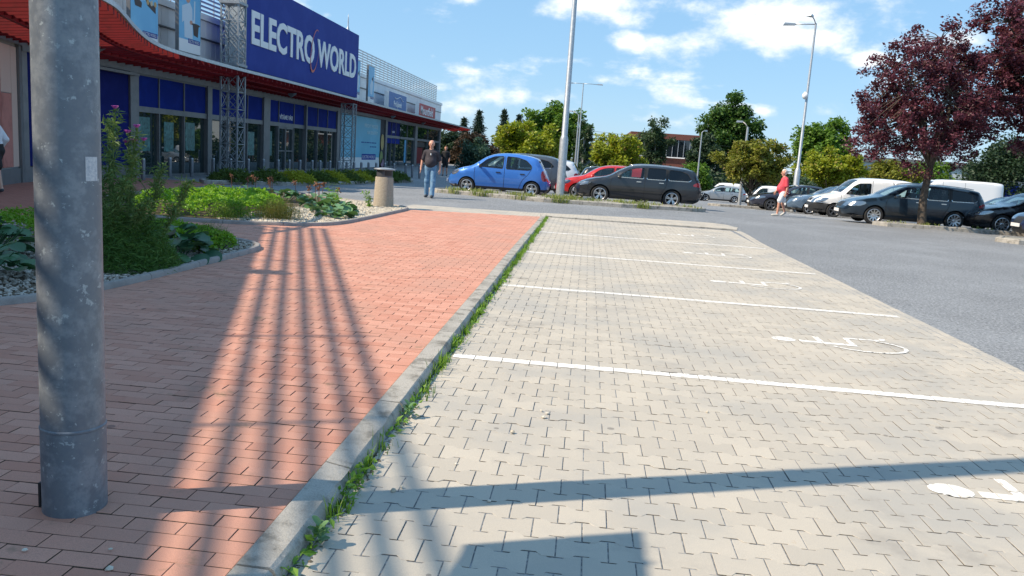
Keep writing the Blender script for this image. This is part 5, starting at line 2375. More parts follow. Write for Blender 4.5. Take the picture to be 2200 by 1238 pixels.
    for i in range(len(prof) - 1):
        for k in range(NS):
            zones.setdefault(zone(i, k), []).append((i, k))
    def strip(q, key, m=0):
        for i, k in zones.get(key, []):
            q.quad(rows[i][k], rows[i][k + 1], rows[i + 1][k + 1], rows[i + 1][k], m)
    body = MB()
    def lowm(vs):
        zc = sum(v[2] for v in vs) / len(vs)
        uc = sum(v[0] for v in vs) / len(vs)
        if zc < low_black or (bumper_black and zc < bumper_black and (uc < .85 or uc > L - .6)):
            return 1
        return 0
    for s in (-1, 1):
        side_mesh(['body'], body, s, lowm)
    strip(body, 'body')
    strip(body, 'lower', 1)
    bo = body.build('body', [paint, M_TRIM], car, smooth=True, weld=True)
    bm = bmesh.new()
    bm.from_mesh(bo.data)
    for e in bm.edges:
        if len(e.link_faces) == 2 and e.calc_face_angle(0) > .75:
            e.smooth = False
    bm.to_mesh(bo.data)
    bm.free()
    # glass
    for key, nm in (('windscreen', 'windscreen'), ('rear_window', 'rear_window')):
        if zones.get(key):
            q = MB()
            strip(q, key)
            q.build(nm, M_PRIV if (tints and tints[-1] and nm == 'rear_window') else M_CARGLASS, car, smooth=True, weld=True)
    for s in (-1, 1):
        for k in range(len(windows)):
            q = MB()
            side_mesh(['w%d' % k], q, s, 0, .006)
            wo_ = q.build('side_window', M_PRIV if (tints and tints[k]) else M_CARGLASS, car, smooth=True, weld=True)
            if s < 0 or True:
                wp = rounded(windows[k])
                wp = wp + [wp[0]]
                t = MB()
                for a_, b_ in zip(wp, wp[1:]):
                    ya, yb = s * (hw(*a_) + .002), s * (hw(*b_) + .002)
                    lower_ = trim == 'chrome' and (a_[1] + b_[1]) / 2 < belt + .06
                    t.bar((a_[0], ya, a_[1]), (b_[0], yb, b_[1]), .022, .012, 1 if lower_ else 0, up=(0, 1, 0))
                t.build('window_trim', [M_TRIM, M_CHROME], wo_)
    for key, side, nm, mt in (('headlight', 'head', 'headlight', M_LAMP), ('tail_light', 'tail', 'tail_light', M_TAIL)):
        for s in (-1, 1):
            q = MB()
            side_mesh([side], q, s)
            for i, k in zones.get(key, []):
                if ((k + .5) * 2 / NS - 1) * s > 0:
                    q.quad(rows[i][k], rows[i][k + 1], rows[i + 1][k + 1], rows[i + 1][k])
            if q.f:
                q.build(nm, mt, car, smooth=True, weld=True)
    if zones.get('grille'):
        for gi, (g0, g1, gs) in enumerate(grille):
            q = MB()
            for i, k in zones['grille']:
                if g0 < (prof[i][1] + prof[i + 1][1]) / 2 < g1:
                    q.quad(rows[i][k], rows[i][k + 1], rows[i + 1][k + 1], rows[i + 1][k])
            if q.f:
                q.build('grille', M_TRIM, car)
    # inner: floor pan, seats, dashboard
    q = MB()
    q.box(.25, L - .25, -W / 2 + .14, W / 2 - .14, zs + .02, zs + .12)
    q.box(wb[0] + .45, wb[1] - .45, -W / 2 + .10, W / 2 - .10, zs + .02, .45)
    for cx in wb:
        for s in (-1, 1):
            y0 = s * (W / 2 - .30)
            vs, fs = [], []
            nn = 14
            for k in range(nn + 1):
                t = math.pi * k / nn
                vs += [(cx + (Ra + .005) * math.cos(t), s * (W / 2 - .09), Rw + (Ra + .005) * math.sin(t)), (cx + (Ra + .005) * math.cos(t), y0, Rw + (Ra + .005) * math.sin(t))]
            for k in range(nn):
                fs.append((2 * k, 2 * k + 1, 2 * k + 3, 2 * k + 2))
            fs.append(tuple(2 * k + 1 for k in range(nn + 1)))
            q.add(vs, fs)
    q.build('underbody', M_UNDER, car)
    q = MB()
    dash = wb[0] + .55
    q.box(dash - .1, dash + .25, -W / 2 + .18, W / 2 - .18, .45, belt - .04)
    if not cargo:
        for sx_, in ((dash + .95,), (dash + 1.85,)):
            for sy in (-1, 1):
                c_ = sy * W * .22
                q.box(sx_ - .35, sx_ + .10, c_ - .23, c_ + .23, .42, .56)
                q.bar((sx_ + .05, c_, .5), (sx_ + .22, c_, belt + .18), .44, .12)
                q.bar((sx_ + .22, c_, belt + .20), (sx_ + .25, c_, belt + .36), .24, .09)
    else:
        for sy in (-1, 1):
            c_ = sy * W * .22
            q.bar((dash + .95, c_, .5), (dash + 1.1, c_, belt + .2), .44, .12)
        q.box(dash + 1.25, dash + 1.3, -W / 2 + .2, W / 2 - .2, .4, H - .25)
    q.build('seats', M_SEAT, car)
    # wheels
    tm, rm = make_wheel(Rw, .205, style, None)
    tyre = rimm = None
    for cx in wb:
        for s in (-1, 1):
            w_ = empty('wheel', (cx, s * (W / 2 - .125), Rw))
            w_.parent = car
            if s > 0:
                w_.rotation_euler = (0, 0, math.pi)
            if tyre is None:
                t_ = tm.build('tyre', M_TYRE, w_, smooth=.6, rel=False)
                r_ = rm.build('rim', [rim or M_RIM, M_UNDER], w_, smooth=.5, rel=False)
                tyre, rimm = t_.data, r_.data
            else:
                link('tyre', tyre, w_)
                link('rim', rimm, w_)
    # seams, handles, mirrors, plates
    for s in (-1, 1):
        if seams:
            q = MB()
            for line in seams:
                ln = resample(chaikin(line, 1), .08)
                for a_, b_ in zip(ln, ln[1:]):
                    q.bar((a_[0], s * (hw(*a_) + .0), a_[1]), (b_[0], s * (hw(*b_) + .0), b_[1]), .012, .006, up=(0, 1, 0))
            q.build('door_seam', M_UNDER, car)
        for k in range(len(pillars)):
            q = MB()
            side_mesh(['pil%d' % k], q, s)
            if q.f:
                q.build('pillar', M_TRIM, car, smooth=True, weld=True)
        for (u, z, mt) in handles:
            q = MB()
            y0 = s * hw(u, z)
            q.box(u - .085, u + .085, min(y0, y0 + s * .028), max(y0, y0 + s * .028), z - .016, z + .016)
            q.build('door_handle', mt, car)
        if mirror:
            u, z, mt = mirror
            y0 = s * (hw(u, z))
            q = MB()
            q.bar((u, y0 - s * .02, z), (u + .02, y0 + s * .09, z + .03), .05, .04)
            pr = [(-.055, .0), (-.05, .07), (-.01, .105), (.05, .10), (.06, .01), (.0, -.02)]
            for a_ in (0, 1):
                pass
            vs = [(u + .02 + a, y0 + s * .06, z + b) for a, b in pr] + [(u + .045 + a * .8, y0 + s * .23, z + .005 + b * .9) for a, b in pr]
            n_ = len(pr)
            fs = [tuple(range(n_)), tuple(range(n_, 2 * n_))] + [(i, (i + 1) % n_, (i + 1) % n_ + n_, i + n_) for i in range(n_)]
            q.add(vs, fs)
            q.build('mirror', mt, car, smooth=.7, weld=True)
        if rail:
            q = MB()
            pts = [p for p in prof if rail[0] < p[0] < rail[1] and p[1] > belt + .2][::3]
            P = [(u, s * (hw(u, z, 0.0) - .05), z + .035) for u, z in pts]
            if len(P) > 2:
                q.tube(P, .016, 6)
                q.build('roof_rail', M_CHROME, car, smooth=True)
    if front_plate:
        zc = .42
        u_ = min(rows[i][7][0] for i in range(len(rows)) if abs(rows[i][7][2] - zc) < .1) - .012
        q = MB()
        q.box(u_ - .012, u_ + .01, -.26, .26, zc - .055, zc + .055)
        q.build('number_plate', M_PLATE, car)
    return car


def place(car, x, y, label, group=None, cat='car', rot=0.0, dz=0.0):
    """x, y: where the front axle's near wheel touches the ground"""
    car.location = (x, y, gz(x, y) + dz)
    car.rotation_euler = (0, 0, rot)
    tag(car, label, cat, group)
    return car


# ---- profile library
MICRA = [(.14, .20), (.03, .28), (.0, .45), (.02, .58), (.08, .70), (.22, .82), (.50, .925), (.86, 1.00), (1.10, 1.17), (1.42, 1.39), (1.75, 1.50), (2.15, 1.54), (2.55, 1.535),
         (2.95, 1.49), (3.22, 1.43), (3.30, 1.39), (3.50, 1.07), (3.62, .86), (3.68, .66), (3.71, .46), (3.67, .28), (3.56, .20)]
MIC_W = [[(1.12, 1.02), (1.42, 1.28), (1.72, 1.41), (2.06, 1.44), (2.04, .99)], [(2.16, .985), (2.18, 1.44), (2.58, 1.42), (2.90, 1.33), (3.10, 1.15), (3.11, 1.03), (3.0, .985)]]
EST = [(.14, .19), (.04, .27), (.0, .42), (.02, .56), (.09, .68), (.30, .80), (.75, .92), (1.16, .985), (1.50, 1.20), (1.82, 1.37), (2.15, 1.45), (2.55, 1.48), (3.20, 1.475), (3.85, 1.43),
       (4.20, 1.38), (4.28, 1.35), (4.43, 1.08), (4.52, .86), (4.56, .62), (4.56, .40), (4.48, .26), (4.34, .20)]
EST_W = [[(1.46, 1.0), (1.85, 1.27), (2.15, 1.36), (2.46, 1.39), (2.43, .985)], [(2.54, .985), (2.57, 1.395), (3.05, 1.395), (3.24, 1.385), (3.22, .985)],
         [(3.33, .985), (3.35, 1.375), (3.80, 1.335), (4.02, 1.26), (4.17, 1.06), (4.08, .99)]]
SAL = [(.14, .19), (.04, .27), (.0, .42), (.02, .55), (.10, .68), (.35, .80), (.80, .90), (1.30, .97), (1.75, 1.24), (2.10, 1.40), (2.5, 1.455), (2.95, 1.45), (3.4, 1.37), (3.85, 1.18), (4.15, 1.04),
       (4.45, 1.0), (4.58, .95), (4.63, .7), (4.63, .45), (4.55, .28), (4.40, .20)]
SAL_W = [[(1.60, .985), (1.95, 1.22), (2.25, 1.335), (2.56, 1.365), (2.54, .975)], [(2.65, .975), (2.68, 1.365), (3.1, 1.335), (3.45, 1.22), (3.68, 1.02), (3.55, .985)]]
SUV = [(.14, .24), (.04, .32), (.0, .52), (.02, .70), (.10, .86), (.35, .98), (.85, 1.06), (1.10, 1.10), (1.45, 1.36), (1.75, 1.57), (2.1, 1.66), (2.6, 1.68), (3.4, 1.66), (3.95, 1.60), (4.05, 1.56), (4.25, 1.20),
       (4.36, .95), (4.40, .7), (4.40, .45), (4.34, .30), (4.22, .24)]
SUV_W = [[(1.40, 1.14), (1.75, 1.45), (2.1, 1.55), (2.4, 1.57), (2.38, 1.12)], [(2.5, 1.12), (2.53, 1.57), (3.2, 1.55), (3.25, 1.15)], [(3.36, 1.16), (3.36, 1.53), (3.7, 1.46), (3.95, 1.26), (3.8, 1.18)]]
CADDY = [(.14, .22), (.04, .30), (.0, .46), (.02, .62), (.10, .78), (.40, .92), (.85, 1.03), (1.10, 1.10), (1.45, 1.42), (1.70, 1.66), (1.95, 1.77), (2.4, 1.82), (3.2, 1.83), (4.0, 1.80), (4.25, 1.74), (4.36, 1.3),
         (4.40, .9), (4.41, .5), (4.38, .3), (4.28, .22)]
CAD_W = [[(1.30, 1.10), (1.62, 1.45), (1.85, 1.58), (2.35, 1.61), (2.35, 1.08)]]
VAN = [(.16, .25), (.05, .35), (.0, .55), (.02, .85), (.10, 1.05), (.45, 1.22), (.85, 1.35), (1.15, 1.75), (1.40, 2.10), (1.75, 2.40), (2.2, 2.52), (3.0, 2.55), (5.2, 2.55), (5.75, 2.50), (5.86, 2.4), (5.90, 1.5),
       (5.90, .6), (5.86, .4), (5.75, .28)]
VAN_W = [[(1.05, 1.32), (1.35, 1.75), (1.6, 1.95), (2.1, 1.97), (2.1, 1.3)]]


def scl(pts, su, sz_):
    return [(u * su, z * sz_) for u, z in pts]


def estate(paint, label, L=4.57, W=1.80, H=1.48, wh=(.87, 3.50), Rw=.325, style=(5, 'twin'), rim=None, tints=(0, 1, 1, 1), trim='chrome', rail=(1.9, 4.15), name='estate_car', head=None, grille=None):
    su, sz_ = L / 4.57, H / 1.48
    hd = head or [(.12, .685), (.06, .60), (.36, .63), (.56, .745), (.46, .785), (.25, .745)]
    return make_car(name, L, W, H, scl(EST, su, sz_), wh, Rw, [scl(w, su, sz_) for w in EST_W], .985 * sz_, paint, label, ws=(1.2 * su, 2.05 * su, 1.0 * sz_), rw=(4.24 * su, 4.5 * su, 1.02 * sz_),
                    style=style, rim=rim, headlight=scl(hd, su, sz_), tail=scl([(4.22, .83), (4.26, .92), (4.46, .99), (4.56, .90), (4.56, .80)], su, sz_),
                    grille=grille or [(.60, .68, .52), (.28, .42, .62)], seams=[scl(l, su, sz_) for l in ([(1.28, .95), (1.22, .75), (1.27, .28)], [(2.49, 1.40), (2.48, .9), (2.47, .27)],
                    [(3.28, 1.38), (3.28, .98), (3.26, .75), (3.12, .55), (3.06, .27)], [(1.27, .28), (3.06, .27)])],
                    handles=[(2.26 * su, .87 * sz_, M_CHROME), (3.08 * su, .875 * sz_, M_CHROME)], mirror=(1.52 * su, .99 * sz_, paint), trim=trim, rail=rail and (rail[0] * su, rail[1] * su), tints=tints,
                    pillars=[scl(p_, su, sz_) for p_ in ([(2.447, .995), (2.527, .995), (2.552, 1.385), (2.472, 1.38)], [(3.235, .995), (3.318, .995), (3.338, 1.365), (3.252, 1.375)])])


def saloon(paint, label, L=4.63, W=1.82, H=1.45, wh=(.90, 3.60), Rw=.325, style=(5, 'wide'), rim=None, name='saloon_car'):
    su, sz_ = L / 4.63, H / 1.455
    return make_car(name, L, W, H, scl(SAL, su, sz_), wh, Rw, [scl(w, su, sz_) for w in SAL_W], .975 * sz_, paint, label, ws=(1.36 * su, 2.2 * su, 1.0 * sz_), rw=(3.42 * su, 4.05 * su, 1.08 * sz_),
                    style=style, rim=rim, headlight=scl([(.12, .675), (.06, .585), (.36, .615), (.60, .73), (.50, .77), (.25, .73)], su, sz_), tail=scl([(4.2, .80), (4.25, .95), (4.6, .95), (4.63, .80)], su, sz_),
                    grille=[(.46, .68, .42), (.26, .40, .6)], seams=[scl(l, su, sz_) for l in ([(1.38, .93), (1.32, .75), (1.36, .28)], [(2.60, 1.37), (2.58, .9), (2.57, .27)], [(3.5, .95), (3.3, .7), (3.18, .5), (3.1, .27)])],
                    handles=[(2.36 * su, .87 * sz_, paint), (3.22 * su, .875 * sz_, paint)], mirror=(1.66 * su, .975 * sz_, paint), tints=(0, 0, 0), pillars=[scl([(2.557, .985), (2.637, .985), (2.662, 1.355), (2.572, 1.355)], su, sz_)])


P_MICRA = paint_mat('blue_car_paint', (.045, .19, .62), .2)
micra = make_car('small_car', 3.72, 1.66, 1.54, MICRA, (.72, 3.15), .29, MIC_W, .985, P_MICRA, '', ws=(.92, 1.72, 1.03), rw=(3.32, 3.58, 1.05), style=(5, 'wide'),
                 headlight=[(.10, .66), (.10, .74), (.28, .86), (.44, .86), (.36, .72), (.2, .64)], tail=[(3.50, .62), (3.46, .95), (3.55, 1.02), (3.66, .80), (3.69, .60)], grille=[(.26, .38, .5), (.55, .62, .3)],
                 seams=[[(1.0, .98), (.98, .7), (1.03, .28)], [(2.11, 1.45), (2.11, .9), (2.10, .26)], [(3.10, 1.02), (2.98, .8), (2.78, .62), (2.66, .27)], [(1.03, .28), (2.66, .27)]],
                 handles=[(1.88, .84, M_TRIM), (2.78, .83, M_TRIM)], mirror=(1.18, 1.0, M_TRIM), trim='black', tints=(0, 0, 0))
place(micra, -5.20, 30.98, 'small bright blue hatchback parked at the left end of the island', 'cars parked round the island')
P_DG = paint_mat('charcoal_car_paint', (.017, .020, .027), .2)
golf = estate(P_DG, '')
place(golf, -0.39, 31.15, 'dark grey estate car parked along the island with chrome roof rails', 'cars parked round the island')
# towbar with bicycle carrier foot
q = MB()
q.tube([(4.50, 0, .34), (4.72, 0, .34), (4.74, 0, .46)], .025, 8)
q.tube([(4.70, -.25, .45), (4.76, -.25, .62), (4.82, -.25, .58), (4.80, -.25, .44), (4.70, -.25, .40)], .02, 6)
q.tube([(4.70, .25, .45), (4.76, .25, .62), (4.82, .25, .58), (4.80, .25, .44), (4.70, .25, .40)], .02, 6)
q.bar((4.74, -.27, .45), (4.74, .27, .45), .04, .04)
q.build('towbar_carrier', M_TRIM, golf, rel=False)

P_SUP = paint_mat('dark_teal_car_paint', (.010, .024, .042), .3)
sup = estate(P_SUP, '', L=4.84, W=1.82, H=1.51, wh=(.95, 3.71), Rw=.33, style=(10, 'slim'), tints=(0, 0, 1, 1), name='estate_car',
             head=[(.10, .68), (.05, .60), (.36, .60), (.60, .70), (.56, .79), (.25, .77)], grille=[(.53, .70, .50), (.26, .40, .6)])
place(sup, 9.31, 30.96, 'dark blue-green estate car parked behind the plum tree trunk', 'cars parked behind the plum tree')
P_WHITE = paint_mat('white_van_paint', (.78, .79, .80), .0, .35)
cad = make_car('panel_van', 4.41, 1.80, 1.83, CADDY, (.88, 3.56), .32, CAD_W, 1.09, P_WHITE, '', ws=(1.12, 1.85, 1.13), rw=(4.3, 4.4, 1.2), style=(5, 'slim'), rim=M_RIMD,
               headlight=[(.10, .74), (.06, .62), (.40, .68), (.62, .86), (.45, .88), (.25, .83)], tail=[(4.2, .8), (4.22, 1.1), (4.39, 1.1), (4.40, .8)], grille=[(.68, .80, .5), (.25, .42, .55)],
               seams=[[(1.12, 1.05), (1.1, .8), (1.15, .3)], [(2.42, 1.75), (2.42, .3)], [(3.3, 1.75), (3.3, .9)], [(2.45, 1.02), (4.2, 1.02)]], handles=[(2.25, .98, M_TRIM)], mirror=(1.42, 1.12, M_TRIM),
               trim='black', tints=(0, 1), low_black=.34, bumper_black=.62, roof_r=.14, tum=.14, cargo=True)
place(cad, 10.13, 38.25, 'white panel van with black bumper parked between two estate cars', 'cars parked behind the plum tree', 'van')
P_BG = paint_mat('blue_grey_car_paint', (.13, .20, .29), .5)
oct_ = saloon(P_BG, '', L=4.57, W=1.77, H=1.46, wh=(.9, 3.48), Rw=.31, style=(5, 'wide'))
place(oct_, 9.92, 41.53, 'silver-blue car beside the white panel van', 'cars parked behind the plum tree')
P_AUD = paint_mat('dark_violet_car_paint', (.032, .034, .055), .4)
aud = saloon(P_AUD, '', L=4.90, W=1.87, H=1.46, wh=(.92, 3.76), Rw=.335, style=(5, 'wide'), rim=M_RIMD)
place(aud, 8.80, 44.99, 'dark violet-grey saloon behind the red-shirted walker', 'cars parked behind the plum tree')
P_BLK = paint_mat('black_car_paint', (.012, .013, .018), .25)
blk = saloon(P_BLK, '', L=4.75, W=1.85, H=1.50, wh=(.93, 3.70), Rw=.335, style=(10, 'slim'))
place(blk, 13.43, 30.38, 'black saloon cut off by the right edge of the photo', 'cars parked behind the plum tree')
P_NAV = paint_mat('navy_car_paint', (.014, .022, .07), .3)
nav = saloon(P_NAV, '', L=4.5, W=1.8, H=1.45)
place(nav, 14.35, 26.9 + .25, 'dark blue car nosing in at the right edge of the photo', 'cars parked behind the plum tree')
nav.location = (13.95, 27.6, 0)
P_SIL = paint_mat('silver_car_paint', (.42, .45, .48), .6)
sil2 = estate(P_SIL, '', rail=None, tints=(0, 0, 0, 0))
place(sil2, 17.13, 39.25, 'silver car seen over the bonnet of the black saloon', 'cars parked behind the plum tree')

# second row behind the small blue car and the dark estate
P_GREY = paint_mat('mid_grey_car_paint', (.085, .095, .115), .5)
P_WC = paint_mat('white_car_paint', (.66, .70, .76), .1)
P_REDC = paint_mat('red_car_paint', (.52, .018, .016), .15)
gsuv = make_car('crossover_car', 4.40, 1.82, 1.62, scl(SUV, 1, .965), (.86, 3.50), .34, [scl(w, 1, .965) for w in SUV_W], 1.09, P_GREY, '', ws=(1.12, 1.95, 1.1), rw=(4.0, 4.3, 1.16), style=(5, 'twin'),
                headlight=[(.10, .82), (.05, .72), (.40, .74), (.62, .88), (.45, .93)], tail=[(4.1, .88), (4.12, 1.05), (4.32, 1.05), (4.38, .88)], grille=[(.55, .80, .5)],
                seams=[[(2.44, 1.5), (2.44, .3)], [(1.25, 1.0), (1.25, .3)]], handles=[(2.2, .98, P_GREY), (3.0, .98, P_GREY)], mirror=(1.5, 1.1, P_GREY), tints=(0, 1, 1, 1), rail=(1.9, 3.9))
place(gsuv, -5.36, 34.75, 'mid grey crossover right behind the small blue hatchback', 'cars parked round the island')
wsuv = copy_tree(gsuv)
for ch in wsuv.children:
    if ch.type == 'MESH' and P_GREY.name in ch.data.materials:
        ch.data = ch.data.copy()
        for i, m in enumerate(ch.data.materials):
            if m == P_GREY:
                ch.data.materials[i] = P_WC
place(wsuv, -4.76, 38.75, 'white crossover showing its red tail lamp beside the lamp mast', 'cars parked round the island')
redc = make_car('hatchback_car', 4.2, 1.78, 1.46, scl(EST, 4.2 / 4.57, .985), (.85, 3.45), .32, [scl(w, 4.2 / 4.57, .985) for w in EST_W[:2]], .97, P_REDC, '', ws=(1.1, 1.9, 1.0), rw=(3.9, 4.15, 1.02), style=(5, 'wide'),
                headlight=scl([(.12, .66), (.05, .585), (.42, .60), (.66, .74), (.50, .80), (.25, .745)], .92, 1), tail=[(3.9, .8), (3.95, .95), (4.16, .95), (4.19, .8)], grille=[(.28, .5, .5)],
                seams=[[(2.28, 1.4), (2.27, .28)], [(1.18, .93), (1.17, .3)]], handles=[(2.1, .87, P_REDC)], mirror=(1.4, .98, P_REDC), tints=(0, 0, 0))
place(redc, -1.24, 34.14, 'bright red hatchback mostly hidden behind the dark grey estate', 'cars parked round the island')
bsuv = copy_tree(gsuv)
for ch in bsuv.children:
    if ch.type == 'MESH' and P_GREY.name in ch.data.materials:
        ch.data = ch.data.copy()
        for i, m in enumerate(ch.data.materials):
            if m == P_GREY:
                ch.data.materials[i] = P_BLK
place(bsuv, 3.2, 43.0, 'black estate with chrome window line and red rear corner in the far row', 'cars parked round the island', rot=math.pi)
bsuv.location = (3.9, 44.9, gz(2, 45))

# far vehicles beyond the car park
sfar = estate(P_SIL, '', L=4.57, rail=None, tints=(0, 0, 0, 0), style=(5, 'slim'))
place(sfar, 10.13, 77.75, 'silver estate car far off between dark estate and yellow-green tree', 'far parked vehicles')
van = make_car('panel_van', 5.90, 2.02, 2.55, VAN, (1.0, 4.55), .34, VAN_W, 1.30, P_WHITE, '', ws=(.9, 1.75, 1.38), rw=(5.85, 5.9, 1.6), style=(5, 'slim'), rim=M_RIMD,
               headlight=[(.08, 1.0), (.05, .8), (.3, .85), (.5, 1.15), (.3, 1.1)], tail=[(5.6, .9), (5.6, 1.4), (5.88, 1.4), (5.89, .9)], grille=[(.6, .95, .6)],
               seams=[[(2.2, 2.45), (2.2, .4)], [(3.5, 2.45), (3.5, .4)], [(2.25, 1.3), (5.8, 1.3)]], handles=[(2.05, 1.15, M_TRIM)], mirror=(1.2, 1.4, M_TRIM), trim='black', tints=(0, 1), tum=.05, roof_r=.16, cargo=True)
place(van, 19.30, 52.85, 'big white panel van standing behind the plum tree trunk', 'far parked vehicles', 'van')
v2 = copy_tree(cad)
place(v2, 11.70, 86.75, 'far white van behind the silver estate car', 'far parked vehicles', 'van')
v3 = copy_tree(cad)
place(v3, 14.80, 80.75, 'pale van half hidden behind the dark violet saloon', 'far parked vehicles', 'van')
P_PALE = paint_mat('pale_blue_car_paint', (.36, .44, .52), .5)
v4 = saloon(P_PALE, '')
place(v4, 11.30, 52.75, 'pale car roof between the violet saloon and the walker', 'far parked vehicles')
# box lorry
lz = gz(14, 110)
bl = empty('box_lorry', (14.6, 110, lz))
tag(bl, 'white box lorry with blue corner print above the silver estate car', 'lorry', 'far parked vehicles')
q = MB()
q.box(13.45, 15.8, 110, 116, lz + .7, lz + 2.75)
q.build('box_body', P_WHITE, bl)
q = MB()
q.box(13.44, 14.2, 109.98, 109.998, lz + 1.2, lz + 2.7)
q.build('rear_print', M_SKYB, bl)
q = MB()
q.box(14.5, 15.5, 109.98, 109.998, lz + 1.6, lz + 1.75)
q.box(14.7, 15.3, 109.98, 109.998, lz + 1.95, lz + 2.3)
q.build('rear_print', mat('grey_print', (.35, .37, .4), .6), bl)
q = MB()
q.box(13.6, 15.65, 116.05, 118, lz + .5, lz + 2.5)
q.build('cab', P_WHITE, bl)
tmq, rmq = make_wheel(.45, .28, (5, 'slim'), None)
for wx in (13.75, 15.5):
    w_ = empty('wheel', (wx - 14.6, .9, .45), math.pi / 2)
    w_.parent = bl
    tmq.build('tyre', M_TYRE, w_, rel=False)
    rmq.build('rim', [M_RIMD, M_UNDER], w_, rel=False)

# site cabin
cb = empty('site_cabin', (27, 56, gz(27, 56)))
tag(cb, 'grey site cabin with white frame and bright blue end strip at the right edge', 'cabin')
z0 = gz(27, 56)
q = MB()
q.box(27.2, 35, 56, 58.4, z0 + .15, z0 + 2.7)
q.build('wall', mat('cabin_grey', (.20, .24, .30), .6), cb)
q = MB()
q.box(27.15, 35.05, 55.95, 58.45, z0 + 2.7, z0 + 2.85)
q.box(27.15, 35.05, 55.95, 58.45, z0, z0 + .15)
for xx in (27.9, 30.6, 34.8):
    q.box(xx, xx + .2, 55.94, 55.999, z0 + .15, z0 + 2.7)
q.build('frame', M_WHITE, cb)
q = MB()
q.box(27.1, 27.88, 55.93, 55.998, z0 + .15, z0 + 2.7)
q.build('end_strip', mat('bright_blue', (.01, .06, .50), .5), cb)

# ================================================================== people
def surface_nets(val, org, h):
    nx, ny, nz = val.shape
    neg = val < 0
    shp = (nx - 1, ny - 1, nz - 1)
    acc = np.zeros(shp + (3,))
    cnt = np.zeros(shp)
    corners = [(i, j, k) for i in (0, 1) for j in (0, 1) for k in (0, 1)]
    sl = lambda o: val[o[0]:o[0] + shp[0], o[1]:o[1] + shp[1], o[2]:o[2] + shp[2]]
    for a in corners:
        for ax in range(3):
            if a[ax]:
                continue
            b = list(a)
            b[ax] = 1
            va, vb = sl(a), sl(b)
            cr = (va < 0) != (vb < 0)
            t = np.where(cr, va / np.where(cr, va - vb, 1), 0)
            for d in range(3):
                acc[..., d] += np.where(cr, a[d] + (t if d == ax else 0), 0)
            cnt += cr
    act = cnt > 0
    idx = -np.ones(shp, int)
    idx[act] = np.arange(act.sum())
    ijk = np.argwhere(act)
    V = (ijk + acc[act] / cnt[act][:, None]) * h + np.array(org)
    faces = []
    for ax in range(3):
        a = [slice(1, -1)] * 3
        b = [slice(1, -1)] * 3
        a[ax], b[ax] = slice(0, -1), slice(1, None)
        na, nb = neg[tuple(a)], neg[tuple(b)]
        e = np.argwhere(na != nb)
        if not len(e):
            continue
        flip = na[tuple(e.T)]
        o1, o2 = [(1, 2), (2, 0), (0, 1)][ax]
        base = e.copy()
        for d in range(3):
            if d != ax:
                base[:, d] += 1
        def cell(d1, d2):
            c = base.copy()
            c[:, o1] -= d1
            c[:, o2] -= d2
            return idx[tuple(c.T)]
        q = np.stack([cell(1, 1), cell(0, 1), cell(0, 0), cell(1, 0)], 1)
        q[~flip] = q[~flip][:, ::-1]
        faces.append(q)
    return V, np.concatenate(faces)


class Body:
    def __init__(s):
        s.p = []

    def cap(s, a, b, ra, rb, m, k=.03, sy=1.0, axis=1):
        s.p.append(('c', np.array(a, float), np.array(b, float), ra, rb, m, k, sy, axis))

    def ell(s, c, r, m, k=.02):
        s.p.append(('e', np.array(c, float), np.array(r, float), 0, 0, m, k, 1, 1))

    def mesh(s, name, mats, h=.011):
        lo = np.min([np.minimum(q[1], q[2] if q[0] == 'c' else q[1]) - (max(q[3], q[4]) if q[0] == 'c' else q[2]) for q in s.p], 0) - .05
        hi = np.max([np.maximum(q[1], q[2] if q[0] == 'c' else q[1]) + (max(q[3], q[4]) if q[0] == 'c' else q[2]) for q in s.p], 0) + .05
        n = np.ceil((hi - lo) / h).astype(int) + 1
        ax = [lo[i] + np.arange(n[i]) * h for i in range(3)]
        val = np.full(n, 9.0)
        def dist(q, P):
            if q[0] == 'c':
                _, a, b, ra, rb, m, k, sy, axi = q
                P = P.copy()
                if sy != 1:
                    c = (a + b)[axi] / 2
                    P[..., axi] = c + (P[..., axi] - c) / sy
                ab = b - a
                L = ab @ ab
                t = np.clip(((P - a) @ ab) / (L if L > 0 else 1), 0, 1)
                return (np.linalg.norm(P - a - t[..., None] * ab, axis=-1) - (ra + (rb - ra) * t)) * min(1, sy if sy < 1 else 1)
            _, c, r = q[:3]
            d = (P - c) / r
            l = np.linalg.norm(d, axis=-1)
            return (l - 1) * np.min(r)
        for q in s.p:
            rad = np.array([max(q[3], q[4])] * 3) * (q[7] if q[7] > 1 else 1) if q[0] == 'c' else q[2]
            a = np.minimum(q[1], q[2]) if q[0] == 'c' else q[1]
            b = np.maximum(q[1], q[2]) if q[0] == 'c' else q[1]
            i0 = np.maximum(0, ((a - rad - .07 - lo) / h).astype(int))
            i1 = np.minimum(n, ((b + rad + .07 - lo) / h).astype(int) + 2)
            sl = tuple(slice(i0[i], i1[i]) for i in range(3))
            P = np.stack(np.meshgrid(*[ax[i][sl[i]] for i in range(3)], indexing='ij'), -1)
            d = dist(q, P)
            v = val[sl]
            k = q[6]
            hh = np.clip(.5 + .5 * (v - d) / k, 0, 1)
            sm = v * (1 - hh) + d * hh - k * hh * (1 - hh)
            val[sl] = np.where(v > 8, d, sm)
        V, F = surface_nets(val, lo, h)
        C = V[F].mean(1)
        best = np.full(len(C), 9.0)
        mi = np.zeros(len(C), int)
        for q in s.p:
            d = dist(q, C)
            up = d < best
            best[up] = d[up]
            mi[up] = q[5]
        me = fast_mesh(name, V, F, mats, mi, True)
        return me


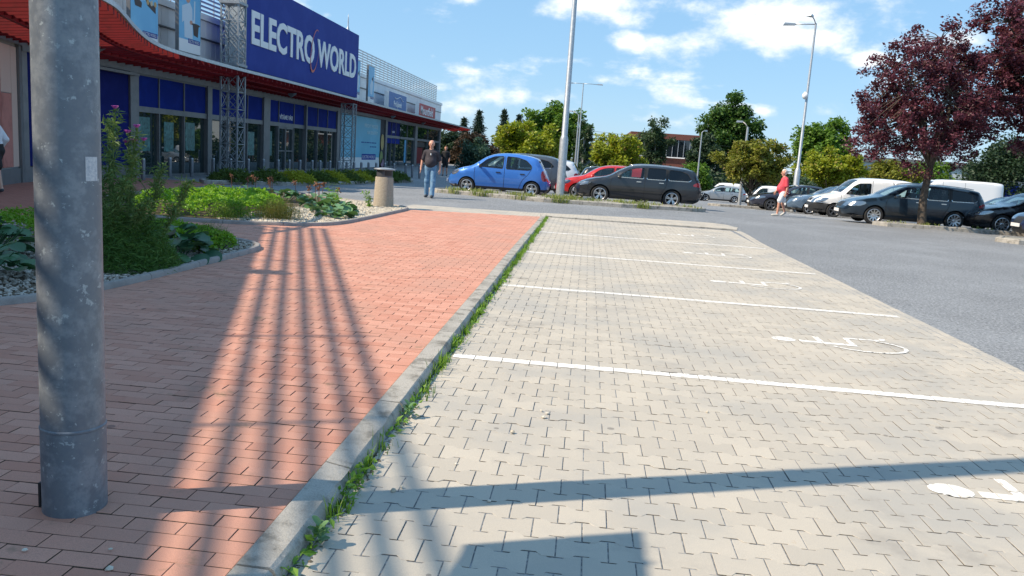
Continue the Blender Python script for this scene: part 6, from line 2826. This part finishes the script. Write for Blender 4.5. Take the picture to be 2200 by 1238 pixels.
def finger_set(B, wrist, d, side, m, curl=.35):
    """hand hanging along d from the wrist: palm, four fingers of unequal length, thumb from the palm's side"""
    d = np.array(d, float)
    d /= np.linalg.norm(d)
    side = np.array(side, float)
    side -= d * (side @ d)
    side /= np.linalg.norm(side)
    inn = np.cross(d, side)
    w = np.array(wrist, float)
    palm = w + d * .085
    B.cap(w, w + d * .03, .026, .029, m, .012)
    for f in (-1.0, -.33, .33, 1.0):
        B.cap(w + d * .025 + side * .012 * f, palm + side * .027 * f, .017, .015, m, .012)
    for f, L in ((-1.0, .064), (-.33, .078), (.33, .084), (1.0, .074)):
        b0 = palm + side * .028 * f
        b1 = b0 + d * L * .5 + inn * L * curl * .3
        b2 = b1 + d * L * .42 + inn * L * curl * .6
        B.cap(b0, b1, .0105, .0095, m, .005)
        B.cap(b1, b2, .0095, .0075, m, .005)
    t0 = w + d * .035 + side * .030
    t1 = t0 + d * .035 + side * .022 + inn * .012
    t2 = t1 + d * .032 + side * .004 + inn * .012
    B.cap(t0, t1, .014, .012, m, .008)
    B.cap(t1, t2, .012, .009, m, .005)


def head(B, c, fdir, SK, HR, EY, bald=True):
    """head centred at c looking along fdir"""
    c = np.array(c, float)
    f = np.array(fdir, float)
    f /= np.linalg.norm(f)
    s = np.cross(f, [0, 0, 1.0])
    up = np.array([0, 0, 1.0])
    P = lambda a, b, h_: c + f * a + s * b + up * h_
    B.cap(P(-.015, 0, .035), P(.0, 0, .02), .088, .085, SK, .03)
    B.cap(P(.015, 0, -.02), P(.032, 0, -.078), .072, .046, SK, .03)
    B.cap(P(.075, 0, .015), P(.105, 0, -.022), .012, .018, SK, .015)
    for q in (-1, 1):
        B.cap(P(-.01, q * .082, .015), P(-.004, q * .08, -.028), .016, .012, SK, .012)
        B.ell(P(.079, q * .031, .012), (.010, .012, .006), EY, .003)
        B.cap(P(.082, q * .018, .032), P(.072, q * .05, .033), .010, .008, SK, .012)
    B.cap(P(.076, -.018, -.062), P(.076, .018, -.062), .009, .009, 5, .006)
    B.cap(P(-.055, 0, .055), P(-.045, 0, -.02), .070, .062, HR, .02)
    for q in (-1, 1):
        B.cap(P(-.03, q * .058, .045), P(-.035, q * .06, -.015), .034, .026, HR, .015)
    if not bald:
        B.cap(P(.03, -.03, .10), P(.03, .03, .10), .03, .03, HR, .03)
        B.cap(P(-.02, 0, .095), P(.02, 0, .09), .055, .05, HR, .03)


M_POLO = mat('black_polo_shirt', (.035, .030, .040), .85, noise_col=(.05, .043, .056), noise_scale=12)
M_JEANS = mat('blue_jeans', (.10, .22, .38), .85, noise_col=(.20, .34, .50), noise_scale=9, noise_lo=.4, noise_hi=.65)
M_SHOE = mat('dark_shoe', (.06, .07, .085), .6)
M_LIP = mat('lips', (.42, .16, .13), .5)
M_GREYH = mat('thin_grey_hair', (.40, .34, .30), .7)
M_EYE = mat('eye_dark', (.03, .025, .02), .3)
M_REDS = mat('red_shirt', (.58, .055, .085), .8, noise_col=(.68, .09, .12), noise_scale=10)
M_SHORT = mat('white_shorts', (.70, .72, .76), .8)
M_WHSHOE = mat('pale_shoe', (.50, .49, .46), .6)
M_WHH = mat('white_hair', (.66, .63, .58), .7)
M_BLOUSE = mat('white_blouse', (.72, .74, .80), .7)
M_SKIRT = mat('black_skirt', (.015, .015, .018), .8)
M_LEGS = mat('pale_skin', (.62, .40, .31), .6)

# --- man in a black polo and jeans, walking towards the viewer (local: faces -Y)
B_ = Body()
SK, SH, TR, SO, HR, LP, EY = 0, 1, 2, 3, 4, 5, 6
B_.cap((0, .02, 1.02), (0, .01, 1.16), .175, .185, SH, .05, .82)
B_.cap((0, -.01, 1.12), (0, 0, 1.34), .178, .165, SH, .05, .86)
B_.ell((0, -.06, 1.10), (.165, .15, .16), SH, .05)
B_.cap((-.145, .01, 1.42), (.145, .01, 1.42), .075, .075, SH, .06)
B_.cap((0, .0, 1.40), (0, .0, 1.48), .10, .07, SH, .04)
B_.cap((0, -.005, 1.46), (0, -.012, 1.56), .060, .055, SK, .02)
head(B_, (0, -.02, 1.665), (.05, -1, -.03), SK, HR, EY)
for s in (-1, 1):
    sh = (.195 * s, .01, 1.415)
    el = (.285 * s, .035, 1.14)
    wr = (.305 * s, -.035 if s < 0 else -.07, .905)
    B_.cap(sh, (.255 * s, .03, 1.20), .068, .066, SH, .03)
    B_.cap((.25 * s, .028, 1.22), el, .050, .043, SK, .02)
    B_.cap(el, wr, .044, .030, SK, .015)
    finger_set(B_, wr, (.02 * s, -.12, -1), (-s * .35, -1, 0), SK)
# jeans: his right leg (picture left) behind, his left leg forward
B_.cap((-.02, .02, .98), (.02, .02, .98), .165, .165, TR, .04, .85)
B_.cap((-.095, .02, .93), (-.115, .035, .52), .100, .078, TR, .03)
B_.cap((-.115, .035, .52), (-.125, .14, .10), .078, .070, TR, .03)
B_.cap((.095, .0, .93), (.105, -.07, .52), .100, .080, TR, .03)
B_.cap((.105, -.07, .52), (.10, -.12, .09), .080, .074, TR, .03)
B_.cap((-.125, .15, .055), (-.135, .0, .045), .048, .045, SO, .02)
B_.cap((.10, -.11, .05), (.115, -.28, .055), .050, .046, SO, .02)
me = B_.mesh('person', [M_SKIN, M_POLO, M_JEANS, M_SHOE, M_GREYH, M_LIP, M_EYE])
o = link('person', me)
o.location = (-4.94, 25.45, gz(-4.94, 25.45) - .005)
tag(o, 'person in black polo shirt and blue jeans walking towards the viewer on the asphalt', 'person', 'people in the car park')
q = MB()
q.lathe([(.016, -.03), (.018, 0), (.016, .03)], (.02, -.20, 1.36), 8)
q.build('shirt_tag', M_WHITE, o, rel=False)

# --- man in a red shirt and white shorts, striding to the left (local: faces -X)
B_ = Body()
B_.cap((.02, 0, 1.0), (.0, 0, 1.15), .165, .185, SH, .05, .95)
B_.ell((-.09, 0, 1.06), (.165, .165, .17), SH, .06)
B_.cap((.0, 0, 1.15), (.02, 0, 1.36), .175, .150, SH, .05)
B_.cap((.02, 0, .93), (.0, 0, 1.02), .175, .175, SH, .03)
B_.cap((.03, -.14, 1.40), (.03, .14, 1.40), .075, .075, SH, .06)
B_.cap((.02, 0, 1.40), (.0, 0, 1.47), .09, .066, SH, .04)
B_.cap((.0, 0, 1.45), (-.03, 0, 1.55), .058, .054, SK, .02)
head(B_, (-.045, 0, 1.65), (-1, 0, -.05), SK, HR, EY, False)
for s, hx in ((-1, .05), (1, -.12)):
    sh = (.03, .185 * s, 1.40)
    el = (.055 + (.03 if s < 0 else -.1), .245 * s, 1.13)
    wr = (.05 if s < 0 else -.22, .25 * s, .885 if s < 0 else .93)
    B_.cap(sh, (.05 if s < 0 else -.02, .235 * s, 1.17), .070, .070, SH, .03)
    B_.cap((.05 if s < 0 else -.03, .235 * s, 1.19), el, .050, .042, SK, .02)
    B_.cap(el, wr, .043, .030, SK, .015)
    finger_set(B_, wr, (-.15, 0, -1), (-1, -s * .3, 0), SK)
B_.cap((.02, 0, .93), (.02, 0, .88), .155, .155, TR, .04)
B_.cap((.0, -.09, .90), (-.11, -.10, .60), .105, .098, TR, .03)
B_.cap((.02, .09, .90), (.07, .10, .60), .105, .098, TR, .03)
B_.cap((-.09, -.10, .62), (-.12, -.10, .50), .062, .056, SK, .02)
B_.cap((-.12, -.10, .50), (-.15, -.10, .10), .060, .038, SK, .02)
B_.cap((.06, .10, .62), (.05, .10, .50), .062, .056, SK, .02)
B_.cap((.05, .10, .50), (.17, .10, .18), .060, .038, SK, .02)
B_.cap((-.13, -.10, .055), (-.33, -.10, .035), .045, .040, SO, .02)
B_.cap((.19, .10, .14), (.06, .10, .05), .044, .042, SO, .02)
me = B_.mesh('person', [M_SKIN, M_REDS, M_SHORT, M_WHSHOE, M_WHH, M_LIP, M_EYE])
o = link('person', me)
o.location = (7.34, 31.5, gz(7.34, 31.5))
o.scale = (.98, .98, .98)
tag(o, 'white-haired person in red shirt and white shorts striding left past the parked cars', 'person', 'people in the car park')

# --- person leaving the picture on the left: white blouse, black skirt (local: faces -X)
B_ = Body()
B_.cap((.0, 0, 1.0), (-.04, 0, 1.30), .130, .140, SH, .05, 1.1)
B_.cap((-.05, -.12, 1.36), (-.05, .12, 1.36), .07, .07, SH, .05)
B_.cap((-.06, 0, 1.40), (-.08, 0, 1.50), .05, .047, SK, .02)
head(B_, (-.12, 0, 1.59), (-1, 0, -.05), SK, HR, EY, False)
B_.cap((-.02, 0, 1.55), (.0, 0, 1.45), .06, .04, HR, .02)
for s in (-1, 1):
    B_.cap((-.05, .17 * s, 1.35), (.08, .21 * s, 1.12), .062, .062, SH, .03)
    B_.cap((.08, .21 * s, 1.12), (-.06, .22 * s, .93), .056, .045, SH, .02)
    finger_set(B_, (-.06, .22 * s, .92), (-.4, 0, -1), (-1, 0, 0), SK)
B_.cap((.0, 0, .96), (.0, 0, .90), .145, .165, TR, .03, 1.05)
B_.cap((.0, -.07, .88), (.06, -.08, .58), .125, .12, TR, .04)
B_.cap((.0, .07, .88), (-.10, .08, .60), .12, .11, TR, .04)
B_.cap((.07, -.08, .56), (.09, -.08, .46), .066, .056, SK, .02)
B_.cap((.09, -.08, .46), (.16, -.08, .10), .056, .036, SK, .02)
B_.cap((-.11, .08, .56), (-.16, .08, .46), .066, .055, SK, .02)
B_.cap((-.16, .08, .46), (-.18, .08, .09), .056, .036, SK, .02)
B_.cap((.17, -.08, .075), (.02, -.08, .035), .040, .036, SO, .02)
B_.cap((-.17, .08, .05), (-.34, .08, .035), .040, .036, SO, .02)
me = B_.mesh('person', [M_LEGS, M_BLOUSE, M_SKIRT, M_SHOE, M_STALK, M_LIP, M_EYE])
o = link('person', me)
o.location = (-12.35, 16.1, rz(16))
tag(o, 'person in white blouse and black skirt leaving at the left edge', 'person', 'people in the car park')

# --- far person in dark clothes behind the first one
B_ = Body()
B_.cap((0, 0, 1.0), (0, 0, 1.36), .15, .16, SH, .05, .75)
B_.cap((-.13, 0, 1.40), (.13, 0, 1.40), .07, .07, SH, .05)
B_.cap((0, 0, 1.42), (0, -.01, 1.54), .055, .05, SK, .02)
head(B_, (0, -.01, 1.63), (0, -1, 0), SK, HR, EY, False)
for s in (-1, 1):
    B_.cap((.18 * s, 0, 1.39), (.24 * s, .02, 1.14), .062, .058, SH, .03)
    B_.cap((.24 * s, .02, 1.14), (.23 * s, -.05, .90), .042, .03, SK, .02)
    finger_set(B_, (.23 * s, -.05, .90), (0, -.1, -1), (-s, -1, 0), SK)
    B_.cap((.08 * s, 0, .94), (.10 * s, -.03 * s, .56), .10, .085, TR, .03)
    B_.cap((.10 * s, -.03 * s, .56), (.11 * s, .03 * s, .10), .058, .038, SK, .02)
    B_.cap((.11 * s, .03 * s + .02, .05), (.12 * s, .03 * s - .15, .04), .045, .04, SO, .02)
me = B_.mesh('person', [M_SKIN, M_SKIRT, M_SKIRT, M_SHOE, M_STALK, M_LIP, M_EYE], .014)
o = link('person', me)
o.location = (-8.55, 48.5, gz(-8.55, 48.5))
tag(o, 'distant person in dark clothes just right of the black polo walker', 'person', 'people in the car park')

# ================================================================== trees and far buildings
def limb(q, a, b, ra, rb, sag=.0, n=5, seg=6):
    a, b = Vector(a), Vector(b)
    pts, rad = [], []
    w = Vector((rng.gauss(0, 1), rng.gauss(0, 1), 0)) * (b - a).length * .06
    for i in range(n + 1):
        t = i / n
        p = a.lerp(b, t) + w * math.sin(math.pi * t) + Vector((0, 0, sag * math.sin(math.pi * t)))
        pts.append(p)
        rad.append(ra + (rb - ra) * t)
    q.tube(pts, rad, seg, cap=False)
    return pts


M_BARK = mat('grey_bark', (.07, .055, .043), .9, noise_col=(.115, .095, .075), noise_scale=12, bump=.8, bump_scale=40)
M_BARKD = mat('dark_bark', (.045, .038, .032), .9, noise_col=(.08, .07, .06), noise_scale=10, bump=.8, bump_scale=30)
M_BIRCHB = mat('birch_bark', (.45, .43, .40), .8, stain=(6, .55, .62, (.06, .055, .05)))


def np_leaves(centres, rads, per, size, flat=.8, aspect=.62, up=.4):
    """per leaves round each clump centre"""
    n = len(centres)
    C = np.repeat(np.asarray(centres, float), per, 0)
    Rr = np.repeat(np.asarray(rads, float), per)
    d = nrg.normal(size=(n * per, 3))
    d /= np.linalg.norm(d, axis=1)[:, None]
    r = nrg.random(n * per) ** .45
    P = C + d * (Rr * r)[:, None] * np.array([1, 1, flat])
    return P


def broad_tree(name, x, y, z0, ztop, zbot, rx, ry, mt, label, seed, n_clump=70, per=150, leaf=.30, trunk_r=.14, trunk_mt=None, group=None, clear=None, clump_r=.30, shell=.55,
               rough=.25, lean=(0, 0), aspect=.62):
    global nrg
    rng.seed(seed)
    nrg = np.random.default_rng(seed)
    t = empty(name, (x, y, z0))
    tag(t, label, 'tree', group)
    cz = (ztop + zbot) / 2
    rzv = (ztop - zbot) / 2
    cs = []
    while len(cs) < n_clump:
        d = Vector((rng.gauss(0, 1), rng.gauss(0, 1), rng.gauss(0, 1))).normalized()
        r_ = shell + (1 - shell) * rng.random() ** .6
        if rng.random() < .18:
            r_ *= .55
        lump = 1 + rough * math.sin(d.x * 4.1 + seed) * math.cos(d.y * 3.7 + d.z * 4.3 + seed * 2)
        r_ = min(r_ * lump, 1.12)
        w = 1 - .25 * max(0, -d.z)
        cs.append((d.x * rx * r_ * .84 * w + lean[0] * max(0, d.z), d.y * ry * r_ * .84 * w, cz - z0 + d.z * rzv * r_ * .88))
    rad = [min(rx, rzv) * clump_r * rng.uniform(.7, 1.3) for _ in cs]
    P = np_leaves(cs, rad, per, leaf)
    crown = leaf_cloud(P, leaf, mt, 'crown', aspect, .5, parent=t)
    q = MB()
    top = Vector((lean[0] * .5, lean[1] * .5, (cz - z0) + rzv * .45))
    pts = limb(q, (0, 0, -.3), top, trunk_r, trunk_r * .3, 0, 8, 10)
    for i, c in enumerate(cs):
        if i % 2 and n_clump > 40:
            continue
        k = min(7, max(2, int((.30 + .45 * rng.random()) * 8)))
        a = pts[k]
        limb(q, a, c, trunk_r * .32, .012, .1, 4, 5)
    q.build('trunk', trunk_mt or M_BARK, t, smooth=True, rel=False)
    return t


LM_YEL = leaf_mat('yellow_green_leaf', (.16, .22, .015), (.32, .36, .03), .32, .5, (.22, .15, .05))
LM_YEL2 = leaf_mat('olive_leaf', (.13, .155, .025), (.25, .26, .04), .3, .55, (.20, .13, .06))
LM_GRN = leaf_mat('mid_green_leaf', (.055, .13, .018), (.14, .25, .03), .3, .5)
LM_GRND = leaf_mat('deep_green_leaf', (.032, .085, .02), (.08, .16, .03), .25, .5)
LM_BIRCH = leaf_mat('birch_leaf', (.035, .07, .032), (.075, .12, .055), .25, .55)
LM_DARK = leaf_mat('shade_leaf', (.018, .042, .022), (.04, .075, .035), .2, .55)  # leaf colour darkened to stand for trees in shade
LM_BROWN = leaf_mat('copper_leaf', (.040, .028, .020), (.085, .055, .035), .2, .55)
LM_PLUM = leaf_mat('plum_leaf', (.055, .015, .030), (.15, .043, .070), .32, .40, (.25, .115, .14))
LM_TEAL = leaf_mat('blue_green_leaf', (.03, .075, .055), (.06, .12, .085), .2, .6)
LM_NEED = leaf_mat('spruce_needles', (.014, .036, .024), (.032, .065, .04), .1, .6)

GA = 'small yellow-green trees in the car park'
broad_tree('round_tree', -3.58, 46, gz(-3.6, 46), 3.40, .65, 2.05, 1.9, LM_YEL, 'broad yellow-green tree directly behind the small blue hatchback', 3, 90, 190, .17, .11, group=GA, rough=.42, shell=.45)
broad_tree('round_tree', 1.5, 46, gz(1.5, 46), 3.02, .75, 1.70, 1.6, LM_YEL, 'round yellow-green tree above the roof of the dark estate', 4, 80, 170, .16, .10, group=GA, rough=.42, shell=.45)
broad_tree('round_tree', 9.75, 50, gz(9.7, 50), 3.45, .75, 2.45, 2.0, LM_YEL2, 'olive-green tree left of the red-shirted walker, over the concrete lamp post', 5, 100, 170, .17, .11, group=GA, rough=.35)
broad_tree('round_tree', 15.0, 52, gz(15, 52), 3.25, .55, 2.3, 1.9, LM_YEL, 'yellow-green tree right of the two-armed lamp mast', 6, 90, 180, .17, .11, group=GA, rough=.42, shell=.45)
broad_tree('round_tree', 18.6, 53, gz(18, 53), 2.9, .5, 1.9, 1.7, LM_YEL2, 'low olive tree behind the white panel van', 16, 70, 150, .17, .10, group=GA, rough=.42, shell=.45)
GB = 'tall green trees beyond the car park'
zf = -1.8
broad_tree('tall_tree', -5.5, 120, zf, 9.2, .2, 5.6, 5, LM_GRN, 'large green tree rising behind the lamp mast on the island', 7, 120, 190, .42, .35, group=GB, clump_r=.24)
broad_tree('tall_tree', 20.9, 130, zf, 12.5, .6, 5.3, 5, LM_GRND, 'tall dark green tree right of the brick building', 8, 120, 210, .45, .4, group=GB, clump_r=.22, rough=.35)
broad_tree('tall_tree', 32.6, 120, zf, 9.4, .8, 4.6, 4.4, LM_GRN, 'rounded green tree between the lamp mast and the plum tree', 9, 100, 190, .42, .3, group=GB, clump_r=.24)
broad_tree('birch_tree', 7.95, 104, zf, 7.7, .2, 2.3, 2.2, LM_BIRCH, 'loose dark birch in front of the brick building', 10, 80, 130, .26, .14, M_BIRCHB, GB, clump_r=.26, rough=.5)
broad_tree('birch_tree', -1.0, 112, zf, 6.7, -.5, 1.5, 1.5, LM_BIRCH, 'narrow dark birch right of the twin-armed far lamp', 12, 50, 120, .26, .12, M_BIRCHB, GB)
broad_tree('bush', -9.8, 70, gz(-9.8, 70), 2.7, -1.2, 1.7, 1.5, LM_TEAL, 'blue-green bush beside the far end of the shop', 13, 60, 150, .20, .08, M_BARKD, 'bushes behind the parked cars')
broad_tree('bush', -12.6, 88, 0, 3.9, -.8, 2.6, 2, LM_BROWN, 'copper-brown bush between the shop and the conifers', 14, 70, 140, .26, .1, M_BARKD, 'bushes behind the parked cars')
broad_tree('bush', -15.5, 90, 0, 3.6, -.8, 2.4, 2, LM_DARK, 'dark green bush under the end of the canopy', 15, 70, 140, .26, .1, M_BARKD, 'bushes behind the parked cars')
broad_tree('bush', 10.6, 80, gz(10, 80), 2.2, -1.2, 1.5, 1.3, LM_GRN, 'light green bush at the foot of the brick building', 17, 50, 140, .20, .08, M_BARKD, 'bushes behind the parked cars')
broad_tree('bush', 23.2, 60, gz(23, 60), 3.1, -.5, 2.6, 2.2, LM_GRN, 'green bush under the plum tree by the small curved lamp', 18, 80, 150, .22, .1, M_BARKD, 'bushes behind the parked cars')
broad_tree('tall_tree', 29.0, 58, gz(29, 58), 5.2, -.8, 4.2, 3.4, LM_DARK, 'very dark tree behind the site cabin at the right edge', 19, 130, 300, .20, .2, M_BARKD, GB)
broad_tree('tall_tree', 36.5, 62, gz(36, 62), 6.0, -.8, 4.0, 3.4, LM_DARK, 'dark tree at the far right behind the second plum tree', 20, 120, 260, .20, .2, M_BARKD, GB)
broad_tree('tall_tree', 13.7, 100, zf, 5.4, -1, 2.4, 2.2, LM_DARK, 'dark copper-green tree hiding the right end of the brick building', 21, 70, 150, .3, .16, M_BARKD, GB)


def conifer(x, y, h, r, label, seed):
    global nrg
    rng.seed(seed)
    nrg = np.random.default_rng(seed)
    t = empty('spruce_tree', (x, y, zf))
    tag(t, label, 'tree', 'spruces behind the shop')
    q = MB()
    q.tube([(0, 0, -.3), (0, 0, h * .6), (0, 0, h)], [.2, .1, .02], 7)
    pts = []
    lv = int(h / .42)
    for i in range(lv):
        f = i / lv
        z = h * (.10 + .9 * f)
        rr_ = r * (1 - f) ** .85 * rng.uniform(.75, 1.15) + .08
        nb = 9
        for k in range(nb):
            a = 2 * math.pi * k / nb + rng.random()
            L = rr_ * rng.uniform(.7, 1.15)
            tip = Vector((L * math.cos(a), L * math.sin(a), z - L * .28))
            base = Vector((0, 0, z))
            if k % 3 == 0:
                q.tube([base, tip], [.035, .01], 4)
            for j in range(int(10 + 16 * L)):
                s = rng.random() ** .7
                p = base.lerp(tip, s)
                pts.append((p.x + rng.gauss(0, .09), p.y + rng.gauss(0, .09), p.z + rng.gauss(0, .05) - .06))
    q.build('trunk', M_BARKD, t, rel=False)
    leaf_cloud(pts, .42, LM_NEED, 'crown', .30, -.1, parent=t)


conifer(-21.8, 140, 9.1, 2.5, 'shortest spruce, nearest the end of the shop canopy', 31)
conifer(-19.4, 141, 10.5, 2.9, 'spruce second from the shop, tall with a pointed top', 32)
conifer(-15.0, 140, 10.9, 2.7, 'tallest spruce, standing free in the middle of the group', 33)
conifer(-12.6, 142, 10.3, 2.1, 'narrow spruce nearest the large green tree', 34)
conifer(-24.5, 146, 7.9, 2.4, 'low spruce top just above the end of the canopy', 35)


def plum(x, y, ztop, zbot, x0, x1, ry, trunk_h, label, seed, n_clump, per, leaf, tr, cx=None, shell=.35):
    """purple-leaved plum: forked trunk, rising limbs, airy edge"""
    global nrg
    rng.seed(seed)
    nrg = np.random.default_rng(seed)
    z0 = gz(x, y) + .08
    t = empty('plum_tree', (x, y, z0))
    tag(t, label, 'tree', 'purple-leaved plum trees')
    cxm, rx = (x0 + x1) / 2 - x, (x1 - x0) / 2
    cz, rzv = (ztop + zbot) / 2 - z0, (ztop - zbot) / 2
    q = MB()
    tp = limb(q, (0, 0, -.3), (-.05, 0, trunk_h), tr * 1.25, tr * .85, 0, 6, 12)
    base = tp[-1]
    mains = []
    for k in range(7):
        a = 2 * math.pi * k / 7 + .4
        tip = Vector((cxm + rx * .55 * math.cos(a), ry * .55 * math.sin(a), cz + rzv * rng.uniform(.05, .55)))
        mains.append(limb(q, base, tip, tr * .5, tr * .12, .25, 7, 7))
    mains.append(limb(q, base, Vector((cxm * .6, 0, cz + rzv * .85)), tr * .7, tr * .1, 0, 8, 8))
    cs, rad = [], []
    while len(cs) < n_clump:
        d = Vector((rng.gauss(0, 1), rng.gauss(0, 1), rng.gauss(0, .9))).normalized()
        r_ = shell + (1 - shell) * rng.random() ** .7
        lump = 1 + .22 * math.sin(d.x * 5 + seed) * math.cos(d.z * 4.4 + d.y * 3)
        r_ = min(1.1, r_ * lump)
        c = Vector((cxm + d.x * rx * r_ * .95, d.y * ry * r_ * .95, cz + d.z * rzv * r_ * .95 + .10 * rzv * (1 - abs(d.x))))
        if c.z < trunk_h * .55:
            continue
        cs.append(tuple(c))
        rad.append(.27 * rng.uniform(.6, 1.5))
        m = min(mains, key=lambda L: min((c - p).length for p in L))
        p = min(m[2:], key=lambda v: (c - v).length)
        limb(q, p, c, .016, .005, .04, 3, 4)
    P = np_leaves(cs, rad, per, leaf, .75)
    leaf_cloud(P, leaf, LM_PLUM, 'crown', .6, .3, parent=t, jitter=.35)
    q.build('trunk', M_BARK, t, smooth=True, rel=False)
    return t


plum(11.62, 29.15, 6.7, 1.42, 8.55, 13.6, 2.3, 2.0, 'purple-leaved plum tree with airy crown on the kerbed island', 41, 430, 100, .092, .125)
plum(15.2, 28.9, 9.6, 1.9, 11.6, 19.0, 3.0, 2.2, 'denser purple-leaved plum tree running out of the right edge', 42, 580, 140, .10, .14, shell=.25)

# brick hall
bh = empty('brick_hall', (9.6, 115, zf))
tag(bh, 'red brick hall with tall glazing bars seen between the trees', 'building')
M_BRICK = mat('dark_red_brick', (.16, .058, .045), .85, noise_col=(.13, .048, .038), noise_scale=1.5, speck=(.18, .06, .045), speck_scale=8, speck_amt=.5)
q = MB()
q.box(5.6, 14.6, 115.2, 135, zf, 5.2)
q.build('wall', M_BRICK, bh)
q = MB()
q.box(5.4, 14.8, 114.8, 135, 4.95, 5.72)
q.build('roof_band', M_BRICK, bh)
q = MB()
q.box(5.75, 14.55, 115.05, 115.19, 2.6, 4.94)
q.build('glazing', glass_mat('hall_glass', (.2, .3, .4), 1.0, .05, 1.8), bh)
for k in range(11):
    q = MB()
    xx = 5.75 + k * .78
    q.box(xx, xx + .07, 114.95, 115.04, 2.6, 4.94)
    q.build('glazing_bar', M_STEEL, bh)
q = MB()
q.box(5.6, 14.65, 114.9, 115.19, 2.45, 2.59)
q.build('sill', M_CLAD, bh)
q = MB()
q.add([(-2.5, 122, 3.2), (5.55, 116, 5.25), (5.55, 134, 5.25), (-2.5, 134, 3.2), (-2.5, 122, zf), (5.55, 116, zf), (5.55, 134, zf), (-2.5, 134, zf)],
      [(0, 1, 2, 3), (4, 5, 1, 0), (7, 4, 0, 3), (6, 7, 3, 2)])
q.build('side_wing', mat('blue_grey_sheet', (.16, .20, .25), .5), bh)
# low white hall far right, seen through the plum tree
wh = empty('white_hall', (52, 140, zf))
tag(wh, 'pale blue and white industrial hall seen through the plum tree', 'building')
q = MB()
q.box(42, 92, 140, 160, zf, 4.2)
q.build('wall', mat('pale_sheet', (.50, .56, .62), .5), wh)
q = MB()
q.box(41.7, 92.3, 139.6, 160, 4.2, 5.0)
q.build('roof_band', M_FRAME, wh)
for k in range(8):
    q = MB()
    q.box(43.5 + k * 6, 47 + k * 6, 139.9, 139.98, 1.6, 3.2)
    q.build('window', M_SHOP, wh)

# wood along the horizon
rng.seed(77)
nrg = np.random.default_rng(77)
cs, rad = [], []
for i in range(520):
    x = -75 + 190 * rng.random()
    y = 150 + rng.uniform(0, 14)
    h = 3.2 + 1.6 * math.sin(x * .17) + 1.0 * math.sin(x * .43 + 1) + rng.uniform(-.6, .6)
    cs.append((x, y, zf + h * rng.random() ** .5))
    rad.append(1.5)
o = leaf_cloud(np_leaves(cs, rad, 60, .6, .9), .75, LM_DARK, 'far_wood', .6, .4)
tag(o, 'dark belt of distant wood along the horizon', 'wood', kind='stuff')
rng.seed(78)
cs, rad = [], []
for i in range(240):
    x = rng.uniform(-9, 32)
    y = rng.uniform(93, 99)
    cs.append((x, y, zf + rng.uniform(.2, 2.6 + .5 * math.sin(x * .7))))
    rad.append(.9)
o = leaf_cloud(np_leaves(cs, rad, 80, .4, .9), .42, LM_DARK, 'hedge_belt', .6, .4)
tag(o, 'dark undergrowth behind the car park', 'undergrowth', kind='stuff')
# overhead wire
q = MB()
q.tube([(-2, 118, 5.6), (20, 119, 4.6), (45, 118, 5.2), (70, 118, 6)], .02, 4)
ob = q.build('overhead_wire', M_BLACK)
tag(ob, 'thin overhead wire strung above the far trees', 'wire')
